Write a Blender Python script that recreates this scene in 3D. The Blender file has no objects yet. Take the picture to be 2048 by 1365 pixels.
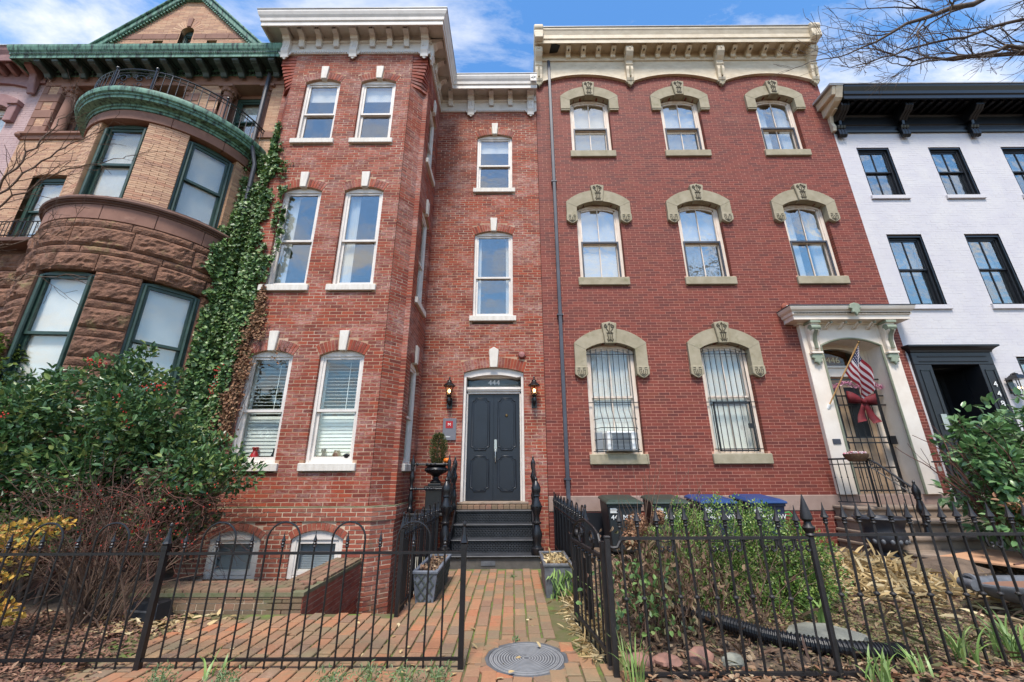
import bpy, math, random
import numpy as np
from mathutils import Matrix, Vector
random.seed(7); rng = np.random.default_rng(7)
S = bpy.context.scene
COL = S.collection
R = math.radians
# ---------------------------------------------------------------- camera
cam_d = bpy.data.cameras.new('camera'); cam = bpy.data.objects.new('camera', cam_d); COL.objects.link(cam)
S.camera = cam
cam_d.sensor_width = 36; cam_d.lens = 803.5 / 2048 * 36; cam_d.clip_end = 3000; cam_d.clip_start = .05
_p, _y, _r = R(18.43), R(-.09), R(-.277)
_F = Vector((math.sin(_y)*math.cos(_p), math.cos(_y)*math.cos(_p), math.sin(_p)))
_rt = Vector((math.cos(_y), -math.sin(_y), 0)); _u = _rt.cross(_F)
_Rr = math.cos(_r)*_rt + math.sin(_r)*_u; _U = -math.sin(_r)*_rt + math.cos(_r)*_u
cam.matrix_world = Matrix(((_Rr.x, _U.x, -_F.x, 0), (_Rr.y, _U.y, -_F.y, 0), (_Rr.z, _U.z, -_F.z, 1.45), (0, 0, 0, 1)))
S.render.resolution_x, S.render.resolution_y = 1024, 682
# ---------------------------------------------------------------- light
SUN_EL, SUN_AZ = 61, 187          # azimuth clockwise from +Y: high behind the camera
w = bpy.data.worlds.new('World'); S.world = w; w.use_nodes = True
nt = w.node_tree; nt.nodes.clear()
def wn(t, **k):
    n = nt.nodes.new(t)
    for a, b in k.items(): setattr(n, a, b)
    return n
sky = wn('ShaderNodeTexSky', sky_type='NISHITA', sun_disc=False)
sky.sun_elevation = R(SUN_EL); sky.sun_rotation = R(SUN_AZ); sky.altitude = 0; sky.air_density = 1.25; sky.dust_density = .25; sky.ozone_density = 3.2
tc = wn('ShaderNodeTexCoord')
sx = wn('ShaderNodeSeparateXYZ'); nt.links.new(tc.outputs['Generated'], sx.inputs[0])
zz = wn('ShaderNodeMath', operation='MAXIMUM'); nt.links.new(sx.outputs[2], zz.inputs[0]); zz.inputs[1].default_value = .06
dx = wn('ShaderNodeMath', operation='DIVIDE'); dy = wn('ShaderNodeMath', operation='DIVIDE')
nt.links.new(sx.outputs[0], dx.inputs[0]); nt.links.new(zz.outputs[0], dx.inputs[1])
nt.links.new(sx.outputs[1], dy.inputs[0]); nt.links.new(zz.outputs[0], dy.inputs[1])
cx = wn('ShaderNodeCombineXYZ'); nt.links.new(dx.outputs[0], cx.inputs[0]); nt.links.new(dy.outputs[0], cx.inputs[1])
mp = wn('ShaderNodeMapping'); nt.links.new(cx.outputs[0], mp.inputs[0]); mp.inputs['Scale'].default_value = (1.0, 2.1, 1); mp.inputs['Location'].default_value = (3.35, 1.2, 0)
n1 = wn('ShaderNodeTexNoise'); n1.inputs['Scale'].default_value = 1.55; n1.inputs['Detail'].default_value = 9; n1.inputs['Roughness'].default_value = .62; n1.inputs['Distortion'].default_value = .35
nt.links.new(mp.outputs[0], n1.inputs['Vector'])
cr = wn('ShaderNodeValToRGB'); cr.color_ramp.elements[0].position = .445; cr.color_ramp.elements[1].position = .68
cr.color_ramp.elements[0].color = (0, 0, 0, 1); cr.color_ramp.elements[1].color = (.95, .95, .95, 1)
nt.links.new(n1.outputs['Fac'], cr.inputs[0])
mx = wn('ShaderNodeMixRGB'); nt.links.new(cr.outputs[0], mx.inputs[0]); hs = wn('ShaderNodeHueSaturation'); hs.inputs['Saturation'].default_value = 1.22; hs.inputs['Value'].default_value = 1.18; nt.links.new(sky.outputs[0], hs.inputs['Color']); nt.links.new(hs.outputs[0], mx.inputs[1])
CLOUD = 5.2
mx.inputs[2].default_value = (CLOUD, CLOUD, CLOUD*1.02, 1)
bg = wn('ShaderNodeBackground'); bg.inputs[1].default_value = .12
nt.links.new(mx.outputs[0], bg.inputs[0])
wo = wn('ShaderNodeOutputWorld'); nt.links.new(bg.outputs[0], wo.inputs[0])
sun_d = bpy.data.lights.new('sun', 'SUN'); sun_d.energy = 2.7; sun_d.angle = R(14); sun_d.color = (1, .93, .84)
sun = bpy.data.objects.new('sun', sun_d); COL.objects.link(sun)
_sd = Vector((math.sin(R(SUN_AZ))*math.cos(R(SUN_EL)), math.cos(R(SUN_AZ))*math.cos(R(SUN_EL)), math.sin(R(SUN_EL))))
sun.rotation_euler = (-_sd).to_track_quat('-Z', 'Y').to_euler(); sun.location = (0, -10, 20)
vs = S.view_settings; vs.view_transform = 'Standard'; vs.look = 'None'; vs.gamma = 1; vs.exposure = .97; vs.use_curve_mapping = False
S.render.engine = 'CYCLES'
S.cycles.max_bounces = 6; S.cycles.transparent_max_bounces = 12; S.cycles.glossy_bounces = 3; S.cycles.caustics_reflective = False; S.cycles.caustics_refractive = False

# ---------------------------------------------------------------- helpers
OFF = {}
def V3(p): return Vector(p)
def link(o, parent=None):
    COL.objects.link(o)
    if parent is not None: o.parent = parent
    return o
def tag(o, label, cat, group=None):
    o['label'] = label; o['category'] = cat
    if group: o['group'] = group
    return o
def thing(name, label, cat, loc=(0, 0, 0), rz=0, group=None):
    e = bpy.data.objects.new(name, None); COL.objects.link(e); e.empty_display_size = .2
    e.location = loc; e.rotation_euler = (0, 0, rz); tag(e, label, cat, group)
    OFF[e.name] = Vector(loc) if rz == 0 else Vector((0, 0, 0))
    return e
def setmat(me, mat):
    for m in (mat if isinstance(mat, (list, tuple)) else [mat]): me.materials.append(m)
def copy_tree(o, parent=None, loc=None, rz=None):
    c = o.copy(); COL.objects.link(c)
    if parent is not None: c.parent = parent
    if loc is not None: c.location = loc
    if rz is not None: c.rotation_euler = (0, 0, rz)
    for ch in list(o.children): copy_tree(ch, c)
    return c
class MB:
    def __init__(s): s.v = []; s.f = []
    def add(s, vs, fs):
        b = len(s.v); s.v += [tuple(q) for q in vs]; s.f += [tuple(b+i for i in f) for f in fs]; return s
    def box(s, x0, x1, y0, y1, z0, z1):
        return s.add([(x0,y0,z0),(x1,y0,z0),(x1,y1,z0),(x0,y1,z0),(x0,y0,z1),(x1,y0,z1),(x1,y1,z1),(x0,y1,z1)],
                     [(0,3,2,1),(4,5,6,7),(0,1,5,4),(1,2,6,5),(2,3,7,6),(3,0,4,7)])
    def prism(s, poly, a, b, ax='y'):
        n = len(poly)
        if ax == 'y': A = [(p[0], a, p[1]) for p in poly]; B = [(p[0], b, p[1]) for p in poly]
        elif ax == 'x': A = [(a, p[0], p[1]) for p in poly]; B = [(b, p[0], p[1]) for p in poly]
        else: A = [(p[0], p[1], a) for p in poly]; B = [(p[0], p[1], b) for p in poly]
        return s.add(A+B, [tuple(range(n))[::-1], tuple(range(n, 2*n))] + [(i, (i+1) % n, n+(i+1) % n, n+i) for i in range(n)])
    def strip(s, o, i, a, b):      # ring between two XZ polylines, extruded in Y from a to b
        n = len(o)
        vs = [(p[0], a, p[1]) for p in o] + [(p[0], a, p[1]) for p in i] + [(p[0], b, p[1]) for p in o] + [(p[0], b, p[1]) for p in i]
        fs = []
        for k in range(n-1):
            fs += [(k, k+1, n+k+1, n+k), (2*n+k+1, 2*n+k, 3*n+k, 3*n+k+1), (k+1, k, 2*n+k, 2*n+k+1), (n+k, n+k+1, 3*n+k+1, 3*n+k)]
        fs += [(0, n, 3*n, 2*n), (n-1, 3*n-1, 4*n-1, 2*n-1)]
        return s.add(vs, fs)
    def tube(s, pts, r, n=6, cap=True):
        pts = [Vector(p) for p in pts]; m = len(pts)
        rs = r if isinstance(r, (list, tuple)) else [r]*m
        up = None; base = len(s.v)
        for i, p in enumerate(pts):
            t = (pts[min(i+1, m-1)] - pts[max(i-1, 0)])
            t = t.normalized() if t.length > 1e-9 else Vector((0, 0, 1))
            if up is None: up = Vector((0, 0, 1)) if abs(t.z) < .9 else Vector((0, 1, 0))
            a = t.cross(up)
            if a.length < 1e-6: a = t.cross(Vector((1, .3, 0)))
            a.normalize(); b = a.cross(t).normalized(); up = b
            for k in range(n):
                th = 2*math.pi*k/n + (math.pi/4 if n == 4 else 0); s.v.append(tuple(p + rs[i]*(math.cos(th)*a + math.sin(th)*b)))
        for i in range(m-1):
            for k in range(n):
                s.f.append((base+i*n+k, base+i*n+(k+1) % n, base+(i+1)*n+(k+1) % n, base+(i+1)*n+k))
        if cap: s.f.append(tuple(base+k for k in range(n))[::-1]); s.f.append(tuple(base+(m-1)*n+k for k in range(n)))
        return s
    def lathe(s, prof, cx=0, cy=0, n=16, a0=0, a1=360):
        full = abs(a1-a0) >= 359.9; m = n if full else n+1; b = len(s.v)
        for r, z in prof:
            for k in range(m):
                th = R(a0 + (a1-a0)*k/n); s.v.append((cx+r*math.sin(th), cy-r*math.cos(th), z))
        for i in range(len(prof)-1):
            for k in range(n):
                k2 = (k+1) % m if full else k+1
                s.f.append((b+i*m+k, b+i*m+k2, b+(i+1)*m+k2, b+(i+1)*m+k))
        if full:
            if prof[0][0] > 1e-4: s.f.append(tuple(b+k for k in range(m))[::-1])
            if prof[-1][0] > 1e-4: s.f.append(tuple(b+(len(prof)-1)*m+k for k in range(m)))
        return s
    def sweep(s, path, prof, closed_prof=True):
        # path: plan points walked with the outside on the RIGHT hand; prof: (out, z)
        P = [Vector((a, b)) for a, b in path]; n = len(P); offs = []
        for i in range(n):
            ds = []
            if i > 0: ds.append((P[i]-P[i-1]).normalized())
            if i < n-1: ds.append((P[i+1]-P[i]).normalized())
            ns = [Vector((d.y, -d.x)) for d in ds]
            if len(ns) == 1: offs.append(ns[0])
            else:
                bis = (ns[0]+ns[1]); offs.append(bis / max(.15, (bis.dot(ns[0]))))
        m = len(prof); b = len(s.v)
        for i in range(n):
            for o, z in prof: s.v.append((P[i].x+offs[i].x*o, P[i].y+offs[i].y*o, z))
        for i in range(n-1):
            for k in range(m if closed_prof else m-1):
                k2 = (k+1) % m
                s.f.append((b+i*m+k, b+(i+1)*m+k, b+(i+1)*m+k2, b+i*m+k2))
        s.f.append(tuple(b+k for k in range(m))); s.f.append(tuple(b+(n-1)*m+k for k in range(m))[::-1])
        return s
    def sphere(s, c, r, n=10, m=6, sc=(1, 1, 1)):
        prof = [(r*math.sin(math.pi*i/m), -r*math.cos(math.pi*i/m)) for i in range(m+1)]
        b = len(s.v); s.lathe([(max(p[0], 1e-5), p[1]) for p in prof], 0, 0, n)
        for i in range(b, len(s.v)):
            q = s.v[i]; s.v[i] = (c[0]+q[0]*sc[0], c[1]+q[1]*sc[1], c[2]+q[2]*sc[2])
        return s
    def xf(s, M, start=0):
        for i in range(start, len(s.v)): s.v[i] = tuple(M @ Vector(s.v[i]))
        return s
    def build(s, name, mat, parent=None, loc=None, rz=0, smooth=False, bevel=0, kind=None, label=None, seg=1):
        off = OFF.get(parent.name, Vector((0, 0, 0))) if parent is not None else Vector((0, 0, 0))
        me = bpy.data.meshes.new(name)
        vs = s.v if loc is not None else [(a-off.x, b-off.y, c-off.z) for a, b, c in s.v]
        me.from_pydata(vs, [], s.f); me.update()
        setmat(me, mat)
        if smooth:
            me.polygons.foreach_set('use_smooth', [True]*len(me.polygons))
            if smooth != 'all':
                try: me.set_sharp_from_angle(angle=R(38))
                except Exception: pass
        o = bpy.data.objects.new(name, me); link(o, parent)
        if loc is not None:
            o.location = Vector(loc) - off; o.rotation_euler = (0, 0, rz); OFF[o.name] = Vector((0, 0, 0))
        else: OFF[o.name] = off
        if bevel:
            bm = o.modifiers.new('bevel', 'BEVEL'); bm.width = bevel; bm.segments = seg; bm.limit_method = 'ANGLE'; bm.angle_limit = R(40)
        if kind: o['kind'] = kind
        if label: o['label'] = label
        return o
def arc(cx, zc, a, rise, n=12, x0=None, x1=None):     # segmental arch: crown z = zc, half width a
    Rr = (a*a+rise*rise)/(2*rise); x0 = -a if x0 is None else x0; x1 = a if x1 is None else x1
    return [(cx+x0+(x1-x0)*k/n, zc-Rr+math.sqrt(max(0, Rr*Rr-(x0+(x1-x0)*k/n)**2))) for k in range(n+1)]
def np_mesh(name, verts, quads, mat, parent=None, smooth=False, kind=None):
    off = OFF.get(parent.name, Vector((0, 0, 0))) if parent is not None else Vector((0, 0, 0))
    verts = np.asarray(verts, np.float32) - np.array(off, np.float32)
    me = bpy.data.meshes.new(name); n = len(quads); k = quads.shape[1]
    me.vertices.add(len(verts)); me.vertices.foreach_set('co', verts.ravel())
    me.loops.add(n*k); me.loops.foreach_set('vertex_index', quads.astype(np.int32).ravel())
    me.polygons.add(n); me.polygons.foreach_set('loop_start', (np.arange(n)*k).astype(np.int32))
    me.polygons.foreach_set('use_smooth', np.full(n, bool(smooth)))
    me.update(calc_edges=True); me.validate(); me.polygons.foreach_set('use_smooth', np.full(len(me.polygons), bool(smooth)))
    setmat(me, mat)
    o = bpy.data.objects.new(name, me); link(o, parent); OFF[o.name] = off
    if kind: o['kind'] = kind
    return o
_LEAF = np.array([(0, 0, 0), (-.5, .28, .10), (-.42, .68, .08), (0, 1, -.06), (.42, .68, .08), (.5, .28, .10)], np.float32)
def leaves(name, P, D, N, L, W, mat, parent=None, curl=1.0, kind=None, smooth=False, shape=None):
    P = np.asarray(P, np.float32); n = len(P)
    D = np.asarray(D, np.float32); D = D/np.maximum(1e-6, np.linalg.norm(D, axis=1, keepdims=True))
    N = np.asarray(N, np.float32); N = N - (N*D).sum(1, keepdims=True)*D; N = N/np.maximum(1e-6, np.linalg.norm(N, axis=1, keepdims=True))
    A = np.cross(D, N); T = _LEAF if shape is None else shape
    L = np.broadcast_to(np.asarray(L, np.float32), (n,)); W = np.broadcast_to(np.asarray(W, np.float32), (n,))
    v = (P[:, None] + A[:, None]*(T[None, :, 0:1]*W[:, None, None]) + D[:, None]*(T[None, :, 1:2]*L[:, None, None])
         + N[:, None]*(T[None, :, 2:3]*(L*curl)[:, None, None])).reshape(-1, 3)
    b = (np.arange(n)*6)[:, None]
    q = np.concatenate([b+np.array([0, 3, 2, 1]), b+np.array([0, 5, 4, 3])], 0)
    return np_mesh(name, v, q, mat, parent, smooth, kind)
def rdir(n, up=0.0):
    d = rng.normal(size=(n, 3)); d /= np.linalg.norm(d, axis=1, keepdims=True); d[:, 2] += up; return d

# ---------------------------------------------------------------- materials
def srgb(r, g, b):
    f = lambda c: (c/255/12.92) if c <= 10.3 else ((c/255+.055)/1.055)**2.4
    return (f(r), f(g), f(b), 1)
class NT:
    def __init__(s, name):
        s.m = bpy.data.materials.new(name); s.m.use_nodes = True; s.t = s.m.node_tree
        s.b = s.t.nodes['Principled BSDF']; s.g = s.n('ShaderNodeNewGeometry')
    def n(s, t, **k):
        q = s.t.nodes.new(t)
        for a, b in k.items(): setattr(q, a, b)
        return q
    def l(s, a, b): s.t.links.new(a, b)
    def noise(s, scale, detail=4, rough=.55, dist=0, vec=None, sc=None):
        q = s.n('ShaderNodeTexNoise'); q.inputs['Scale'].default_value = scale; q.inputs['Detail'].default_value = detail
        q.inputs['Roughness'].default_value = rough; q.inputs['Distortion'].default_value = dist
        v = vec or s.g.outputs['Position']
        if sc:
            m = s.n('ShaderNodeMapping'); s.l(v, m.inputs[0]); m.inputs['Scale'].default_value = sc; v = m.outputs[0]
        s.l(v, q.inputs['Vector']); return q.outputs['Fac']
    def ramp(s, fac, els):
        q = s.n('ShaderNodeValToRGB'); e = q.color_ramp.elements
        while len(e) > 1: e.remove(e[0])
        e[0].position = els[0][0]; e[0].color = els[0][1]
        for p, c in els[1:]: k = e.new(p); k.color = c
        s.l(fac, q.inputs[0]); return q.outputs[0]
    def mask(s, fac, a, b):
        q = s.n('ShaderNodeMapRange'); q.inputs[1].default_value = a; q.inputs[2].default_value = b; s.l(fac, q.inputs[0]); return q.outputs[0]
    def mix(s, fac, a, b, mode='MIX'):
        q = s.n('ShaderNodeMixRGB', blend_type=mode)
        for i, x in ((0, fac), (1, a), (2, b)):
            if isinstance(x, (int, float)): q.inputs[i].default_value = x
            elif isinstance(x, tuple): q.inputs[i].default_value = x
            else: s.l(x, q.inputs[i])
        return q.outputs[0]
    def math(s, op, a, b=0):
        q = s.n('ShaderNodeMath', operation=op)
        for i, x in ((0, a), (1, b)):
            if isinstance(x, (int, float)): q.inputs[i].default_value = x
            else: s.l(x, q.inputs[i])
        return q.outputs[0]
    def rand(s):
        o = s.n('ShaderNodeObjectInfo')
        return s.math('FRACT', s.math('ADD', o.outputs['Random'], s.g.outputs['Random Per Island']))
    def bump(s, h, strength=.3, dist=.01):
        q = s.n('ShaderNodeBump'); q.inputs['Strength'].default_value = strength; q.inputs['Distance'].default_value = dist
        s.l(h, q.inputs['Height']); s.l(q.outputs[0], s.b.inputs['Normal'])
    def done(s, col, rough=.7, metal=0, spec=.5):
        if isinstance(col, tuple): s.b.inputs['Base Color'].default_value = col
        else: s.l(col, s.b.inputs['Base Color'])
        if isinstance(rough, (int, float)): s.b.inputs['Roughness'].default_value = rough
        else: s.l(rough, s.b.inputs['Roughness'])
        s.b.inputs['Metallic'].default_value = metal; s.b.inputs['Specular IOR Level'].default_value = spec
        return s.m
def pm(name, c1, c2=None, scale=6, rough=.7, bump=.2, bdist=.004, bscale=60, metal=0, spec=.5, c3=None, t3=(.6, .75), s3=3, sc=None):
    t = NT(name); c2 = c2 or tuple(x*.8 for x in c1[:3])+(1,)
    col = t.mix(t.mask(t.noise(scale, 5, .6, sc=sc), .35, .65), c1, c2)
    if c3: col = t.mix(t.mask(t.noise(s3, 6, .65, .3, sc=sc), *t3), col, c3)
    if bump: t.bump(t.noise(bscale, 4, .6), bump, bdist)
    return t.done(col, rough, metal, spec)
def brickmat(name, cols, eff=None, eff_t=(.52, .72), eff_s=.9, stain=None, stain_t=(.6, .75), rough=.85, bump=.5, zone=None):
    t = NT(name); col = t.ramp(t.rand(), [(i/(len(cols)-1) if len(cols) > 1 else 0, c) for i, c in enumerate(cols)])
    f = t.noise(45, 4, .6); col = t.mix(t.mask(f, .3, .75), col, (0.03, .015, .012, 1)) if False else t.mix(.35, col, t.mix(t.mask(f, .25, .75), (.55, .5, .5, 1), (1.25, 1.2, 1.2, 1)), 'MULTIPLY')
    if zone: col = t.mix(t.mask(t.noise(.55, 5, .6, .4), .38, .66), col, t.mix(1.0, col, zone, 'MULTIPLY'))
    if eff:
        a = t.mask(t.noise(eff_s, 7, .68, .5, sc=(1, 1, 1.9)), *eff_t); b = t.mask(t.noise(16, 5, .7, sc=(1, 1, 2.5)), .36, .62)
        col = t.mix(t.math('MULTIPLY', t.math('MULTIPLY', a, b), .78), col, eff)
    if stain:
        col = t.mix(t.mask(t.noise(1.6, 6, .65, .3, sc=(1, 1, .6)), *stain_t), col, stain)
    t.bump(t.noise(90, 4, .65), bump, .004)
    return t.done(col, rough)
M = {}
s_ = srgb
M['brick444'] = brickmat('brick_weathered_red', [s_(118,52,38), s_(138,62,42), s_(152,72,47), s_(128,56,40), s_(104,48,38), s_(144,68,45)], eff=s_(190,160,152), eff_t=(.45,.67), eff_s=1.3, zone=(1.14, .97, .86, 1), stain=s_(92,62,52), stain_t=(.62,.80))
M['mortar444'] = pm('mortar_pinkish', s_(180,146,120), s_(160,122,98), 7, .95, .4, .003, c3=s_(200,176,156), t3=(.5,.7), s3=2)
M['brick444b'] = brickmat('brick_basement_red', [s_(142,70,52), s_(156,80,60), s_(130,66,52), s_(164,90,66), s_(120,66,56)], eff=s_(188,152,132), eff_t=(.48,.70), eff_s=1.6, stain=s_(104,108,84), stain_t=(.60,.74))
M['mortar_thick'] = pm('mortar_pale_thick', s_(205,185,160), s_(180,158,135), 8, .95, .5, .004)
M['moss_ledge'] = pm('mortar_mossy', s_(120,112,90), s_(90,96,66), 7, .95, .5, .004, c3=s_(150,130,110))
M['brick446'] = brickmat('brick_pressed_maroon', [s_(106,46,36), s_(118,52,40), s_(127,58,44), s_(112,49,38), s_(95,43,36), s_(122,60,43)], rough=.75, bump=.3, eff=s_(146,96,82), eff_t=(.56,.8), eff_s=.8, stain=s_(80,44,36), stain_t=(.6,.8), zone=(1.08, 1.04, 1.0, 1))
M['mortar446'] = pm('mortar_rose', s_(196,142,122), s_(176,122,104), 6, .95, .3, .002)
M['brick_tan'] = brickmat('brick_roman_tan', [s_(192,154,124), s_(202,166,134), s_(184,144,116), s_(170,132,110), s_(198,160,128), s_(182,134,108)], stain=s_(154,120,102), stain_t=(.58,.78))
M['mortar_tan'] = pm('mortar_tan_dark', s_(176,138,104), s_(152,118,90), 6, .95, .3, .002)
M['brick_white'] = pm('brick_painted_white', s_(204,200,200), s_(196,192,196), 2, .7, .35, .005, 18)
M['brick_purple'] = pm('brick_painted_mauve', s_(186,158,154), s_(174,146,144), 4, .75, .4, .004, 40)
M['brownstone'] = pm('brownstone_dressed', s_(142,104,88), s_(126,90,76), 3, .85, .4, .006, 40, c3=s_(158,120,102), t3=(.58,.75))
M['brownstone_rock'] = pm('brownstone_rockface', s_(142,102,80), s_(104,73,58), 7, .92, 1.0, .03, 34, c3=s_(134,116,80), t3=(.58,.70), s3=3.2)
M['brownstone_dark'] = pm('brownstone_dark', s_(112,82,70), s_(92,67,58), 4, .85, .5, .008, 40)
M['copper'] = pm('copper_verdigris', s_(108,146,126), s_(68,106,90), 5, .65, .3, .003, 50, c3=s_(38,50,46), t3=(.50,.64), s3=5, sc=(3.2,3.2,.5))
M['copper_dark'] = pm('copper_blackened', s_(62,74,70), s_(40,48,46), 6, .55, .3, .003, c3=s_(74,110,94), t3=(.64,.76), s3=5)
M['green_paint'] = pm('dark_green_paint', s_(50,74,64), s_(40,60,53), 5, .45, .15, .002)
M['white_trim'] = pm('white_painted_wood', s_(222,214,206), s_(208,200,192), 5, .55, .15, .002, c3=s_(196,186,172), t3=(.64,.8), s3=4)
M['cornice_white'] = pm('cornice_white_paint', s_(216,209,201), s_(202,195,187), 4, .6, .15, .002, c3=s_(184,176,164), t3=(.62,.8), s3=3)
M['white_stone'] = pm('white_painted_stone', s_(218,211,201), s_(202,194,182), 6, .7, .2, .003, c3=s_(160,152,138), t3=(.66,.82), s3=9, sc=(3,3,.8))
M['cream'] = pm('cream_old_paint', s_(212,197,172), s_(194,178,152), 4, .65, .3, .003, c3=s_(150,130,104), t3=(.64,.74), s3=6, sc=(1,1,2))
M['cream_clean'] = pm('cream_door_paint', s_(230,218,204), s_(220,206,190), 3, .6, .12, .002)
M['cream_white'] = pm('cream_window_paint', s_(228,214,200), s_(210,192,174), 6, .6, .25, .003, c3=s_(160,130,106), t3=(.67,.75), s3=14, sc=(3,3,.6))
M['hood_stone'] = pm('hood_sandstone', s_(164,153,130), s_(146,136,112), 5, .85, .35, .004, c3=s_(116,112,78), t3=(.58,.78), s3=3.5)
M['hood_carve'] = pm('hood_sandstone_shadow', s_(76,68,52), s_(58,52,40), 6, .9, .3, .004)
M['sage'] = pm('sage_green_paint', s_(146,154,134), s_(128,138,118), 6, .6, .15, .002)
M['sage_dark'] = pm('sage_dark_paint', s_(132,134,114), s_(114,118,98), 6, .6, .15, .002)
M['black_paint'] = pm('black_gloss_paint', s_(17,18,20), s_(12,13,15), 5, .3, .12, .002)
M['black_satin'] = pm('black_satin_paint', s_(28,30,35), s_(21,23,28), 4, .42, .1, .002)
M['door_paint'] = pm('charcoal_door_paint', s_(25,32,43), s_(20,26,36), 3, .36, .12, .002, c3=s_(35,43,54), t3=(.62,.8))
M['iron'] = pm('black_iron_paint', s_(26,26,29), s_(18,18,21), 12, .36, .35, .003, 90, c3=s_(48,42,40), t3=(.66,.78), s3=20)
M['iron_old'] = pm('black_iron_worn', s_(36,33,34), s_(24,22,23), 14, .5, .4, .003, 90, c3=s_(78,62,54), t3=(.66,.76), s3=26)
M['iron_grey'] = pm('painted_iron_grey_worn', s_(104,106,110), s_(78,80,84), 10, .55, .3, .003, 80, c3=s_(120,118,112), t3=(.64,.74), s3=22)
M['lead'] = pm('grey_lead_planter', s_(112,118,128), s_(88,94,104), 6, .6, .3, .003, 50, c3=s_(58,62,50), t3=(.62,.74), s3=7)
M['limestone'] = pm('plinth_stone', s_(158,134,122), s_(142,118,106), 3, .85, .25, .003, 50, c3=s_(120,104,92), t3=(.6,.8), s3=2)
M['step_stone'] = pm('step_sandstone', s_(150,132,116), s_(124,108,94), 4, .85, .35, .005, 40, c3=s_(96,94,72), t3=(.6,.76), s3=3)
M['pipe_grey'] = pm('downspout_metal', s_(72,74,82), s_(58,60,68), 3, .5, .1, .002)
M['roof'] = pm('roof_metal_grey', s_(168,170,172), s_(150,152,156), 3, .5, .1, .002)
M['interior'] = pm('interior_plaster', s_(150,142,132), s_(140,132,122), 3, .9, 0)
M['curtain'] = pm('sheer_curtain', s_(222,222,218), s_(206,207,205), 2, .9, 0)
M['blind'] = pm('white_blind', s_(238,232,224), s_(226,221,214), 2, .7, 0)
M['blind_grey'] = pm('grey_screen_shade', s_(150,156,160), s_(132,138,144), 2, .8, 0)
M['shutter'] = pm('plantation_shutter_paint', s_(228,231,224), s_(218,222,214), 3, .6, 0)
M['chrome'] = pm('brushed_nickel', s_(190,188,184), s_(170,168,165), 20, .3, .1, .001, metal=1)
M['brass'] = pm('aged_brass', s_(130,104,66), s_(100,80,52), 20, .4, .1, .001, metal=1)
M['red'] = pm('red_enamel', s_(170,28,34), s_(150,22,28), 10, .4, 0)
M['white_plain'] = pm('white_lettering', s_(236,236,232), s_(228,228,224), 10, .5, 0)
M['gold_num'] = pm('gilt_numerals', s_(226,206,160), s_(206,182,134), 20, .4, 0)
def glassmat(name, tint=(.97, .985, .98, 1), refl=.14, wav=.0, wscale=3.5, boost=1.0):
    m = bpy.data.materials.new(name); m.use_nodes = True; t = m.node_tree; t.nodes.clear()
    o = t.nodes.new('ShaderNodeOutputMaterial'); mix = t.nodes.new('ShaderNodeMixShader')
    tr = t.nodes.new('ShaderNodeBsdfTransparent'); gl = t.nodes.new('ShaderNodeBsdfGlossy')
    tr.inputs[0].default_value = tint; gl.inputs['Roughness'].default_value = .01; gl.inputs[0].default_value = (1, .95, .88, 1)
    ge = t.nodes.new('ShaderNodeNewGeometry'); dt = t.nodes.new('ShaderNodeVectorMath'); dt.operation = 'DOT_PRODUCT'
    t.links.new(ge.outputs['Normal'], dt.inputs[0]); t.links.new(ge.outputs['Incoming'], dt.inputs[1])
    def mth(op, x, y=0.0, z=0.0):
        q = t.nodes.new('ShaderNodeMath'); q.operation = op
        for k_, v_ in enumerate((x, y, z)):
            if isinstance(v_, (int, float)): q.inputs[k_].default_value = v_
            else: t.links.new(v_, q.inputs[k_])
        return q.outputs[0]
    sch = mth('POWER', mth('SUBTRACT', 1.0, mth('ABSOLUTE', dt.outputs['Value'])), 5.0)
    fac = mth('MULTIPLY_ADD', sch, .95, refl)      # Schlick, the same from both sides of the pane
    t.links.new(fac, mix.inputs[0]); t.links.new(tr.outputs[0], mix.inputs[1]); t.links.new(gl.outputs[0], mix.inputs[2]); t.links.new(mix.outputs[0], o.inputs[0])
    if wav:
        g = t.nodes.new('ShaderNodeNewGeometry'); n = t.nodes.new('ShaderNodeTexNoise'); n.inputs['Scale'].default_value = wscale; n.inputs['Detail'].default_value = 1.5
        b = t.nodes.new('ShaderNodeBump'); b.inputs['Strength'].default_value = wav; b.inputs['Distance'].default_value = .02
        t.links.new(g.outputs['Position'], n.inputs['Vector']); t.links.new(n.outputs['Fac'], b.inputs['Height']); t.links.new(b.outputs[0], gl.inputs['Normal'])
    return m
M['glass'] = glassmat('window_glass', refl=.17, wav=.12)
M['glass_pale'] = glassmat('blind_backed_glass', refl=.07, wav=.10)
M['glass_old'] = glassmat('old_wavy_glass', refl=.24, wav=.30, wscale=4)
M['glass_low'] = glassmat('clear_glass', refl=.03)
def leafmat(name, cols, rough=.45, spec=.5, trans=0.15):
    t = NT(name); t.b.inputs['Roughness'].default_value = rough
    col = t.ramp(t.g.outputs['Random Per Island'], [(i/(len(cols)-1), c) for i, c in enumerate(cols)])
    m = t.done(col, rough, 0, spec)
    if trans:
        tl = t.n('ShaderNodeBsdfTranslucent'); t.l(col, tl.inputs[0]); mx = t.n('ShaderNodeMixShader'); mx.inputs[0].default_value = trans
        out = [n for n in t.t.nodes if n.type == 'OUTPUT_MATERIAL'][0]
        t.l(t.b.outputs[0], mx.inputs[1]); t.l(tl.outputs[0], mx.inputs[2]); t.l(mx.outputs[0], out.inputs[0])
    return m
M['leaf_holly'] = leafmat('holly_leaf', [s_(50,76,46), s_(66,98,56), s_(80,114,66), s_(58,88,60), s_(106,136,78), s_(136,146,80)], .32)
M['leaf_camellia'] = leafmat('camellia_leaf', [s_(64,98,56), s_(90,128,74), s_(118,150,100), s_(80,116,72), s_(144,170,122)], .3)
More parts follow.
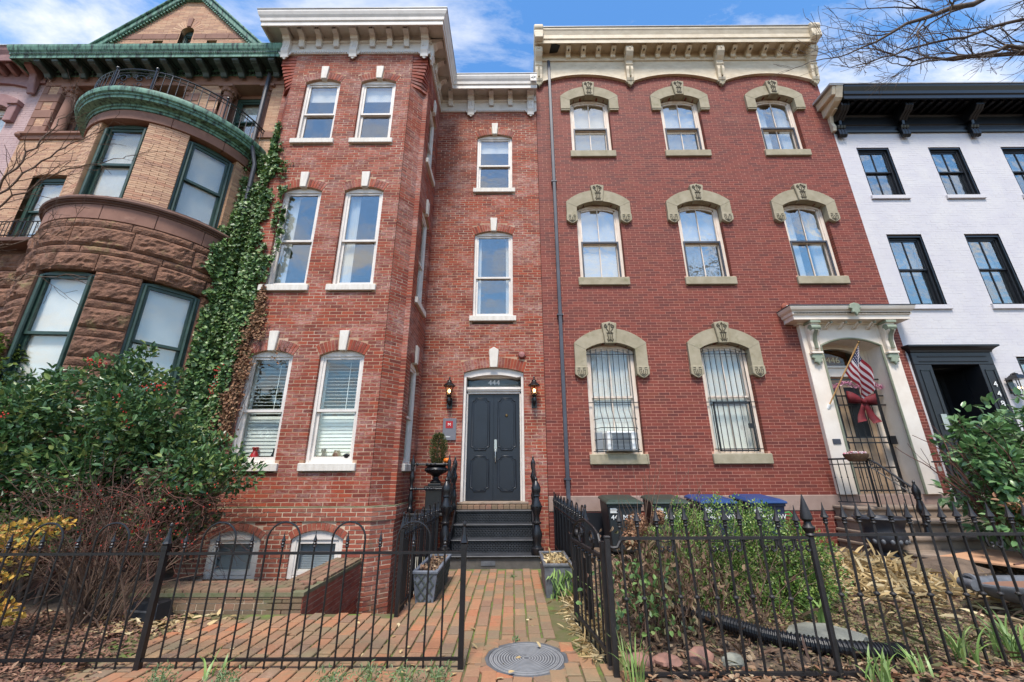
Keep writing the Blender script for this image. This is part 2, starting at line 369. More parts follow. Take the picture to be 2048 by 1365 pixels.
M['leaf_ivy'] = leafmat('ivy_leaf', [s_(58,86,52), s_(76,108,60), s_(96,128,68), s_(120,148,82), s_(68,100,66), s_(136,152,94)], .45)
M['leaf_box'] = leafmat('boxwood_leaf', [s_(60,92,42), s_(82,116,50), s_(110,140,62), s_(144,160,82), s_(70,104,48)], .4)
M['leaf_brown'] = leafmat('dry_leaf', [s_(122,98,80), s_(146,118,94), s_(104,82,70), s_(164,138,110), s_(130,92,74), s_(184,162,132), s_(92,76,66)], .8, .3)
M['leaf_wilt'] = leafmat('wilted_leaf', [s_(122,96,76), s_(98,76,64), s_(140,116,90), s_(108,80,68), s_(156,136,108), s_(110,110,74), s_(82,62,54)], .8, .3)
M['leaf_russet'] = leafmat('russet_ivy_leaf', [s_(136,98,74), s_(154,114,86), s_(116,80,62), s_(168,130,98), s_(126,98,70), s_(108,84,64)], .7, .3)
M['leaf_yellow'] = leafmat('yellow_leaf', [s_(204,162,66), s_(186,146,60), s_(210,176,92), s_(192,132,80), s_(150,142,70), s_(122,128,66)], .6, .3, .25)
M['leaf_straw'] = leafmat('straw_leaf', [s_(206,184,140), s_(186,160,112), s_(166,142,100), s_(214,196,156), s_(150,132,96)], .8, .3)
M['leaf_grass'] = leafmat('strap_leaf', [s_(128,158,82), s_(150,176,102), s_(108,140,74), s_(168,188,124)], .45, .5, .25)
M['leaf_berry'] = leafmat('red_berry', [s_(196,48,40), s_(214,70,52), s_(170,36,36), s_(206,92,72)], .4)
M['bark'] = pm('bark_grey_brown', s_(98,84,72), s_(74,62,54), 20, .9, .6, .006, 40)
M['twig'] = pm('twig_brown', s_(106,84,68), s_(80,62,52), 15, .9, .3, .003)
M['twig_red'] = pm('twig_reddish', s_(104,66,54), s_(82,52,46), 15, .9, .3, .003)
M['soil'] = pm('garden_soil', s_(112,94,78), s_(84,70,58), 5, .95, .8, .02, 30, c3=s_(84,88,56), t3=(.58,.72), s3=2)
M['mulch'] = leafmat('bark_mulch', [s_(122,90,74), s_(100,72,62), s_(146,110,90), s_(84,64,56), s_(168,134,108)], .9, .2, 0)
M['iron_tread'] = pm('iron_dusty_and_highlit', s_(62,64,68), s_(44,46,50), 6, .45, .3, .003, 80, c3=s_(92,92,92), t3=(.62,.76), s3=8)  # dust on the treads; on the riser lattice a painted-in highlight tone
M['lead_dark'] = pm('lead_relief_mossy', s_(74,80,76), s_(60,66,58), 8, .7, .3, .003, 50)
# ---------------------------------------------------------------- brickwork
CAMP = np.array([0, 0, 1.45])
_BM = {}
def brick_mesh(hh, mat, proud, depth, name):
    k = (round(hh, 4), mat.name, round(proud, 4), name)
    if k not in _BM:
        me = bpy.data.meshes.new(name)
        me.from_pydata([(-1,-proud,-hh),(1,-proud,-hh),(1,depth,-hh),(-1,depth,-hh),(-1,-proud,hh),(1,-proud,hh),(1,depth,hh),(-1,depth,hh)], [],
                       [(0,3,2,1),(4,5,6,7),(0,1,5,4),(1,2,6,5),(2,3,7,6),(3,0,4,7)])
        me.materials.append(mat); _BM[k] = me
    return _BM[k]
def sub(iv, holes):
    for a, b in holes:
        out = []
        for p, q in iv:
            if b <= p or a >= q: out.append((p, q)); continue
            if a > p: out.append((p, a))
            if b < q: out.append((b, q))
        iv = out
    return iv
def hole_at(holes, z0, z1):
    r = []
    for h in holes:
        for z in (z0+.004, (z0+z1)/2, z1-.004):
            q = h(z)
            if q: r.append(q)
    return r
class Bricks:
    def __init__(s, house): s.h = house; s.it = []
    def face(s, org, ang, u0, u1, z0, z1, L, H, J, mat, holes=(), bholes=None, proud=.006, jit=.0, off=0, backing=None, bt=.3, bname='backing_wall', depth=.1, ends=True):
        ca, sa = math.cos(ang), math.sin(ang); n = max(1, round((z1-z0)/H)); H = (z1-z0)/n
        for k in range(n):
            za, zb = z0+k*H, z0+(k+1)*H
            iv = sub([(u0, u1)], hole_at(holes, za, zb)) if holes else [(u0, u1)]
            o = ((k % 2)*.5*L + off + (random.uniform(-.015, .015) if jit else 0)) % L
            for a, b in iv:
                i0 = math.floor((a+o-u0)/L); cuts = [a]; x = u0-o+i0*L
                while x < b:
                    if a+.045 < x < b-.045: cuts.append(x)
                    x += L
                cuts.append(b)
                for y0, y1 in zip(cuts[:-1], cuts[1:]):
                    y0 += 0 if y0 == a else J/2; y1 -= 0 if y1 == b else J/2; hl = (y1-y0)/2; c = (y0+y1)/2
                    pr = proud + (random.uniform(-jit, jit) if jit else 0)
                    s.it.append((org[0]+c*ca, org[1]+c*sa, (za+zb)/2, ang, hl, (H-J)/2, pr, depth, mat))
        if backing:
            bh = list(bholes if bholes is not None else holes); mb = MB(); run = None
            def flush(run, zb):
                for a, b in run[1]: mb.box(a, b, 0, bt, run[0], zb)
            for k in range(n):
                za, zb = z0+k*H, z0+(k+1)*H
                iv = [(round(a, 3), round(b, 3)) for a, b in sub([(u0, u1)], hole_at(bh, za, zb)) if b-a > .002]
                if run is None: run = [za, iv]
                elif run[1] != iv: flush(run, za); run = [za, iv]
            flush(run, z1)
            mb.xf(Matrix.Translation((org[0], org[1], 0)) @ Matrix.Rotation(ang, 4, 'Z'))
            mb.build(bname, backing, s.h)
    def finish(s, keep=300, name='brick', pick=None, hidden=None):
        off = OFF[s.h.name]; sc = []
        for i, (x, y, z, ang, hl, hh, pr, dp, mat) in enumerate(s.it):
            d = np.array([x, y, z])-CAMP; q = (d@d)
            v = Vector((d[0], d[1], d[2])); f = v.dot(_F); px = 1024+803.5*v.dot(_Rr)/max(f, .01); py = 682-803.5*v.dot(_U)/max(f, .01)
            nrm = (math.sin(ang), -math.cos(ang)); fac = max(0, -(nrm[0]*d[0]+nrm[1]*d[1])/math.sqrt(q))
            ok = f > 0 and 5 < px < 2043 and 5 < py < 1360 and not (hidden and hidden(px, py))
            sc.append((hl*hh*fac/q if ok else -1, i))
        sc.sort(reverse=True); top = set(i for a, i in sc[:keep] if a > 0)
        for i in sorted(top):
            x, y, z, ang, hl, hh, pr, dp, mat = s.it[i]
            o = bpy.data.objects.new(name, brick_mesh(hh, mat, pr, dp, name)); link(o, s.h)
            o.location = (x-off.x, y-off.y, z-off.z); o.rotation_euler = (0, 0, ang); o.scale = (hl, 1, 1)
        groups = {}
        for i, t in enumerate(s.it):
            if i not in top: groups.setdefault(t[8].name, []).append(t)
        for mn, L in groups.items():
            A = np.array([t[:8] for t in L]); n = len(A)
            ux = np.stack([np.cos(A[:, 3]), np.sin(A[:, 3])], 1); nx = np.stack([-np.sin(A[:, 3]), np.cos(A[:, 3])], 1)
            v = np.zeros((n, 8, 3))
            for j, (a, b, c) in enumerate([(-1,0,-1),(1,0,-1),(1,1,-1),(-1,1,-1),(-1,0,1),(1,0,1),(1,1,1),(-1,1,1)]):
                dpt = np.where(b == 0, -A[:, 6], A[:, 7])
                v[:, j, :2] = A[:, :2] + ux*(a*A[:, 4])[:, None] + nx*dpt[:, None]; v[:, j, 2] = A[:, 2] + c*A[:, 5]
            b = (np.arange(n)*8)[:, None]
            q = np.concatenate([b+np.array(f) for f in ((0,1,5,4),(0,3,2,1),(4,5,6,7),(1,2,6,5),(3,0,4,7))], 0)
            np_mesh(name+'work', v.reshape(-1, 3), q, L[0][8], s.h, kind='stuff')
def rect_hole(c, hw, z0, z1, pad=0): return lambda z: (c-hw-pad, c+hw+pad) if z0-pad < z < z1+pad else None
def arch_hole(c, hw, z0, zc, rise, grow=0):   # opening up to an arch; grow > 0 adds the depth of the arch ring
    Rr = (hw*hw+rise*rise)/(2*rise); zo = zc-Rr; zs = zc-rise
    ring = Rr+grow; slope = hw/(zs-zo)
    def f(z):
        if z < z0: return None
        if z <= zs: return (c-hw, c+hw)
        if grow:
            w = min(slope*(z-zo), math.sqrt(max(0, ring*ring-(z-zo)**2)))
            return (c-w, c+w) if w > .005 else None
        w2 = Rr*Rr-(z-zo)**2
        return (c-math.sqrt(w2), c+math.sqrt(w2)) if w2 > 0 else None
    return f
def voussoirs(house, mat, org, ang, c, hw, zc, rise, grow, n, keyw=0, proud=.008, depth=.13, name='arch_brick', jm=.010):
    # wedge bricks set on edge round a segmental arch
    Rr = (hw*hw+rise*rise)/(2*rise); zo = zc-Rr; th = math.asin(hw/Rr); T = Matrix.Translation((org[0], org[1], 0)) @ Matrix.Rotation(ang, 4, 'Z')
    off = OFF[house.name]
    for k in range(n):
        a0 = -th+2*th*k/n; a1 = -th+2*th*(k+1)/n; am = (a0+a1)/2
        if keyw and abs(Rr*math.sin(am)) < keyw/2+.012: continue
        g = jm/2/Rr; a0 += g; a1 -= g; r0, r1 = Rr+.003, Rr+grow-.004
        p = [(c+r*math.sin(a), zo+r*math.cos(a)) for r, a in ((r0, a0), (r0, a1), (r1, a1), (r1, a0))]
        mb = MB().prism(p, -proud, depth); mb.xf(T); mb.build(name, mat, house)
    mo = MB(); po = [(c+(Rr+grow)*math.sin(-th+2*th*k/16), zo+(Rr+grow)*math.cos(-th+2*th*k/16)) for k in range(17)]
    pi_ = [(c+Rr*math.sin(-th+2*th*k/16), zo+Rr*math.cos(-th+2*th*k/16)) for k in range(17)]
    mo.strip(po, pi_, 0.001, depth-.004); mo.xf(T); return mo
# ---------------------------------------------------------------- windows (local frame: x along the wall, y into the wall, z up)
def sash_window(house, loc, rz, hw, z0, zc, rise, fm, glass, fw=.06, rev=.07, fd=.09, sw=.045, mull=0, rail=None, name='window', arched_sash=False, blind=None, blind_d=.115, sashm=None, lower_blind=None, trim=None, hung=0, blind_top=0, slat_z=None):
    """frame + two sashes + panes; hw half width of the opening, z0 bottom, zc crown"""
    zs = zc-rise if rise else zc
    f = MB()
    ring_o = [(-hw, z0), (-hw, zs)] + (arc(0, zc, hw, rise)[1:-1] if rise else []) + [(hw, zs), (hw, z0)]
    iw = hw-fw
    if arched_sash and rise:
        ri = rise*iw/hw; ring_i = [(-iw, z0), (-iw, zs)] + arc(0, zc-fw, iw, zc-fw-zs)[1:-1] + [(iw, zs), (iw, z0)]
        top = zs
    else:
        top = (zs if rise else zc-fw)-.01
        n = len(ring_o)
        ring_i = [(-iw, z0), (-iw, top)] + [(-iw+2*iw*(k+1)/(n-3), top) for k in range(n-4)] + [(iw, top), (iw, z0)]
    f.strip(ring_o, ring_i, rev, rev+fd)
    f.box(-iw, iw, rev+.012, rev+fd, z0, z0+.04)
    # stepped inner stop
    st = MB(); s1 = sw*.35
    o = f.build(name, fm, house, loc=loc, rz=rz, bevel=.004)
    sm = sashm or fm
    zr = rail if rail is not None else (z0+top)/2
    ub = zr-.02; ins = iw-s1
    def sash(za, zb, y, up):
        m = MB(); m.box(-iw, -iw+sw, y, y+.035, za, zb); m.box(iw-sw, iw, y, y+.035, za, zb)
        m.box(-iw+sw, iw-sw, y+.001, y+.034, za, za+sw*(1.0 if up else 1.5))
        if up and arched_sash and rise:
            ri2 = zc-fw-zs
            oo = arc(0, zc-fw-.002, iw, ri2, 12); ii = [(x*(iw-sw)/iw, z-sw) for x, z in oo]
            m.strip(oo, ii, y, y+.035)
        else: m.box(-iw+sw, iw-sw, y+.001, y+.034, zb-sw, zb)
        if mull:
            zt_ = (zc-fw-.01 if (up and arched_sash and rise) else zb-sw)
            m.box(-.011, .011, y+.004, y+.030, za+sw, zt_)
        so = m.build('sash', sm, o)
        g = MB(); yy = y+.018
        if up and arched_sash and rise:
            pts = [(-iw+sw*.8, za+sw*.8), (iw-sw*.8, za+sw*.8), (iw-sw*.8, zs-.01)] + [(x*(iw-sw*.8)/iw, z-sw*.8) for x, z in arc(0, zc-fw, iw, zc-fw-zs)[::-1][1:-1]] + [(-iw+sw*.8, zs-.01)]
        else: pts = [(-iw+sw*.8, za+sw*.8), (iw-sw*.8, za+sw*.8), (iw-sw*.8, zb-sw*.8), (-iw+sw*.8, zb-sw*.8)]
        t = random.uniform(-.003, .003)
        g.prism(pts, yy, yy+.004); g.build('pane', glass, o)
    sash(zr-.0, zc-fw-.004 if (arched_sash and rise) else top-.002, rev+.02, True)
    sash(z0+.04+hung, zr+sw*.9+hung*0, rev+.058, False)
    bt = (zc-fw if (arched_sash and rise) else top)
    if blind:
        kind, zlo, zhi = blind[0], blind[1], blind[2]; bm = blind[3]
        yb = rev+blind_d; m = MB()
        if kind == 'shade': m.box(-iw-.02, iw+.02, yb, yb+.004, zlo, min(zhi, bt)); m.build('shade', bm, o)
        elif kind == 'slats':
            z = zlo
            while z < min(zhi, bt):
                m.add([(-iw-.01, yb, z), (iw+.01, yb, z), (iw+.01, yb+.010, z+.026), (-iw-.01, yb+.010, z+.026), (-iw-.01, yb-.003, z+.001), (iw+.01, yb-.003, z+.001), (iw+.01, yb+.007, z+.027), (-iw-.01, yb+.007, z+.027)],
                      [(0,3,2,1),(4,5,6,7),(0,1,5,4),(1,2,6,5),(2,3,7,6),(3,0,4,7)]); z += .024
            m.build('blind', bm, o)
        elif kind == 'curtain':
            for a, b in (blind[4] if len(blind) > 4 else ((-iw-.02, -iw*.35), (iw*.35, iw+.02))):
                n = 28; top_ = [(a+(b-a)*k/n, yb+.03+.018*math.sin(k*1.9+a*9)) for k in range(n+1)]
                vs_ = [(x, y, zlo) for x, y in top_]+[(x, y, min(zhi, bt)) for x, y in top_]+[(x, y+.004, zlo) for x, y in top_]+[(x, y+.004, min(zhi, bt)) for x, y in top_]
                q = n+1
                m.add(vs_, [(k, k+1, q+k+1, q+k) for k in range(n)]+[(2*q+k+1, 2*q+k, 3*q+k, 3*q+k+1) for k in range(n)])
            m.build('curtain', bm, o, smooth='all')
    return o
def shell(house, x0, x1, y0, y1, z0, z1, mat_wall, mat_roof, foot=None):
    """floors, party walls, back wall and roof behind a facade"""
    mb = MB(); mb.box(x0, x0+.12, y0, y1, z0, z1); mb.box(x1-.12, x1, y0, y1, z0, z1); mb.box(x0+.12, x1-.12, y1-.12, y1, z0, z1); mb.build('party_wall', mat_wall, house)
def text_part(name, s, size, mat, parent, loc, rot=(math.pi/2, 0, 0), ext=.004, align='CENTER', local=False, sx=1.0):
    cu = bpy.data.curves.new(name, 'FONT'); cu.body = s; cu.size = size; cu.extrude = ext; cu.align_x = align; cu.align_y = 'CENTER'
    to = bpy.data.objects.new('tmp_text', cu); COL.objects.link(to)
    dg = bpy.context.evaluated_depsgraph_get(); me = bpy.data.meshes.new_from_object(to.evaluated_get(dg))
    bpy.data.objects.remove(to); me.materials.clear(); me.materials.append(mat); me.name = name
    o = bpy.data.objects.new(name, me); link(o, parent)
    off = Vector((0, 0, 0)) if local else (OFF.get(parent.name, Vector((0, 0, 0))) if parent else Vector((0, 0, 0)))
    o.location = Vector(loc)-off; o.rotation_euler = rot; o.scale = (sx, 1, 1)
    return o
def bracket(prof, w, chamf=0):     # prof: (out, z) side outline, out positive toward the street -> y negative
    return MB().prism([(-o, z) for o, z in prof], -w/2, w/2, 'x')
def scroll(cx, cz, r, turns=1.4, n=26, a0=0, sgn=1, shrink=.85):
    return [(cx + r*(1-shrink*k/n)*math.cos(a0+sgn*2*math.pi*turns*k/n), cz + r*(1-shrink*k/n)*math.sin(a0+sgn*2*math.pi*turns*k/n)) for k in range(n+1)]
Y0, YB, YM = 8.6, 6.96, 7.4
# ================================================================ HOUSE 444: red brick with square bay and recessed entry
h4 = thing('brick_house', 'red brick row house with projecting bay, white keystones and white bracketed cornice', 'house', (-2.4, Y0, 0))
bx = Bricks(h4); BL, BH, BJ = .226, .0655, .0145
bayc = -3.725
WB = [-4.37, -3.08]; FL = [(1.65, 3.62), (4.92, 7.20), (8.46, 10.25)]
RISE, HWB, HWR = .105, .405, .47
def holes444(cs, hw, fl, pad=0):
    H1, H2 = [], []
    for c in cs:
        for a, b in fl:
            H1.append(arch_hole(c, hw, a-.13, b, RISE, .205)); H2.append(arch_hole(c, hw+.004, a-.13, b+.05, RISE))
            H1.append(rect_hole(c, hw+.075, a-.13, a-.001)); 
    return H1, H2
mo_all = MB()
def mort(mb): mo_all.add(mb.v, mb.f)
# bay front (two storeys of brick between the chamfers)
fx0, fx1 = -5.11, -2.34
H1, H2 = holes444(WB, HWB, FL)
bx.face((0, YB), 0, fx0, fx1, .98, 11.1, BL, BH, BJ, M['brick444'], H1, H2, jit=.0012, proud=.003, backing=M['mortar444'], bt=.3)
# chamfers, corner strips, sides
ch = math.hypot(.25, .27); ca = math.atan2(.27, .25)
bx.face((-2.34, YB+.0), ca, 0.012, ch, .98, 10.05, BL, BH, BJ, M['brick444'], jit=.0012, proud=.003, backing=M['mortar444'], bt=.1)
bx.face((-2.09, YB+.27), 0, 0, .097, .98, 11.1, BL, BH, BJ, M['brick444'], jit=.0012, proud=.003, backing=M['mortar444'], bt=.1)
sideH1, sideH2 = holes444([7.93], .36, FL)
bx.face((-1.99, 0), math.pi/2, YB+.2735, Y0-.001, .98, 11.1, BL, BH, BJ, M['brick444'], sideH1, sideH2, jit=.0012, proud=.003, backing=M['mortar444'], bt=.3)
bx.face((-5.11-.25, YB+.27), -ca, 0, ch-.012, .98, 10.05, BL, BH, BJ, M['brick444'], jit=.0012, proud=.003, backing=M['mortar444'], bt=.1)
bx.face((-5.457, YB+.27), 0, 0, .10, .98, 11.1, BL, BH, BJ, M['brick444'], jit=.0012, proud=.003, backing=M['mortar444'], bt=.1)
# recessed wall
RH1, RH2 = holes444([-.455], HWR, FL[1:])
dz0, dzc, dhw, dris = .93, 3.70, .655, .11
RH1.append(arch_hole(-.42, dhw, .0, dzc, dris, .24)); RH2.append(arch_hole(-.42, dhw+.004, .0, dzc+.05, dris))
bx.face((0, Y0), 0, -1.99, .69, 0.0, 11.1, BL, BH, BJ, M['brick444'], RH1, RH2, jit=.0012, proud=.003, backing=M['mortar444'], bt=.3)
# basement: water table and lower wall
BWH1 = [arch_hole(c, .41, -.2, .635, .13, .115) for c in WB]; BWH2 = [arch_hole(c, .414, -.2, .66, .13) for c in WB]
bx.face((0, YB-.035), 0, -5.2, -2.25, .765, .965, .236, .066, .017, M['brick444b'], jit=.003, backing=M['mortar_thick'], bt=.3, bname='water_table')
wa = math.atan2(.295, .295); wl = math.hypot(.295, .295)
bx.face((-2.25, YB-.035), wa, 0.0, wl, .765, .965, .236, .066, .017, M['brick444b'], jit=.003, backing=M['mortar_thick'], bt=.2, bname='water_table')
bx.face((-1.955, 0), math.pi/2, YB+.26, Y0-.001, .765, .965, .236, .066, .017, M['brick444b'], jit=.003, backing=M['mortar_thick'], bt=.2, bname='water_table')
bx.face((0, YB-.012), 0, -5.2, -2.27, -1.2, .765, .236, .066, .018, M['brick444b'], BWH1, BWH2, jit=.004, backing=M['mortar_thick'], bt=.3, bname='basement_wall')
bx.face((-2.27, YB-.012), math.atan2(.272, .295), 0.0, math.hypot(.272, .295), -1.2, .765, .236, .066, .018, M['brick444b'], jit=.004, backing=M['mortar_thick'], bt=.2, bname='basement_wall')
bx.face((-1.975, 0), math.pi/2, YB+.26, Y0-.001, -1.2, .765, .236, .066, .018, M['brick444b'], jit=.004, backing=M['mortar_thick'], bt=.2, bname='basement_wall')
ld = MB(); ld.prism([(-5.2, YB-.035), (-2.25, YB-.035), (-2.25+.25, YB-.035+.27), (-1.955, YB+.24), (-1.955, Y0), (-1.999, Y0), (-2.2, YB+.27), (-2.4, YB+.1), (-5.2, YB+.1)], .965, .985, 'z'); ld.build('water_table_ledge', M['moss_ledge'], h4, bevel=.008)
bx.finish(300, hidden=lambda px, py: px < 470 or (py > 900 and px < 560))
# arches and keystones
for c in WB:
    for a, b in FL: mort(voussoirs(h4, M['brick444'], (0, YB), 0, c, HWB, b, RISE, .205, 15, .14))
    mort(voussoirs(h4, M['brick444b'], (0, YB-.012), 0, c, .41, .635, .13, .115, 13))
for a, b in FL[1:]: mort(voussoirs(h4, M['brick444'], (0, Y0), 0, -.455, HWR, b, RISE, .205, 17, .14))
for a, b in FL: mort(voussoirs(h4, M['brick444'], (-1.99, 0), math.pi/2, 7.93, .36, b, RISE, .205, 13, .14))
mort(voussoirs(h4, M['brick444'], (0, Y0), 0, -.42, dhw, dzc, dris, .24, 21, .2))
mo_all.build('arch_mortar', M['mortar444'], h4)
def keystone(parent, x, y, z0, z1, w0, w1, rz=0, peak=False):
    p = [(-w0/2, z0), (w0/2, z0), (w1/2, z1)] + ([(0, z1+.07)] if peak else []) + [(-w1/2, z1)]
    m = MB().prism(p, -.045, .16); m.build('keystone', M['white_stone'], parent, loc=(x, y, 0), rz=rz, bevel=.008)
# windows of 444
def win444(x, y, rz, hw, a, b, nm, **k):
    o = sash_window(h4, (x, y, 0), rz, hw, a, b, RISE, M['white_trim'], M['glass_pale' if a < 3 else 'glass'], fw=.055, rev=.055, fd=.10, sw=.045, name='window', rail=a+(b-a-.1)*.46, **k)
    s = MB().box(-hw-.07, hw+.07, -.055, .12, a-.13, a); so = s.build('sill', M['white_stone'], o, bevel=.01)
    return o
CUR = M['curtain']
for i, c in enumerate(WB):
    win444(c, YB, 0, HWB, *FL[2], 'w', blind=('shade', 9.72, 10.2, M['blind']))
    win444(c, YB, 0, HWB, *FL[1], 'w', blind=('curtain', 4.95, 7.2, CUR, ((-.40, -.12),)))
    win444(c, YB, 0, HWB, *FL[0], 'w')
    for a, b in FL: keystone(h4, c, YB, b-.02, b+.36, .125, .175)
win444(-.455, Y0, 0, HWR, *FL[2], 'w', blind=('shade', 9.75, 10.2, M['blind']))
win444(-.455, Y0, 0, HWR, *FL[1], 'w', blind=('curtain', 4.95, 7.2, CUR, ((-.46, -.30), (.30, .46))))
for a, b in FL[1:]: keystone(h4, -.455, Y0, b-.02, b+.36, .125, .175)
for a, b in FL: win444(-1.99, 7.93, math.pi/2, .36, a, b, 'w', blind=('shade', a, b, CUR)); keystone(h4, -1.99, 7.93, b-.02, b+.36, .125, .175, rz=math.pi/2)
# plantation shutters in the ground floor windows
for c in WB:
    m = MB(); y = YB+.24; a = 1.70; b = 3.5
    for x0, x1 in ((-.38, -.33), (.33, .38)): m.box(c+x0, c+x1, y, y+.03, a, b)
    for z in (a, 2.50, b-.05): m.box(c-.33, c+.33, y+.002, y+.028, z, z+.055)
    z = a+.08
    while z < b-.09:
        if not 2.46 < z < 2.57:
            tl = .012 if z < 2.5 else .048     # louvres below stand closed, those above open
            hgt = .052 if z < 2.5 else .010
            m.add([(c-.33, y, z), (c+.33, y, z), (c+.33, y+tl, z+hgt), (c-.33, y+tl, z+hgt), (c-.33, y, z+.006), (c+.33, y, z+.006), (c+.33, y+tl, z+hgt+.006), (c-.33, y+tl, z+hgt+.006)],
                  [(0,3,2,1),(4,5,6,7),(0,1,5,4),(1,2,6,5),(2,3,7,6),(3,0,4,7)])
        z += .062
    m.box(c+.08, c+.09, y-.006, y, 2.58, b-.06)
    m.build('plantation_shutter', M['shutter'], h4)
# basement windows
for c in WB:
    o = sash_window(h4, (c, YB-.012, 0), 0, .41, -.05, .635, .13, M['white_trim'], M['glass_low'], fw=.075, rev=.03, fd=.1, sw=.055, name='window', rail=.0, blind=('slats', -.02, .40, M['blind_grey']))
# corbelled corners under the cornice
for sgn in (1, -1):
    for k in range(11):
        t = min(1, (k+1)/8); z = 10.05+k*.092
        X = lambda v: bayc+sgn*(v-bayc)
        # triangle growing out of the chamfer to the square corner
        p = [(X(-2.34), YB+.02), (X(-2.34+.35*t*.999), YB+.02+ .0*(1-t)), (X(-1.99), YB+.27-.25*t*.0), (X(-1.99), YB+.29), (X(-2.34), YB+.29)]
        cxm, cym = (X(-2.165)), YB+.135; ex = .175*t*sgn; ey = -.12*t
        p = [(X(-2.34), YB+.012), (cxm+ex, cym+ey), (X(-2.002), YB+.272), (X(-2.1), YB+.3), (X(-2.34), YB+.3)]
        if sgn < 0: p = p[::-1]
        MB().prism(p, z, z+.07, 'z').build('corbel_course', M['brick444'], h4)
        p2 = [((q[0]-cxm)*.93+cxm, (q[1]-cym)*.93+cym+.01) for q in p]
        MB().prism(p2, z+.07, z+.095, 'z').build('corbel_joint', M['mortar444'], h4)
# shell and roof
m = MB()
m.box(-5.45, -5.33, YB+.3, 17, -.5, 11.88); m.box(.57, .69, Y0+.31, 17, -.5, 11.88); m.box(-5.33, .57, 16.88, 17, -.5, 11.88); m.box(-5.33, -2.1, YB+.31, YB+.36, 11.05, 11.88); m.box(-2.1, .57, Y0+.31, Y0+.36, 11.05, 11.88); m.box(-2.3, -2.25, YB+.36, Y0+.31, 11.05, 11.88); m.build('party_wall', M['interior'], h4)
m = MB()
for z in (1.1, 4.4, 7.85): m.prism([(-5.32, YB+.31), (-2.36, YB+.31), (-2.36, Y0+.31), (.56, Y0+.31), (.56, 16.8), (-5.32, 16.8)], z-.12, z, 'z')
m.box(-5.32, .56, 12, 12.1, -.5, 11.4)
m.build('floor', M['interior'], h4)
# cornice
path4 = [(-5.46, Y0), (-5.46, YB), (-1.99, YB), (-1.99, Y0), (.70, Y0)]
prof4 = [(-.1, 11.02), (.035, 11.02), (.035, 11.10), (.02, 11.11), (.02, 11.36), (.055, 11.37), (.065, 11.41), (.025, 11.42), (.025, 11.60), (.36, 11.60), (.36, 11.45), (.395, 11.45), (.395, 11.56), (.42, 11.58), (.43, 11.66), (.46, 11.72), (.485, 11.80), (.485, 11.86), (-.1, 11.98)]
MB().sweep(path4, prof4).build('cornice', M['cornice_white'], h4)
MB().sweep(path4, [(-.1, 11.862), (.50, 11.862), (.50, 11.885), (-.1, 12.0)]).build('roof_edge', M['roof'], h4)
MB().prism([(-5.4, YB-.1), (-2.05, YB-.1), (-2.05, Y0-.1), (.69, Y0-.1), (.69, 17), (-5.4, 17)], 11.9, 11.99, 'z').build('roof', M['roof'], h4)
dn = MB()
x = -5.44
while x < -2.0: dn.box(x, x+.03, YB-.055, YB-.03, 11.035, 11.095); x += .055
x = -1.9
while x < .68: dn.box(x, x+.03, Y0-.055, Y0-.03, 11.035, 11.095); x += .055
y = YB
while y < Y0-.05: dn.box(-1.96, -1.935, y, y+.03, 11.035, 11.095); y += .055
dn.build('dentil_course', M['cornice_white'], h4, kind='stuff')
big_p = [(0, 10.98), (.03, 10.88), (.06, 10.86), (.07, 10.96), (.10, 11.04), (.10, 11.12), (.085, 11.13), (.085, 11.36), (.13, 11.38), (.17, 11.46), (.30, 11.48), (.31, 11.58), (0, 11.595)]
sm_p = [(0, 11.22), (.055, 11.21), (.07, 11.26), (.085, 11.34), (.09, 11.42), (.15, 11.49), (.25, 11.51), (.26, 11.59), (0, 11.595)]
def big_bracket(x, y, rz):
    b = bracket(big_p, .18); b.prism([(-.17, 11.05), (.17, 11.05), (.13, 10.97), (.08, 10.95), (.05, 10.86), (0, 10.81), (-.05, 10.86), (-.08, 10.95), (-.13, 10.97)], -.05, -.022)
    b.box(-.055, -.015, -.095, -.08, 11.16, 11.33); b.box(.015, .055, -.095, -.08, 11.16, 11.33); b.box(-.09, .09, -.335, -.0, 11.545, 11.598)
    return b.build('bracket', M['cornice_white'], h4, loc=(x, y, 0), rz=rz, bevel=.008)
def small_bracket(x, y, rz):
    b = bracket(sm_p, .13); b.box(-.062, .062, -.275, 0, 11.565, 11.599)
    o = b.build('small_bracket', M['cornice_white'], h4, loc=(x, y, 0), rz=rz, bevel=.006)
    d = MB()
    for sx in (-.02, .02): d.box(sx-.011, sx+.011, -.262, -.25, 11.525, 11.55)
    d.box(-.018, .018, -.083, -.06, 11.38, 11.41); d.build('drilled_hole', M['black_satin'], o)
for x in (-5.385, -3.76, -2.065): big_bracket(x, YB-.02, 0)
for x in (-1.12, .53): big_bracket(x, Y0-.02, 0)
for x in (-5.03, -4.617, -4.2, -3.33, -2.915, -2.51): small_bracket(x, YB-.02, 0)
for x in (-1.69, -.556, -.03): small_bracket(x, Y0-.02, 0)
big_bracket(-1.97, YB+.10, math.pi/2)
for y in (7.55, 8.05): small_bracket(-1.97, y, math.pi/2)
rs = MB(); rs.box(.52, .69, Y0-.493, Y0-.48, 11.60, 11.84); rs.build('cornice_end_block', M['cornice_white'], h4)
rm = MB()
for sx in (-1, 1): rm.tube([(.605+sx*p[0], Y0-.497, p[1]) for p in scroll(.032, 11.72, .03, 1.0, 14, 0, sx)], .006, 4)
rm.tube([(.605, Y0-.497, 11.65), (.605, Y0-.497, 11.80)], .006, 4); rm.build('carved_rosette', M['copper_dark'], h4)
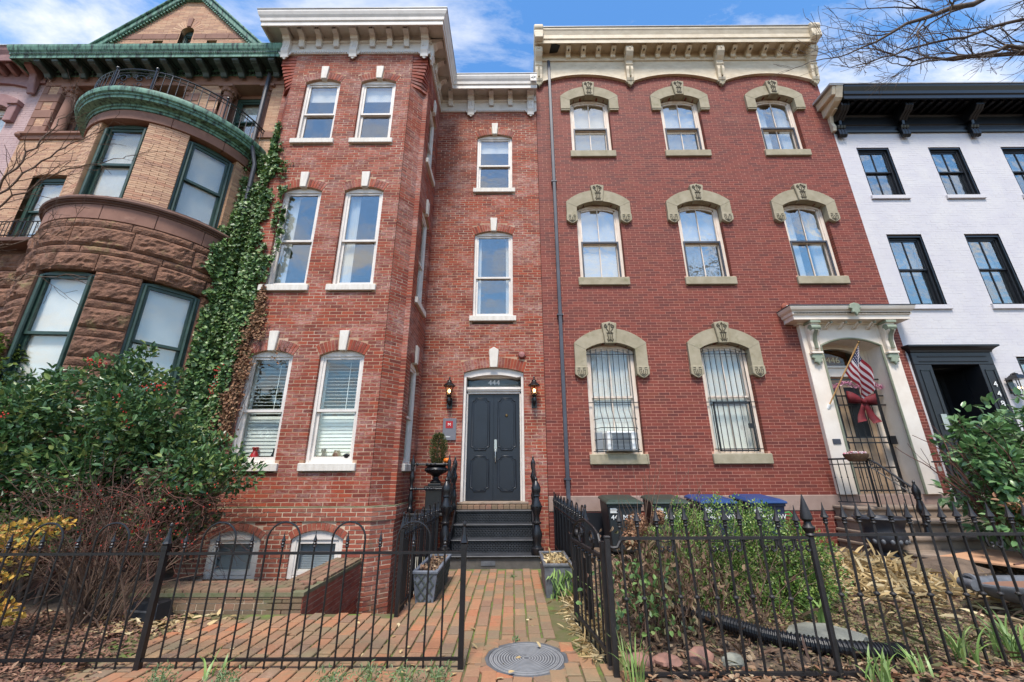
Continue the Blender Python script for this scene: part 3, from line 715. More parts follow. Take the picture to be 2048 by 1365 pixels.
# front doors
dr = MB()
zt = 3.31
o_ = [(-.42-dhw, dz0), (-.42-dhw, dzc-dris)] + arc(-.42, dzc, dhw, dris)[1:-1] + [(-.42+dhw, dzc-dris), (-.42+dhw, dz0)]
iw = dhw-.055; n = len(o_)
i_ = [(-.42-iw, dz0), (-.42-iw, 3.50)] + [(x, z-.10) for x, z in arc(-.42, 3.645, iw, .09, n-3)][1:-1][:n-4] + [(-.42+iw, 3.50), (-.42+iw, dz0)]
dr.strip(o_, i_, Y0+.05, Y0+.30)
dr.box(-.42-iw, -.42+iw, Y0+.16, Y0+.3, 3.20, 3.30); dr.box(-.42-iw, -.42+iw, Y0+.14, Y0+.16, 3.235, 3.27); dr.box(-.42-iw, -.42+iw, Y0+.19, Y0+.3, 3.15, 3.20)
dr.box(-.42-iw, -.42+iw, Y0+.17, Y0+.3, 3.50, 3.56)
dr.box(-.42-iw, -.42-iw+.035, Y0+.19, Y0+.3, dz0, 3.2); dr.box(-.42+iw-.035, -.42+iw, Y0+.19, Y0+.3, dz0, 3.2)
frame = dr.build('door_frame', M['white_trim'], h4, bevel=.006)
MB().box(-.42-iw+.03, -.42+iw-.03, Y0+.235, Y0+.24, 3.30, 3.50).build('transom_glass', M['glass_low'], frame)
MB().box(-.42-iw+.05, -.42+iw-.05, Y0+.55, Y0+.56, 3.25, 3.62).build('transom_backing', M['interior'], frame)
text_part('house_number', '444', .17, M['white_plain'], h4, (-.42, Y0+.228, 3.405), ext=.003, sx=1.05)
def leaf_door(x0, x1, hx):
    d = MB().box(x0, x1, Y0+.235, Y0+.28, dz0+.02, 3.145); do = d.build('door', M['door_paint'], h4, bevel=.004)
    w = x1-x0; pan = MB()
    for za, zb, in ((1.95, 3.06), (1.13, 1.83)):
        xa, xb = x0+.09, x1-.09; c = .07
        def pt(k): return k
        p = []
        def notch(cx, cz, a0): return [(cx+c*math.cos(R(a0-90*k/5)), cz+c*math.sin(R(a0-90*k/5))) for k in range(6)]
        p += notch(xa, zb, 0)[::1]; 
        loop = notch(xa, zb, 0)[::-1] + notch(xb, zb, 270)[::-1] + notch(xb, za, 180)[::-1] + notch(xa, za, 90)[::-1]
        pan.tube([(a, Y0+.232, b) for a, b in loop+[loop[0]]], .013, 6, cap=False)
        ins = [((a-(xa+xb)/2)*.8+(xa+xb)/2, (b-(za+zb)/2)*.93+(za+zb)/2) for a, b in loop]
        pan.tube([(a, Y0+.233, b) for a, b in ins+[ins[0]]], .005, 5, cap=False)
    pan.build('panel_moulding', M['door_paint'], do, smooth='all')
    return do
leaf_door(-.42-iw+.037, -.424, 0); rd = leaf_door(-.416, -.42+iw-.037, 0)
k = MB(); k.box(-.405, -.345, Y0+.222, Y0+.234, 1.92, 2.17); k.tube([(-.375, Y0+.22, 1.97), (-.375, Y0+.165, 1.95), (-.375, Y0+.16, 1.80), (-.375, Y0+.165, 1.71), (-.375, Y0+.225, 1.69)], .013, 8)
k.build('door_handle', M['chrome'], rd, smooth=True, bevel=.003)
k = MB().lathe([(.001, .02), (.02, .018), (.03, .006), (.03, 0)], 0, 0, 14); k.xf(Matrix.Translation((-.14, Y0+.234, 2.68)) @ Matrix.Rotation(math.pi/2, 4, 'X')); k.build('door_knocker', M['brass'], rd, smooth=True)
MB().box(-.424, -.41, Y0+.222, Y0+.236, dz0+.03, 3.14).build('astragal', M['door_paint'], rd)
keystone(h4, -.42, Y0, 3.70, 4.10, .16, .215, peak=True)
MB().box(-1.12, .30, Y0-.06, Y0+.3, .90, .945).build('door_sill', M['step_stone'], h4, bevel=.01)
# wall lanterns beside the doors
def wall_lantern(x, label):
    t = thing('wall_lantern', label, 'lantern', (x, Y0-.01, 2.82), group='lanterns beside the black double doors')
    y = Y0-.16
    b = MB().box(x-.055, x+.055, Y0-.03, Y0-.009, 2.80, 3.02); b.lathe([(.012, 2.86), (.035, 2.90), (.045, 2.96), (.03, 3.0), (.05, 3.04), (.055, 3.07), (.03, 3.08)], x, y, 10); b.tube([(x, Y0-.03, 2.87), (x, Y0-.09, 2.85), (x, y, 2.88)], .014, 6)
    b.build('bracket_arm', M['black_paint'], t, smooth=True)
    MB().lathe([(.052, 3.075), (.092, 3.25)], x, y, 6).build('lamp_glass', LAMPGLASS, t)
    c = MB()
    for q in range(6):
        th = R(q*60); c.tube([(x+.052*math.sin(th), y-.052*math.cos(th), 3.07), (x+.097*math.sin(th), y-.097*math.cos(th), 3.255)], .006, 4)
    c.lathe([(.128, 3.25), (.128, 3.268), (.06, 3.33), (.045, 3.36), (.05, 3.375), (.02, 3.39), (.012, 3.42), (.022, 3.435), (.004, 3.47)], x, y, 12)
    c.build('lamp_cap', M['black_paint'], t, smooth=True)
    MB().sphere((x, y, 3.15), .028, 10, 8, (1, 1, 1.6)).build('bulb', BULB, t, smooth='all')
    return t
LAMPGLASS = glassmat('lamp_glass', tint=(1, .93, .8, 1), refl=.02)
BULB = bpy.data.materials.new('warm_bulb'); BULB.use_nodes = True
_b = BULB.node_tree.nodes['Principled BSDF']; _b.inputs['Emission Color'].default_value = (1, .62, .28, 1); _b.inputs['Emission Strength'].default_value = 5
wall_lantern(-1.355, 'lit black lantern on the brick wall left of the double doors')
wall_lantern(.455, 'lit black lantern on the brick wall right of the double doors')
sg = thing('name_plaque', 'grey metal plaque with red square and white M beside double doors', 'sign', (-1.34, Y0-.012, 2.14))
MB().box(-1.475, -1.195, Y0-.03, Y0-.010, 2.14, 2.59).build('plate', pm('plaque_grey', s_(112,112,120), s_(104,104,112), 4, .5, 0), sg, bevel=.003)
MB().box(-1.415, -1.265, Y0-.034, Y0-.031, 2.385, 2.535).build('red_square', M['red'], sg)
text_part('letter', 'M', .085, M['white_plain'], sg, (-1.34, Y0-.036, 2.46), ext=.001)
m = MB()
for q in range(7): m.box(-1.40+q*.013, -1.392+q*.013, Y0-.033, Y0-.030, 2.20, 2.20+(.028 if q in (0, 3) else .018))
m.build('small_lettering', M['white_plain'], sg)
al = thing('alarm_bell', 'round faded red alarm bell above the double doors', 'alarm bell', (.2, Y0-.01, 3.98))
b = MB().lathe([(.075, 0), (.075, .03), (.06, .05), (.02, .058), (.001, .06)], 0, 0, 20); b.xf(Matrix.Translation((.2, Y0-.02, 3.98)) @ Matrix.Rotation(math.pi/2, 4, 'X')); b.build('gong', pm('faded_red_paint', s_(158,104,98), s_(140,88,84), 8, .5, .1), al, smooth=True)
MB().box(.17, .30, Y0-.018, Y0-.004, 3.95, 4.02).build('mount', M['brick446'], al)
# ================================================================ HOUSE 446: maroon pressed brick, sandstone hoods, cream cornice
h6 = thing('brick_house', 'maroon brick row house with sandstone window hoods and peeling cream cornice', 'house', (4.7, Y0, 0))
b6 = Bricks(h6); L6, H6, J6 = .235, .065, .0078
WC = [2.175, 4.70, 7.35]; F6 = [(1.845, 4.24), (5.885, 8.0), (9.645, 11.54)]
HW6, RI6 = .55, .16
def hood_hole(c, a, b, ear):   # outline of the stone hood
    def f(z):
        if a-.205 < z < a: return (c-.605, c+.605)
        if a <= z < ear: return (c-HW6, c+HW6)
        zs = b+.02
        if ear <= z < zs: return (c-.805, c+.805)
        if z < b+.36:
            t = (z-zs)/(.34); w = .805*math.sqrt(max(0, 1-t*t))**1.0 if False else .80*math.sqrt(max(0, 1-t))
            return (c-w, c+w)
        return None
    return f
Hh, Hb = [], []
for i, c in enumerate(WC):
    for j, (a, b) in enumerate(F6):
        if i == 2 and j == 0: continue
        ear = [3.45, 7.38, 11.02][j]
        Hh.append(arch_hole(c, HW6, a-.2, b, RI6)); Hb.append(arch_hole(c, HW6+.004, a-.2, b+.03, RI6))
        Hh.append(rect_hole(c, .605, a-.205, a-.001))
PX0, PX1, PC, PHW, PZC, PRI = 6.46, 8.50, 7.485, .665, 4.30, .17
Hp = [rect_hole((PX0+PX1)/2, (PX1-PX0)/2-.03, .9, 4.95)]
b6.face((0, Y0), 0, .70, 8.745, 1.047, 12.75, L6, H6, J6, M['brick446'], Hh+Hp, Hb+Hp, proud=.0018, jit=.0004, backing=M['mortar446'], bt=.3)
b6.face((0, Y0-.02), 0, .70, 8.745, -.6, .75, .236, .0655, .009, M['brick446'], proud=.002, jit=.0004, backing=M['mortar446'], bt=.25, bname='basement_wall')
b6.finish(300, hidden=lambda px, py: py > 985)
pl = MB(); pl.box(.70, 3.4, Y0-.035, Y0+.28, .755, 1.044); pl.build('plinth_stone', M['limestone'], h6, bevel=.012)
pl = MB(); pl.box(3.404, 6.455, Y0-.035, Y0+.28, .755, 1.044); pl.build('plinth_stone', M['limestone'], h6, bevel=.012)
pl = MB(); pl.box(6.459, 8.745, Y0-.035, Y0+.28, .755, 1.044); pl.build('plinth_stone', M['limestone'], h6, bevel=.012)
def carving(parent, x, y, z0, z1, w, ky=False):
    m = MB(); h = z1-z0; zc = (z0+z1)/2
    if ky:
        for s in (-1, 1):
            m.tube([(s*p[0], y, p[1]) for p in scroll(.075, z1-.10, .048, 1.25, 16, R(100), s)], .012, 4)
            m.tube([(s*.03, y, z0+.05), (s*.05, y, zc-.05), (s*.025, y, zc+.03), (s*.07, y, z1-.16)], .012, 4)
            m.tube([(s*.07, y, z0+.10), (s*.045, y, z0+.04), (0, y, z0+.09)], .010, 4)
        m.tube([(0, y, z0+.04), (0, y, z1-.04)], .010, 4); m.tube([(-.075, y, zc-.01), (.075, y, zc-.01)], .012, 4)
        m.tube([(-.03, y, z1-.07), (0, y, z1-.02), (.03, y, z1-.07)], .010, 4)
    else:
        for s in (-1, 1):
            m.tube([(s*.085, y, z1-.03), (s*.035, y, z1-.03), (s*.035, y, z1-.07), (s*.085, y, z1-.07), (s*.08, y, z0+.07), (0, y, z0+.015)], .010, 4)
            m.tube([(s*.05, y, z1-.10), (s*.045, y, z0+.09), (0, y, z0+.04)], .012, 4)
        m.tube([(0, y, z0+.05), (0, y, z1-.08)], .009, 4)
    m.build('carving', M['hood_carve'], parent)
def hood6(c, a, b, ear, carved):
    rise = .34; zo = b+.345
    ow = .80; iw = HW6-.005
    out = [(-ow, b-.02)] + [(x, z) for x, z in arc(0, zo, ow, rise, 14)][0:] + [(ow, b-.02)]
    inn = [(-iw, b-.02-.13)] + [(x, z) for x, z in arc(0, b+.012, iw, RI6, 14)] + [(iw, b-.02-.13)]
    m = MB().strip(out, inn, -.075, .10)
    o = m.build('window_hood', M['hood_stone'], h6, loc=(c, Y0, 0), bevel=.012)
    for s in (-1, 1):
        d = MB(); xs = sorted((s*iw, s*ow)); d.box(xs[0], xs[1], -.072, .09, ear+.24 if carved else ear+.09, b-.15-.0 if False else b-.152)
        d.add([(s*iw, -.072, b-.1525), (s*ow, -.072, b-.1525), (s*ow, -.072, b-.022), (s*iw, -.072, b-.152), (s*iw, .09, b-.1525), (s*ow, .09, b-.1525), (s*ow, .09, b-.022), (s*iw, .09, b-.152)], [(0,1,2,3),(4,7,6,5),(1,5,6,2)])
        d.build('impost', M['hood_stone'], o)
        e = MB(); t = .25 if carved else .09
        if carved:
            x0, x1 = xs; xm = (x0+x1)/2
            e.prism([(x0-.012, ear+t-.005), (x1+.012, ear+t-.005), (x1+.012, ear+.07), (xm+.05, ear), (xm, ear-.02), (xm-.05, ear), (x0-.012, ear+.07)][::-1], -.085, .085)
            eo = e.build('carved_drop', M['hood_stone'], o, bevel=.008)
            q = MB(); q_ = xm
            cm = MB(); sx = []
            for s2 in (-1, 1):
                cm.tube([(q_+s2*.085, -.088, ear+.21), (q_+s2*.035, -.088, ear+.21), (q_+s2*.035, -.088, ear+.165), (q_+s2*.085, -.088, ear+.165), (q_+s2*.075, -.088, ear+.07), (q_, -.088, ear+.01)], .007, 4)
                cm.tube([(q_+s2*.045, -.088, ear+.14), (q_+s2*.04, -.088, ear+.08), (q_, -.088, ear+.04)], .008, 4)
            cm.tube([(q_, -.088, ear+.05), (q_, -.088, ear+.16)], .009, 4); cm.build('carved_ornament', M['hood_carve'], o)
        else:
            e.box(xs[0]-.006, xs[1]+.006, -.080, .085, ear+.045, ear+.0885); e.box(xs[0]+.004, xs[1]-.004, -.068, .08, ear, ear+.0445); e.build('moulded_drop', M['hood_stone'], o, bevel=.006)
    kz0, kz1 = b-.03, b+.47
    k = MB().prism([(-.115, kz0), (.115, kz0), (.165, kz1-.06), (.17, kz1-.02), (.08, kz1), (0, kz1+.02), (-.08, kz1), (-.17, kz1-.02), (-.165, kz1-.06)], -.13, .05)
    k.build('keystone', M['hood_stone'], o, bevel=.012)
    carving(o, 0, -.132, kz0, kz1, .3, ky=True)
    return o
for i, c in enumerate(WC):
    for j, (a, b) in enumerate(F6):
        if i == 2 and j == 0: continue
        ear = [3.45, 7.38, 11.02][j]
        hood6(c, a, b, ear, j < 2)
        up = [('slats', a, b, M['blind']), ('shade', a+(b-a)*.45, b, M['blind']), ('shade', a+(b-a)*.42, b, M['blind'])][j]
        if i == 2: up = ('curtain', a, b, M['curtain'])
        if i == 0 and j == 1: up = ('shade', a, b, M['blind'])
        rail = [3.03, 6.88, 10.47][j]
        o = sash_window(h6, (c, Y0, 0), 0, HW6-.01, a, b, RI6, M['cream_white'], M['glass_old' if j else 'glass_pale'], fw=.085, rev=.10, fd=.12, sw=.04, mull=1, rail=rail, arched_sash=True, blind=up, blind_d=.125)
        if j and up[0] == 'shade' and up[1] > a+.1: MB().box(-HW6+.1, HW6-.1, .245, .249, a, up[1]+.05).build('lower_shade', M['blind_grey'], o)
        s = MB().box(-.605, .605, -.06, .16, a-.205, a-.001); s.build('sill', M['hood_stone'], o, bevel=.012)
        if j > 0:    # grey storm screen over the lower sash
            m = MB(); iw = HW6-.095
            for x0, x1, z0, z1 in ((-iw-.006, -iw+.03, a+.01, rail+.05), (iw-.03, iw+.006, a+.01, rail+.05), (-iw+.03, iw-.03, rail+.005, rail+.05)): m.box(x0, x1, .085, .112, z0, z1)
            m.build('storm_frame', M['pipe_grey'], o)
# iron guards on the ground floor windows
def guard(c, bow):
    t = thing('window_guard', ('bowed black iron window guard around the air conditioner' if bow else 'flat black iron window guard with hinged lower panel'), 'window guard', (c, Y0, 1.85), group='iron guards on the ground floor windows')
    y = Y0+.045
    r = MB()
    zz = [1.90, 2.92, 4.00]
    for z in zz[1:]: r.tube([(c-.55, y, z), (c+.56, y, z)], .011, 4)
    r.build('cross_rail', M['iron'], t)
    xs = [-.43+.123*k for k in range(8)]
    for k, x in enumerate(xs):
        b = MB()
        if bow and 0 < k < 7: b.tube([(c+x, y, 4.12), (c+x, y, 2.9), (c+x, y-.02, 2.75), (c+x, y-.26, 2.42), (c+x, y-.28, 1.93)], .009, 5)
        else: b.tube([(c+x, y, 4.12), (c+x, y, 1.88)], .009, 5)
        b.build('bar', M['iron'], t)
    b = MB()
    if bow:
        for z in (1.93, 2.13, 2.36, 2.55):
            b.tube([(c-.46, y, z), (c-.36, y-.27, z), (c+.36, y-.27, z), (c+.46, y, z)], .009, 4)
        b.tube([(c-.5, y, 1.9), (c+.5, y, 1.9)], .012, 4)
        b.build('cage', M['iron'], t)
    else:
        for x0, x1, z0, z1 in ((-.40, -.37, 1.89, 2.92), (.37, .40, 1.89, 2.92), (-.40, .40, 1.89, 1.92), (-.40, .40, 2.88, 2.93)): b.box(c+x0, c+x1, y-.02, y+.012, z0, z1)
        b.box(c+.28, c+.38, y-.04, y+.0, 2.36, 2.46); b.build('hinged_panel', M['iron'], t)
        MB().box(c-.5, c+.52, y-.01, y+.01, 1.93, 1.95).build('bottom_rail', M['iron'], t)
guard(WC[0], True); guard(WC[1], False)
ac = thing('air_conditioner', 'white window air conditioner inside the bowed iron guard', 'air conditioner', (WC[0]+.03, Y0-.1, 1.89))
x, y = WC[0]+.05, Y0-.16
MB().box(x-.30, x+.30, y, y+.35, 1.90, 2.29).build('case', M['white_plain'], ac, bevel=.015)
m = MB()
for k in range(13): m.box(x-.20, x+.20, y-.008, y-.001, 1.93+k*.026, 1.943+k*.026)
m.build('grille', M['pipe_grey'], ac)
MB().box(x-.30, x+.30, y-.006, y-.0015, 1.90, 1.915).build('drip_edge', M['black_satin'], ac)
m = MB()
for sx in (-1, 1): m.box(min(sx*.30, sx*.46)+WC[0]+.03, max(sx*.30, sx*.46)+WC[0]+.03, Y0+.14, Y0+.15, 1.89, 2.30)
m.build('side_panel', M['blind_grey'], ac)
# downspout
ds = thing('downspout', 'tall dark grey metal downspout on the maroon brick house', 'downspout', (1.09, Y0-.06, .1))
m = MB().box(1.05, 1.13, Y0-.10, Y0-.022, .1, 12.95); m.build('pipe', M['pipe_grey'], ds, bevel=.012, seg=2)
for z in (1.35, 4.9, 8.6): MB().box(1.02, 1.16, Y0-.108, Y0-.004, z, z+.035).build('strap', M['pipe_grey'], ds)
# cornice
cz = 12.90
fr = [(.70, 12.0)]
cus = [.79, 3.39, 5.99, 8.66]
bot = []
for k in range(3):
    a, b = cus[k], cus[k+1]; bot += arc((a+b)/2, 12.34, (b-a)/2, .30, 16)[(0 if k == 0 else 1):]
poly = [(.70, bot[0][1]-.03)] + bot + [(8.745, bot[-1][1]-.03), (8.745, cz), (.70, cz)]
MB().prism(poly, Y0-.06, Y0+.1).build('frieze_board', M['cream'], h6)
ar = MB(); 
up = [(x, z+.05) for x, z in bot]; ar.strip(up, [(x, z-.006) for x, z in bot], Y0-.085, Y0-.055); up2 = [(x, z+.085) for x, z in bot]; ar.strip(up2, [(x, z+.065) for x, z in bot], Y0-.075, Y0-.055)
ar.build('frieze_moulding', M['cream'], h6)
p6 = [(.70, Y0), (8.745, Y0)]
prof6 = [(-.1, 12.86), (.09, 12.86), (.11, 12.90), (.11, 12.93), (.065, 12.95), (.065, 13.20), (.40, 13.20), (.40, 13.12), (.425, 13.11), (.425, 13.24), (.45, 13.26), (.445, 13.40), (.48, 13.52), (.50, 13.56), (.50, 13.63), (-.1, 13.70)]
MB().sweep(p6, prof6).build('cornice', M['cream'], h6)
MB().sweep([(.68, Y0), (8.77, Y0)], [(-.1, 13.634), (.52, 13.634), (.52, 13.66), (-.1, 13.75)]).build('roof_edge', M['roof'], h6)
MB().box(.71, 8.74, Y0+.05, 18, 13.62, 13.70).build('roof', M['roof'], h6)
def console6(x):
    p = [(0, 12.08), (.07, 12.06), (.10, 12.14), (.11, 12.28), (.14, 12.42), (.13, 12.56), (.16, 12.58), (.16, 12.62), (.13, 12.64), (.15, 12.72), (.24, 12.80), (.31, 12.90), (.33, 13.0), (.31, 13.10), (.25, 13.15), (.25, 13.195), (0, 13.195)]
    b = bracket(p, .20); o = b.build('bracket', M['cream'], h6, loc=(x, Y0-.04, 0), bevel=.012)
    sc = MB()
    for s in (-1, 1): sc.tube([(s*.104, -q[0], q[1]) for q in scroll(.20, 13.02, .10, 1.4, 20, R(40), -1)], .014, 5)
    sc.box(-.015, .015, -.345, -.2, 12.98, 13.02); sc.build('scroll', M['cream'], o)
    lf = MB(); lf.prism([(-.12, 12.09), (.12, 12.09), (.115, 12.02), (.07, 12.0), (.075, 11.95), (.03, 11.93), (0, 11.88), (-.03, 11.93), (-.075, 11.95), (-.07, 12.0), (-.115, 12.02)][::-1], -.06, .03); lf.build('leaf_drop', M['hood_stone'], o, bevel=.012)
    mm = MB(); mm.tube([(0, -.125, 12.16), (0, -.15, 12.50)], .025, 6); mm.build('bracket_rib', M['hood_stone'], o)
    MB().box(-.12, .12, -.36, 0, 13.15, 13.192).build('bracket_cap', M['cream'], o)
for x in (.79, 3.39, 5.99, 8.66): console6(x)
def modillion(x):
    p = [(0, 12.90), (.05, 12.89), (.08, 12.94), (.11, 13.01), (.22, 13.04), (.29, 13.10), (.29, 13.165), (0, 13.165)]
    b = bracket(p, .13); b.tube([(-.07, -.06, 12.95), (.07, -.06, 12.95)], .05, 8); b.box(-.08, .08, -.31, 0, 13.165, 13.195); o = b.build('modillion', M['cream'], h6, loc=(x, Y0-.064, 0), bevel=.008)
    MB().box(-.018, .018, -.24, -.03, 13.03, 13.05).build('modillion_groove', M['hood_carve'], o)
for a, b, n, st in ((.79, 3.39, 5, 1), (3.39, 5.99, 5, 0), (5.99, 8.66, 5, 0)):
    for k in range(st, n): modillion(a+(b-a)*(k+1)/(n+1))
m = MB(); m.add([(1.16, Y0-.39, 13.195), (1.42, Y0-.30, 13.195), (1.36, Y0-.1, 13.195), (1.12, Y0-.07, 13.195), (1.16, Y0-.38, 13.18), (1.4, Y0-.30, 13.18), (1.34, Y0-.1, 13.18), (1.14, Y0-.08, 13.18)], [(0,1,2,3),(7,6,5,4)])
m.build('rotten_gap', M['black_satin'], h6, label='dark rotten hole in the cornice soffit by the downspout')
for x in (.79, 8.66):
    e = MB(); e.box(x-.13, x+.13, Y0-.57, Y0-.1, 13.16, 13.46); e.lathe([(.001, -.13), (.16, -.13), (.16, .13), (.001, .13)], 0, 0, 16)
    st = len(e.v)-64; e.xf(Matrix.Translation((x, Y0-.45, 13.56)) @ Matrix.Rotation(math.pi/2, 4, 'Y'), st)
    e.build('cornice_end_scroll', M['cream'], h6, smooth=True, bevel=.02)
# shell
m = MB(); m.box(.70, .78, Y0+.31, 18, -.5, 13.6); m.box(8.62, 8.74, Y0+.31, 18, -.5, 13.6); m.box(.78, 8.62, 17.9, 18, -.5, 13.6); m.box(.8, 8.6, 12.5, 12.6, -.5, 13.6); m.build('party_wall', M['interior'], h6)
m = MB()
for z in (1.0, 5.0, 8.9): m.box(.79, 8.61, Y0+.31, 17.8, z-.12, z)
m.build('floor', M['interior'], h6)
# portico
def pilaster(x0, x1):
    m = MB().box(x0, x1, Y0-.10, Y0+.30, 1.047, 4.63); return m.build('pilaster', M['cream_clean'], h6, bevel=.01)
pilaster(PX0, PC-PHW); pilaster(PC+PHW, PX1)
o_ = [(PC-PHW-.001, 4.64), (PC-PHW-.001, 4.6)] + [(PC-PHW+2*PHW*k/14, 4.64) for k in range(15)] + [(PC+PHW+.001, 4.6), (PC+PHW+.001, 4.64)]
o_ = [(PC-PHW, 4.645)] + [(PC-PHW+2*PHW*k/14, 4.645) for k in range(1, 14)] + [(PC+PHW, 4.645)]
i_ = arc(PC, PZC, PHW, PRI, 14)
MB().strip(o_, i_, Y0-.098, Y0+.30).build('arch_panel', M['cream_clean'], h6)
g = MB(); g.tube([(PC-PHW, Y0-.103, 1.05), (PC-PHW, Y0-.103, 4.13)] + [(x, Y0-.103, z) for x, z in i_] + [(PC+PHW, Y0-.103, 4.13), (PC+PHW, Y0-.103, 1.05)], .024, 8); g.build('green_bead', M['sage_dark'], h6, smooth=True)
# deep reveal and inner frame
r = MB(); r.box(PC-PHW-.1, PC-PHW, Y0+.3, Y0+.62, 1.047, 4.2); r.box(PC+PHW, PC+PHW+.1, Y0+.3, Y0+.62, 1.047, 4.2)
cv = arc(PC, PZC, PHW, PRI, 14); r.strip([(x, z+.1) for x, z in cv], cv, Y0+.30, Y0+.62); r.build('door_reveal', M['cream_clean'], h6)
YI = Y0+.36
fr_ = MB(); fr_.box(PC-PHW, PC-PHW+.13, YI, YI+.12, 1.05, 4.2); fr_.box(PC+PHW-.16, PC+PHW, YI, YI+.12, 1.05, 4.2); fr_.box(PC-PHW+.13, PC+PHW-.16, YI-.06, YI+.12, 3.52, 3.78); fr_.box(PC-PHW+.10, PC+PHW-.13, YI-.09, YI, 3.72, 3.76)
cv2 = [(x, z) for x, z in arc(PC-.015, PZC-.10, PHW-.14, .14, 14)]
fr_.strip([(PC-PHW+.13+(2*PHW-.29)*k/14, 4.31) for k in range(15)], cv2, YI, YI+.12); of = fr_.build('door_frame', M['cream_clean'], h6, bevel=.008)
MB().prism([(PC-PHW+.12, 3.77), (PC+PHW-.15, 3.77)] + [(x, z+.01) for x, z in cv2[::-1]], YI+.05, YI+.055).build('transom_glass', M['glass_low'], of)
MB().box(PC-PHW+.0, PC+PHW, YI+.5, YI+.52, 3.4, 4.3).build('vestibule_backing', pm('warm_vestibule', s_(176,112,54), s_(150,92,46), 3, .8, 0), of)  # upright board added behind the transom, coloured orange-brown for the interior
text_part('house_number', '446', .20, M['gold_num'], h6, (PC-.06, YI+.045, 3.93), ext=.002, sx=1.05)
MB().box(PC-PHW, PC+PHW, Y0-.02, Y0+1.2, 1.0, 1.049).build('threshold', M['step_stone'], h6)
dd = MB().box(PC-PHW+.13, PC+PHW-.16, YI+.06, YI+.11, 1.05, 3.52); do = dd.build('door', pm('tan_door_paint', s_(186,160,132), s_(170,144,118), 3, .5, .1), h6)
m = MB()
for x0, x1, z0, z1 in ((-.40, -.18, 2.2, 3.3), (-.40, -.18, 1.95, 2.12), (.02, .36, 2.2, 3.3)): m.box(PC+x0, PC+x1, YI+.05, YI+.062, z0, z1)
m.build('door_glass', M['black_satin'], do)
m = MB(); m.box(PC-.05, PC+.2, YI+.045, YI+.058, 1.70, 1.76); m.build('mail_slot', M['brass'], do)
# cap
cpath = [(PX0-.02, Y0), (PX0-.02, Y0-.10), (PX1+.02, Y0-.10), (PX1+.02, Y0)]
cprof = [(-.1, 4.63), (.03, 4.63), (.04, 4.66), (.24, 4.67), (.24, 4.76), (.27, 4.78), (.275, 4.84), (.32, 4.88), (.34, 4.93), (.34, 4.96), (-.1, 5.0)]
cap = MB().sweep(cpath, cprof).build('door_cap', M['cream_clean'], h6)
MB().sweep(cpath, [(-.1, 4.962), (.355, 4.962), (.355, 4.978), (-.1, 5.03)]).build('cap_flashing', M['pipe_grey'], cap)
m = MB(); x = PX0-.25
while x < PX1+.25: m.box(x, x+.018, Y0-.10-.287, Y0-.10-.272, 4.795, 4.82); x += .032
m.build('bead_course', M['hood_carve'], cap, kind='stuff')
lf = lambda x, z, y, s, mt, par: MB().prism([(x+s*a, z+s*b) for a, b in ((-.10, .12), (-.13, .02), (-.08, 0), (-.09, -.08), (-.03, -.09), (0, -.16), (.03, -.09), (.09, -.08), (.08, 0), (.13, .02), (.10, .12), (0, .15))][::-1], y-.03, y+.03).build('acanthus_leaf', mt, par, bevel=.012)
lf(PC+.02, 4.86, Y0-.45, 1.0, M['sage'], h6)
for x in (PX0+.19, PX1-.19):
    p = [(0, 3.98), (.08, 3.99), (.10, 4.08), (.09, 4.22), (.13, 4.34), (.20, 4.42), (.23, 4.50), (.20, 4.57), (.24, 4.60), (.24, 4.66), (0, 4.66)]
    b = bracket(p, .19); o = b.build('console', M['cream_clean'], h6, loc=(x, Y0-.10, 0), bevel=.015)
    m = MB(); m.tube([(-.10, -.17, 4.50), (.10, -.17, 4.50)], .068, 12); m.box(-.11, .11, -.25, -.02, 4.595, 4.645); m.build('console_roll', M['sage'], o, smooth=True)
    m = MB(); m.tube([(0, -.10, 4.04), (0, -.10, 4.24), (0, -.15, 4.37), (0, -.215, 4.45)], .042, 6); m.build('console_hollow', M['sage_dark'], o, smooth=True)
    m = MB()
    for s in (-1, 1): m.tube([(s*.10, -.06-q[0], q[1]) for q in scroll(.03, 4.44, .055, 1.3, 16, R(60), -1)], .010, 4)
    m.build('side_scroll', M['cream_clean'], o)
    MB().box(-.12, .12, -.105, 0, 3.93, 3.978).build('console_tray', M['cream_clean'], o, bevel=.006)
    lf(0, 3.82, -.05, .95, M['sage'], o)
for k in range(4):
    x = PC-.48+k*.32
    m = MB()
    for d in (-.03, .03): m.tube([(x+d, Y0-.115, 4.52), (x+d, Y0-.16, 4.53), (x+d+.01, Y0-.22, 4.58), (x+d+.02, Y0-.28, 4.62)], .018, 5)
    m.build('soffit_bracket', M['cream_clean'], h6, smooth=True)
    MB().box(x+.02, x+.06, Y0-.30, Y0-.26, 4.60, 4.64).build('soffit_stud', M['sage_dark'], h6)
# alarm gong by the cap
ag = thing('alarm_gong', 'rusty orange alarm gong left of the cream door cap', 'alarm bell', (6.28, Y0-.02, 5.07))
b = MB().lathe([(.10, 0), (.105, .03), (.085, .06), (.03, .075), (.001, .076)], 0, 0, 20); b.xf(Matrix.Translation((6.28, Y0-.05, 5.07)) @ Matrix.Rotation(math.pi/2, 4, 'X')); b.build('gong', pm('rusty_orange', s_(150,78,54), s_(112,56,42), 14, .7, .3), ag, smooth=True)
b = MB().lathe([(.012, .078), (.028, .08), (.028, .09), (.012, .09)], 0, 0, 12); b.xf(Matrix.Translation((6.28, Y0-.05, 5.07)) @ Matrix.Rotation(math.pi/2, 4, 'X')); b.build('washer', M['white_plain'], ag)
MB().box(6.30, 6.55, Y0-.06, Y0-.01, 4.99, 5.10).build('mount', M['pipe_grey'], ag)
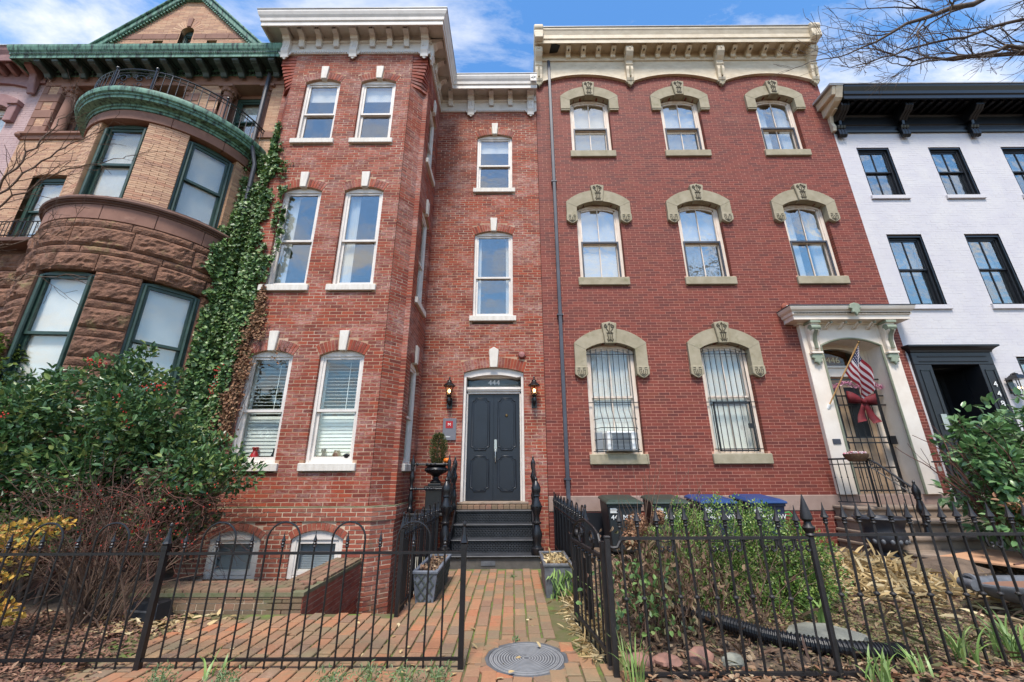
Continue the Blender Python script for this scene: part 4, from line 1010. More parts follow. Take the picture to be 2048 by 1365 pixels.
# grille gate
gg = thing('door_grille', 'black iron security grille gate over the tan door', 'gate', (PC, Y0+.2, 1.05)); yg = Y0+.20
xs0, xs1 = PC-PHW+.05, PC+PHW-.12
m = MB(); m.box(xs0, xs0+.045, yg-.02, yg+.02, 1.07, 3.45); m.box(xs1-.045, xs1, yg-.02, yg+.02, 1.07, 3.45); m.build('stile', M['iron'], gg)
for z in (1.10, 1.55, 2.05, 2.16, 2.85, 3.05, 3.42):
    MB().box(xs0+.045, xs1-.045+(.16 if z > 2.8 else 0), yg-.015, yg+.01, z, z+.028).build('cross_bar', M['iron'], gg)
for k in range(8):
    x = xs0+.06+(xs1-xs0-.12)*k/7
    MB().tube([(x, yg-.018, 1.08), (x, yg-.018, 3.35-(.12 if k % 2 else 0))], .010, 5).build('bar', M['iron'], gg)
m = MB().box(xs1-.04, xs1+.09, yg-.05, yg+.03, 2.03, 2.2); m.build('lock_box', M['iron'], gg)
MB().sphere((xs0+.10, yg-.04, 2.12), .035, 10, 6).build('knob', M['brass'], gg, smooth='all')
# garland, bow, flag
gl = thing('tinsel_garland', 'pink tinsel garland draped over the top of the door grille', 'garland', (PC, yg, 3.3))
P = []; n = 420
t = rng.random(n); gx = xs0-.03+t*(xs1-xs0+.3); gz = 3.36-.10*np.sin(t*9)**2+rng.normal(0, .025, n); gy = yg-.04+rng.normal(0, .02, n)
leaves('tinsel', np.stack([gx, gy, gz], 1), rdir(n), rdir(n), .05, .016, leafmat('pink_tinsel', [s_(214,130,168), s_(186,80,128), s_(232,180,200), s_(150,50,96)], .3), gl, kind='stuff')
m = MB(); m.tube([(xs0-.02+(xs1-xs0+.25)*k/10, yg-.03, 3.36-.08*math.sin(k*.9)**2) for k in range(11)], .008, 5); m.build('string', M['twig'], gl)
bw = thing('ribbon_bow', 'large dark red velvet bow tied to the iron grille', 'bow', (PC+.08, yg-.06, 2.9))
RV = pm('red_velvet', s_(112,12,24), s_(84,8,18), 9, .75, .2, .01, 14)
bx_, bz_, by_ = PC+.09, 2.93, yg-.09
def blade(path, w0, w1, mat, nm, par):
    # ribbon with thickness following a path of (x, y, z, half width dx, dz)
    vs_, fs_ = [], []
    for (x, y, z, wx, wz) in path: vs_ += [(x-wx, y, z-wz), (x+wx, y, z+wz), (x+wx, y+.006, z+wz), (x-wx, y+.006, z-wz)]
    for k in range(len(path)-1):
        for j in range(4): fs_.append((k*4+j, k*4+(j+1) % 4, (k+1)*4+(j+1) % 4, (k+1)*4+j))
    fs_ += [(0, 1, 2, 3), tuple((len(path)-1)*4+j for j in (3, 2, 1, 0))]
    return MB().add(vs_, fs_).build(nm, mat, par, smooth='all')
for s, dz in ((-1, .10), (1, .05)):
    path = []
    for k in range(13):
        a = math.pi*2*k/12; path.append((bx_+s*(.04+.13*(1-math.cos(a))), by_-.07*math.sin(a)*1.0-.02, bz_+dz*(1-math.cos(a))*.5, .02*s*0+.01, .05+.075*(1-math.cos(a))/2))
    blade(path, 0, 0, RV, 'bow_loop', bw)
for s, l in ((-.35, .44), (.45, .46)):
    path = [(bx_+s*l*k/8*.9, by_-.02-.02*math.sin(k*.9), bz_-l*k/8, .045+.055*k/8, .02) for k in range(9)]
    blade(path, 0, 0, RV, 'bow_tail', bw)
MB().sphere((bx_, by_-.05, bz_), .055, 10, 8, (1, .8, 1.1)).build('knot', RV, bw, smooth='all')
fl = thing('flag', 'striped flag with starry blue canton on a slanted wooden pole', 'flag', (6.66, Y0-.11, 2.76))
b0, b1 = Vector((6.655, Y0-.10, 2.78)), Vector((7.16, Y0-.68, 4.02))
MB().tube([b0, b1], .014, 8).build('pole', pm('pale_wood', s_(196,152,96), s_(176,132,82), 10, .6, .1), fl, smooth=True)
MB().tube([b0-(b1-b0)*.03, b0+(b1-b0)*.04], .03, 10).build('pole_socket', M['white_plain'], fl, smooth=True)
MB().sphere(b1, .025, 10, 6).build('finial', M['brass'], fl, smooth='all')
FR = s_(150,30,44); FW = s_(226,214,214)
def flagmat(name, c): return pm(name, c, tuple(q*.9 for q in c[:3])+(1,), 6, .85, .1)
mr, mw, mb_ = flagmat('flag_red', FR), flagmat('flag_white', FW), flagmat('flag_blue', s_(36,46,82))
# cloth grid: u along the pole (from 0.42 to 1.0), v out along the fly, hanging and blowing to the right
def flagpt(u, v):
    p = b0.lerp(b1, .54+.44*u); 
    v *= .70; sag = v*.86; q = p + Vector((.40*v*(1-.2*u)+.03*math.sin(7*v+3*u), .07*math.sin(11*v+6*u)*min(1, v*3)-.04*v, -sag*.86-.12*v*v-.10*u*v))
    q += Vector((-.20*u*v, 0, -.30*u*v)); return q
NS, NV = 13, 30
for k in range(NS):
    u0, u1 = 1-(k+1)/NS, 1-k/NS; m = MB(); segs = 3
    v0 = 12 if k < 7 else 0
    for a in range(v0, NV):
        for b in range(segs):
            q = [flagpt(u0+(u1-u0)*(b+i)/segs, (a+j)/NV) for i, j in ((0, 0), (1, 0), (1, 1), (0, 1))]
            m.add(q, [(0, 1, 2, 3)])
    m.build('stripe', mr if k % 2 == 0 else mw, fl, smooth='all')
m = MB(); u0 = 1-7/NS
for a in range(12):
    for b in range(14): m.add([flagpt(u0+(1-u0)*(b+i)/14, (a+j)/NV) for i, j in ((0, 0), (1, 0), (1, 1), (0, 1))], [(0, 1, 2, 3)])
cn = m.build('canton', mb_, fl, smooth='all')
m = MB()
for a in range(7):
    for b in range(6):
        c = flagpt(u0+(1-u0)*(b+.5)/6, (a+.5+(.5 if b % 2 else 0))/NV*12/7.6); m.sphere((c.x, c.y-.004, c.z), .010, 6, 4, (1, .5, 1)).v
m.build('star', mw, cn)
MB().box(6.56, 6.72, Y0-.115, Y0-.098, 2.02, 2.12).build('doorbell_plate', M['pipe_grey'], h6)
# ================================================================ HOUSE 448: white painted brick with black trim
h8 = thing('brick_house', 'white painted brick row house with black cornice and black windows', 'house', (11.7, Y0, 0))
b8 = Bricks(h8); W8 = [9.665, 11.58, 13.52]; HW8 = .43
F8 = [(5.14, 7.0), (8.18, 9.71)]
holes = [rect_hole(c, HW8, a, b) for c in W8 for a, b in F8] + [rect_hole(c, HW8+.06, a-.11, a-.001) for c in W8 for a, b in F8] + [rect_hole(9.68, .80, .2, 3.98), rect_hole(11.62, .45, 1.6, 3.86), rect_hole(13.55, .45, 1.6, 3.86)]
b8.face((0, Y0+.01), 0, 8.75, 15.4, .2, 10.4, .225, .067, .004, M['brick_white'], holes, proud=.0012, jit=.0010, backing=M['brick_white'], bt=.3)
b8.finish(0)
def win8(c, a, b):
    o = sash_window(h8, (c, Y0+.01, 0), 0, HW8, a, b, 0, M['black_satin'], M['glass_old'], fw=.075, rev=.06, fd=.14, sw=.035, mull=1, rail=(a+b)/2+.02, blind=('slats', a+.9, b, M['blind_grey']), blind_d=.2)
    MB().box(-HW8-.06, HW8+.06, -.05, .06, a-.11, a-.001).build('sill', M['brick_white'], o, bevel=.008)
    q = MB()
    for x0, x1, z0, z1 in ((-HW8+.002, -HW8+.04, a+.002, b-.002), (HW8-.04, HW8-.002, a+.002, b-.002), (-HW8+.04, HW8-.04, b-.04, b-.002)): q.box(x0, x1, .012, .058, z0, z1)
    q.build('brick_mould', M['black_paint'], o)
for c in W8:
    for a, b in F8: win8(c, a, b)
for c in (11.62, 13.55): win8(c, 1.72, 3.86)
m = MB(); m.box(8.76, 8.9, Y0+.32, 18, 0, 11.14); m.box(15.28, 15.4, Y0+.32, 18, 0, 11.14); m.box(8.9, 15.28, 17.9, 18, 0, 11.14); m.box(8.9, 15.28, 12, 12.1, 0, 11.14); m.build('party_wall', M['interior'], h8)
m = MB()
for z in (1.0, 4.5, 7.7): m.box(8.91, 15.27, Y0+.33, 17.8, z-.12, z)
m.build('floor', M['interior'], h8)
p8 = [(8.80, Y0+.01), (15.4, Y0+.01)]
MB().sweep(p8, [(-.1, 10.21), (.05, 10.21), (.06, 10.26), (.03, 10.28), (.03, 10.44), (.06, 10.46), (.045, 10.48), (.045, 10.74), (.08, 10.76), (.08, 10.80), (.06, 10.82), (.06, 10.90), (.50, 10.90), (.50, 10.84), (.54, 10.84), (.54, 10.94), (.57, 10.97), (.58, 11.06), (.63, 11.16), (.64, 11.22), (-.1, 11.26)]).build('cornice', M['black_paint'], h8)
MB().sweep([(8.78, Y0+.01), (15.4, Y0+.01)], [(-.1, 11.224), (.66, 11.224), (.66, 11.255), (-.1, 11.30)]).build('roof_edge', M['roof'], h8)
MB().box(8.8, 15.4, Y0-.3, 18, 11.15, 11.22).build('roof', M['roof'], h8)
# beige side return of the cornice
rt = MB(); YR = Y0+.01
rt.sweep([(8.795, YR), (8.795, YR-.46)], [(.0, 10.80)]*0 + [(-.02, 10.70), (.05, 10.70), (.08, 10.78), (.08, 10.86), (.16, 10.90), (.20, 10.98), (.22, 11.06), (.28, 11.14), (.29, 11.19), (-.02, 11.20)])
rt2 = MB()
rt.v = []; rt.f = []
rt.prism([(YR, 10.72), (YR-.10, 10.72), (YR-.45, 10.86), (YR-.52, 10.92), (YR-.56, 11.03), (YR-.62, 11.17), (YR-.63, 11.22), (YR, 11.22)], 8.60, 8.795, 'x')
rt.prism([(YR, 10.98), (YR-.55, 10.98), (YR-.60, 11.13), (YR-.62, 11.2), (YR, 11.2)], 8.50, 8.60, 'x')
rt.prism([(YR, 10.22), (YR-.09, 10.22), (YR-.12, 10.35), (YR-.08, 10.5), (YR-.12, 10.7), (YR-.30, 10.76), (YR-.30, 10.80), (YR, 10.80)], 8.70, 8.795, 'x')
rt.build('cornice_return', M['cream'], h8, bevel=.012)
MB().prism([(YR, 11.20), (YR-.64, 11.20), (YR-.66, 11.25), (YR, 11.26)], 8.42, 8.79, 'x').build('return_flashing', M['roof'], h8)
def console8(x):
    p = [(0, 10.02), (.06, 10.0), (.10, 10.06), (.10, 10.20), (.07, 10.24), (.10, 10.27), (.13, 10.34), (.10, 10.38), (.12, 10.50), (.20, 10.58), (.32, 10.64), (.40, 10.74), (.40, 10.82), (.36, 10.86), (.36, 10.895), (0, 10.895)]
    o = bracket(p, .07).build('bracket', M['black_paint'], h8, loc=(x, Y0-.03, 0), bevel=.012)
    for d in (-.075, .075):
        q = MB().prism([(-a, z) for a, z in p[8:]]+[(-.0, 10.5)], d-.033, d+.033, 'x'); q.build('bracket_rib', M['black_paint'], o, bevel=.012)
        q = MB().prism([(-a, z) for a, z in p[:8]]+[(-.0, 10.38)], d-.03, d+.03, 'x'); q.build('bracket_foot', M['black_paint'], o, bevel=.012)
    MB().box(-.15, .15, -.42, 0, 10.862, 10.897).build('bracket_cap', M['black_paint'], o)
for x in (8.90, 10.60, 12.48, 14.36): console8(x)
for k in range(27):
    x = 9.1+k*.235
    if min(abs(x-q) for q in (8.90, 10.60, 12.48, 14.36)) > .14: MB().box(x-.045, x+.045, Y0-.42, Y0-.06, 10.82, 10.897).build('soffit_block', M['black_paint'], h8, bevel=.006)
# door surround
m = MB(); m.box(8.80, 9.17, Y0-.06, Y0+.3, .9, 3.70); m.box(10.22, 10.56, Y0-.06, Y0+.3, .9, 3.70); m.box(8.80, 10.56, Y0-.058, Y0+.3, 3.702, 3.98); m.box(8.92, 10.44, Y0-.075, Y0-.058, 3.76, 3.79); m.box(8.92, 10.44, Y0-.075, Y0-.058, 3.87, 3.90)
ds8 = m.build('door_surround', M['black_satin'], h8, bevel=.008)
MB().sweep([(8.80, Y0), (8.80, Y0-.06), (10.56, Y0-.06), (10.56, Y0)], [(-.1, 3.98), (.02, 3.98), (.03, 4.02), (.07, 4.06), (.12, 4.09), (.12, 4.125), (-.1, 4.15)]).build('surround_cap', M['black_satin'], ds8)
for x0, x1 in ((8.88, 9.10), (10.29, 10.49)):
    m = MB()
    for a, b, c, d in ((x0, x0+.015, 1.2, 3.58), (x1-.015, x1, 1.2, 3.58), (x0, x1, 3.565, 3.58)): m.box(a, b, Y0-.072, Y0-.058, c, d)
    m.build('pilaster_moulding', M['black_paint'], ds8)
m = MB(); m.box(9.12, 9.18, Y0+.3, Y0+1.1, .9, 3.7); m.box(10.22, 10.28, Y0+.3, Y0+1.1, .9, 3.7); m.box(9.12, 10.28, Y0+.3, Y0+1.1, 3.68, 3.74); m.build('entry_reveal', M['black_satin'], ds8)
d = MB().box(9.18, 10.22, Y0+.75, Y0+.8, .9, 3.68).build('door', M['black_satin'], h8)
m = MB()
for x0, x1, z0, z1 in ((9.28, 9.66, 2.1, 3.5), (9.74, 10.12, 2.1, 3.5), (9.28, 9.66, 1.1, 1.95), (9.74, 10.12, 1.1, 1.95)):
    for a, b, c, e in ((x0, x0+.03, z0, z1), (x1-.03, x1, z0, z1), (x0, x1, z0, z0+.03), (x0, x1, z1-.03, z1)): m.box(a, b, Y0+.735, Y0+.755, c, e)
m.build('panel_moulding', M['black_paint'], d)
MB().box(9.655, 9.745, Y0+.72, Y0+.748, .9, 3.68).build('door_meeting_strip', M['pipe_grey'], d)
MB().box(8.98, 9.10, Y0-.085, Y0-.062, 2.30, 2.62).build('intercom_panel', M['chrome'], ds8)
for i, (ch_, z) in enumerate((('4', 3.25), ('4', 3.04), ('8', 2.83))): text_part('house_number', ch_, .17, M['white_plain'], h8, (10.385, Y0-.075, z), ext=.004)
# wall lantern
t = thing('wall_lantern', 'black box lantern with clear panes on the white brick wall', 'lantern', (10.77, Y0-.05, 3.0)); x, y = 10.79, Y0-.15
m = MB(); m.box(x-.06, x+.06, Y0-.02, Y0+.008, 3.06, 3.40); m.tube([(x, Y0-.02, 3.34), (x, Y0-.08, 3.47), (x, y, 3.49), (x, y, 3.42)], .010, 6)
for sx in (-1, 1):
    for sy in (-1, 1): m.tube([(x+sx*.085, y+sy*.085, 3.02), (x+sx*.11, y+sy*.11, 3.34)], .008, 4)
m.box(x-.09, x+.09, y-.09, y+.09, 3.0, 3.02); m.build('lantern_frame', M['black_paint'], t)
m = MB(); z0, z1 = 3.34, 3.44
m.add([(x-.13, y-.13, z0), (x+.13, y-.13, z0), (x+.13, y+.13, z0), (x-.13, y+.13, z0), (x-.06, y-.06, z1), (x+.06, y-.06, z1), (x+.06, y+.06, z1), (x-.06, y+.06, z1)], [(3,2,1,0),(4,5,6,7),(0,1,5,4),(1,2,6,5),(2,3,7,6),(3,0,4,7)]); m.lathe([(.04, 3.44), (.05, 3.46), (.01, 3.49)], x, y, 10); m.build('lantern_roof', M['black_paint'], t)
m = MB()
for a in range(4):
    q = [(-.085, -.088, 3.02), (.085, -.088, 3.02), (.11, -.113, 3.34), (-.11, -.113, 3.34)]; Mx = Matrix.Translation((x, y, 0)) @ Matrix.Rotation(a*math.pi/2, 4, 'Z'); m.add([Mx @ Vector(p) for p in q], [(0, 1, 2, 3)])
m.build('lantern_pane', M['glass_low'], t)
m = MB()
for dx_ in (-.03, .03): m.tube([(x+dx_, y, 3.02), (x+dx_, y, 3.13)], .011, 6)
m.build('candle_tube', M['white_plain'], t)
m = MB()
for dx_ in (-.03, .03): m.sphere((x+dx_, y, 3.16), .014, 8, 6, (1, 1, 1.8))
m.build('bulb', BULB, t, smooth='all')
# ================================================================ BROWNSTONE MANSION with round bow
from mathutils import noise as mnoise
hm = thing('brownstone_house', 'tan brick and brownstone mansion with round bow and green copper cornices', 'house', (-8.5, YM, 0))
BCX, BCY = -7.54, 7.6
def bp(th, r): return (BCX+r*math.sin(R(th)), BCY-r*math.cos(R(th)))
def curved(r0, r1, a0, a1, z0, z1, n=8):
    m = MB(); vs_ = []
    for k in range(n+1):
        th = a0+(a1-a0)*k/n
        for r, z in ((r1, z0), (r1, z1), (r0, z1), (r0, z0)): q = bp(th, r); vs_.append((q[0], q[1], z))
    fs_ = []
    for k in range(n):
        for j in range(4): fs_.append((k*4+j, k*4+(j+1) % 4, (k+1)*4+(j+1) % 4, (k+1)*4+j)[::-1])
    fs_ += [(0, 1, 2, 3), tuple(n*4+j for j in (3, 2, 1, 0))]
    return m.add(vs_, fs_)
def rock(a0, a1, z0, z1, r=1.69, amp=.055, nm='stone_block', mat=None, seed=0, flat=None):
    """rock-faced ashlar block; flat=(x0,x1,y) builds it on a straight wall"""
    w = (R(a1-a0)*r) if flat is None else a1-a0
    nx = max(4, int(w/.042)); nz = max(3, int((z1-z0)/.042)); m = MB(); g = .006
    def P(s, t, e):
        if flat is None:
            ga = math.degrees(g/r); q = bp(a0+ga+(a1-a0-2*ga)*s, r+e); return (q[0], q[1], z0+g+(z1-z0-2*g)*t)
        return (a0+g+(a1-a0-2*g)*s, flat-e, z0+g+(z1-z0-2*g)*t)
    vs_ = []
    for j in range(nz+1):
        for i in range(nx+1):
            s, t = i/nx, j/nz
            if i in (0, nx) or j in (0, nz): e = .012
            else:
                p = P(s, t, 0); v_ = Vector(p); rg = 1-2*abs(mnoise.noise(Vector((v_.x*4, v_.y*4, v_.z*9))+Vector((seed, 0, 0)))); e = .02+amp*(.35+.6*rg+.55*mnoise.noise(v_*9+Vector((0, seed, 0)))+.45*mnoise.noise(v_*24))*min(1, .45+min(s, 1-s)*2.5+0*t, .45+min(t, 1-t)*2.5)
            vs_.append(P(s, t, e))
    b = len(vs_)
    vs_ += [P(0, 0, -.1), P(1, 0, -.1), P(1, 1, -.1), P(0, 1, -.1)]
    fs_ = [(j*(nx+1)+i, j*(nx+1)+i+1, (j+1)*(nx+1)+i+1, (j+1)*(nx+1)+i) for j in range(nz) for i in range(nx)]
    fs_ += [tuple(range(nx, -1, -1))+(b, b+1), tuple(nz*(nx+1)+i for i in range(nx+1))+(b+2, b+3), tuple(j*(nx+1) for j in range(nz+1))+(b+3, b), tuple(j*(nx+1)+nx for j in range(nz, -1, -1))+(b+1, b+2)]
    return m.add(vs_, fs_).build(nm, mat or M['brownstone_rock'], hm)
A1, B1 = (-11.5, 19.5), (40, 70); A2, B2 = (-14, 17.8), (40.5, 71)
# stone courses of the bow: (bottom, top) from the smooth band down
cs = [(5.55, 5.70), (5.18, 5.55), (5.04, 5.18), (4.72, 5.04)]
for k, (z0, z1) in enumerate(cs):
    a = -66+11*(k % 2)
    while a < 88:
        w = random.uniform(19, 31) if z1-z0 > .2 else random.uniform(26, 40)
        e = a+w if a+w < 80 else 90
        rock(a, e, z0, z1, amp=.05 if z1-z0 > .2 else .022, seed=k); a = e
z = 4.72; k = 0; rows = []
while z > 0.3:
    h = .145 if k % 2 == 0 else .345; rows.append((max(.1, z-h), z)); z -= h; k += 1
for k, (z0, z1) in enumerate(rows):
    for a, b in ((-62, A1[0]), (A1[1], B1[0]), (B1[1], 90)):
        if b-a > 30 and z1-z0 > .2: rock(a, (a+b)/2, z0, z1, seed=k+9); rock((a+b)/2, b, z0, z1, seed=k+9)
        else: rock(a, b, z0, z1, amp=.05 if z1-z0 > .2 else .02, seed=k+9)
    if z1 < 2.62:
        for a, b in (A1, B1): rock(a, b, z0, z1, amp=.05 if z1-z0 > .2 else .02, seed=k+20)
# backing cylinder (mortar), broken at the windows
for a, b in ((-70, A1[0]), (A1[1], B1[0]), (B1[1], 92)): curved(1.35, 1.68, a, b, .0, 4.75, 5).build('bow_backing', M['brownstone_dark'], hm)
for a, b in (A1, B1): curved(1.35, 1.68, a, b, 0, 2.60, 5).build('bow_backing', M['brownstone_dark'], hm)
curved(1.35, 1.68, -75, 92, 4.75, 6.2, 24).build('bow_backing', M['brownstone_dark'], hm)
for a, b in ((-70, -38), (-38, -14), (-14, 12), (12, 38), (38, 62), (62, 92)): curved(1.5, 1.715, a+.15, b-.15, 5.705, 5.99, 6).build('smooth_stone', M['brownstone'], hm, bevel=.006)
MB().lathe([(1.5, 5.99), (1.73, 5.99), (1.735, 6.015), (1.755, 6.02), (1.755, 6.05), (1.79, 6.06), (1.80, 6.09), (1.78, 6.13), (1.62, 6.17), (1.5, 6.17)], BCX, BCY, 40, -80, 94).build('belt_course', M['brownstone_dark'], hm, smooth=True)
m = MB(); a = -75
while a < 90:
    q = bp(a, 1.765); m.sphere((q[0], q[1], 6.035), .012, 5, 4); a += 1.0
m.build('belt_beading', M['brownstone_dark'], hm, kind='stuff')
# tan brick of the bow's upper storey
bm_ = Bricks(hm); TL, TH, TJ = .255, .047, .007
n = round((7.98-6.17)/TH); hh = (7.98-6.17)/n
for k in range(n):
    z = 6.17+(k+.5)*hh
    for a, b in ((-70, A2[0]), (A2[1], B2[0]), (B2[1], 92)):
        da = math.degrees(TL/1.62); t = a - (k % 2)*da/2
        while t < b:
            s, e = max(a, t), min(b, t+da); t += da
            if e-s < 1: continue
            mid = (s+e)/2; hl = (R(e-s)*1.62-TJ)/2; q = bp(mid, 1.617)
            bm_.it.append((q[0], q[1], z, R(mid), hl, (hh-TJ)/2, .006, .06, M['brick_tan']))
for a, b in ((-70, A2[0]), (A2[1], B2[0]), (B2[1], 92)): curved(1.35, 1.612, a, b, 6.17, 8.0, 6).build('bow_backing', M['mortar_tan'], hm)
# flat tan brick wall left of the bow and upper storey piers
WX0, WX1 = -10.80, -10.03
fh = [rect_hole((WX0+WX1)/2, (WX1-WX0)/2, 6.2, 7.90)]
bm_.face((0, YM), 0, -11.5, -8.9, 6.15, 8.95, TL, TH, TJ, M['brick_tan'], fh, proud=.005, backing=M['mortar_tan'], bt=.3)
bm_.face((0, YM), 0, -6.1, -5.5, 0.5, 9.1, TL, TH, TJ, M['brick_tan'], proud=.005, backing=M['mortar_tan'], bt=.3)
bm_.face((0, YM), 0, -7.86, -7.12, 9.1, 10.6, TL, TH, TJ, M['brick_tan'], proud=.005, backing=M['mortar_tan'], bt=.3)
bm_.face((0, YM), 0, -9.75, -9.05, 9.1, 10.6, TL, TH, TJ, M['brick_tan'], proud=.005, backing=M['mortar_tan'], bt=.3)
bm_.face((0, YM), 0, -5.87, -5.5, 9.1, 10.6, TL, TH, TJ, M['brick_tan'], proud=.005, backing=M['mortar_tan'], bt=.3)
# gable brickwork
GX = -8.53
def gable_w(z): return 2.02-(z-11.95)/1.02 if z < 13.68 else 0
WGX = -8.47
gh = [arch_hole(WGX, .17, 11.3, 12.66, .165), rect_hole(-9.15, .13, 11.8, 12.14), rect_hole(-7.75, .13, 11.8, 12.14)]
out_l = lambda z: (-30, GX-gable_w(z)); out_r = lambda z: (GX+gable_w(z), 30)
bm_.face((0, YM), 0, -11.4, -5.52, 11.2, 13.68, TL, TH, TJ, M['brick_tan'], gh+[out_l, out_r, lambda z: (-12, -5) if 12.30 < z < 12.44 and False else None], proud=.005, backing=M['mortar_tan'], bt=.3, bname='gable')
bm_.finish(300, hidden=lambda px, py: px > 560 or py > 470)
# quoins, stone bands, cornices
for k in range(6):
    z = 9.10+k*.25
    if k % 2 == 0: MB().box(-11.5, -11.02, YM-.02, YM+.28, z, z+.246).build('quoin', M['brownstone'], hm, bevel=.01)
    else:
        MB().box(-11.5, -11.36, YM-.02, YM+.28, z, z+.246).build('quoin', M['brownstone'], hm, bevel=.01)
        MB().box(-11.13, -11.02, YM-.02, YM+.28, z, z+.246).build('quoin', M['brownstone'], hm, bevel=.01)
        q = Bricks(hm); q.face((0, YM), 0, -11.36, -11.13, z, z+.247, .24, .047, .007, M['brick_tan'], proud=.004, backing=M['mortar_tan'], bt=.2); bm2 = q; q.finish(0)
    for x0, x1 in ((-7.87, -7.62), (-7.36, -7.11)):
        if k % 2 == 0: MB().box(x0, x1, YM-.02, YM+.1, z, z+.246).build('quoin', M['brownstone'], hm, bevel=.01)
MB().sweep([(-11.52, YM), (-8.6, YM)], [(-.05, 8.93), (.04, 8.93), (.05, 8.97), (.05, 9.02), (.10, 9.05), (.10, 9.10), (-.05, 9.11)]).build('string_course', M['brownstone'], hm)
MB().box(-6.0, -5.5, YM-.05, YM+.1, 8.93, 9.09).build('string_course', M['brownstone'], hm)
MB().sphere((-11.50, YM-.06, 9.02), .07, 10, 6).build('string_boss', M['brownstone'], hm, smooth='all')
MB().box(-11.5, -5.5, YM+.0-.03, YM+.3, 10.60, 10.93).build('lintel_course', M['brownstone'], hm, bevel=.01)
cp = [(-11.5, YM+.3), (-11.5, YM), (-5.47, YM)]
MB().sweep(cp, [(-.1, 10.88), (.05, 10.88), (.05, 10.98), (.09, 11.0), (.09, 11.04), (.45, 11.04), (.45, 10.95), (.48, 10.94), (.48, 11.02), (.50, 11.04), (.50, 11.10), (.53, 11.14), (.555, 11.22), (.56, 11.28), (-.1, 11.32)]).build('cornice', M['copper'], hm)
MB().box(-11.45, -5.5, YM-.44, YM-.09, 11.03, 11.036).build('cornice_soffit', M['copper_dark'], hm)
m = MB(); x = -11.48
while x < -5.5: m.box(x, x+.05, YM-.085, YM-.05, 10.90, 10.97); x += .085
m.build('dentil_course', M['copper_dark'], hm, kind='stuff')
m = MB(); x = -11.95
while x < -5.5: m.box(x, x+.02, YM-.512, YM-.499, 11.045, 11.075); x += .04
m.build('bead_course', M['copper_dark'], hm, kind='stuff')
for k in range(14):
    x = -11.36+k*.432
    p = [(0, 10.72), (.05, 10.72), (.10, 10.80), (.20, 10.84), (.30, 10.86), (.34, 10.92), (.34, 11.0), (0, 11.03)]
    b = bracket([(a, z+.0) for a, z in p], .15); b.tube([(-.078, -.30, 10.93), (.078, -.30, 10.93)], .06, 10)
    o = b.build('bracket', M['copper_dark'], hm, loc=(x, YM-.09, 0), bevel=.012)
    MB().box(-.10, .10, -.37, 0, 10.99, 11.03).build('bracket_cap', M['copper_dark'], o)
# gable trim, band, openings
for s in (-1, 1):
    a, b = (GX+s*(2.02+.716), 11.22), (GX+s*.32, 13.69)
    n_ = Vector((s*(b[1]-a[1])*s, 0, 0))
    d = Vector((b[0]-a[0], b[1]-a[1])).normalized(); nn = Vector((-d.y, d.x)) if s < 0 else Vector((d.y, -d.x))
    q = [(a[0]-nn.x*.08, a[1]-nn.y*.08), (b[0]-nn.x*.08, b[1]-nn.y*.08), (b[0]+nn.x*.05, b[1]+nn.y*.05), (a[0]+nn.x*.05, a[1]+nn.y*.05)]
    if s < 0: q = q[::-1]
    MB().prism(q, YM-.10, YM+.3).build('raking_cornice', M['copper'], hm, bevel=.015)
    q2 = [(p[0]+nn.x*.045, p[1]+nn.y*.045) for p in (a, b)] + [(b[0]+nn.x*.10, b[1]+nn.y*.10), (a[0]+nn.x*.10, a[1]+nn.y*.10)]
    if s < 0: q2 = q2[::-1]
    MB().prism(q2, YM-.14, YM+.3).build('raking_crown', M['copper'], hm, bevel=.015)
    m = MB(); L_ = (Vector(b)-Vector(a)).length; t = 0
    while t < L_:
        c = (a[0]+d.x*t, a[1]+d.y*t); e = .045
        pp = [(c[0]+nn.x*(-.135), c[1]+nn.y*(-.135)), (c[0]+d.x*e+nn.x*(-.135), c[1]+d.y*e+nn.y*(-.135)), (c[0]+d.x*e+nn.x*(-.07), c[1]+d.y*e+nn.y*(-.07)), (c[0]+nn.x*(-.07), c[1]+nn.y*(-.07))]
        m.prism(pp if s > 0 else pp[::-1], YM-.07, YM-.005); t += .085
    m.build('raking_dentils', M['copper'], hm, kind='stuff')
MB().box(GX-.33, GX+.33, YM-.10, YM+.3, 13.62, 13.76).build('gable_cap', M['copper'], hm, bevel=.015)
for x0, x1 in ((-10.12, -9.6), (-9.595, -8.99), (-8.985, -8.66), (-8.27, -7.95), (-7.945, -7.35), (-7.345, -6.95)): MB().box(x0, x1, YM-.018, YM+.05, 12.22, 12.42).build('stone_band', M['brownstone'], hm, bevel=.008)
q = voussoirs(hm, M['brick_tan'], (0, YM), 0, WGX, .17, 12.66, .165, .26, 15, .10, name='arch_brick', proud=.01, depth=.1, jm=.006); q.build('arch_mortar', M['mortar_tan'], hm)
MB().prism([(WGX-.05, 12.67), (WGX+.05, 12.67), (WGX+.07, 12.98), (WGX-.07, 12.98)], YM-.03, YM+.08).build('keystone', M['brownstone'], hm, bevel=.008)
sash_window(hm, (WGX, YM, 0), 0, .165, 11.35, 12.65, .16, M['green_paint'], M['glass'], fw=.04, rev=.10, sw=.03, blind=('shade', 11.3, 12.6, M['blind']))
for x in (-9.15, -7.75): sash_window(hm, (x, YM, 0), 0, .128, 11.8, 12.14, 0, M['green_paint'], M['glass'], fw=.03, rev=.12, sw=.02)
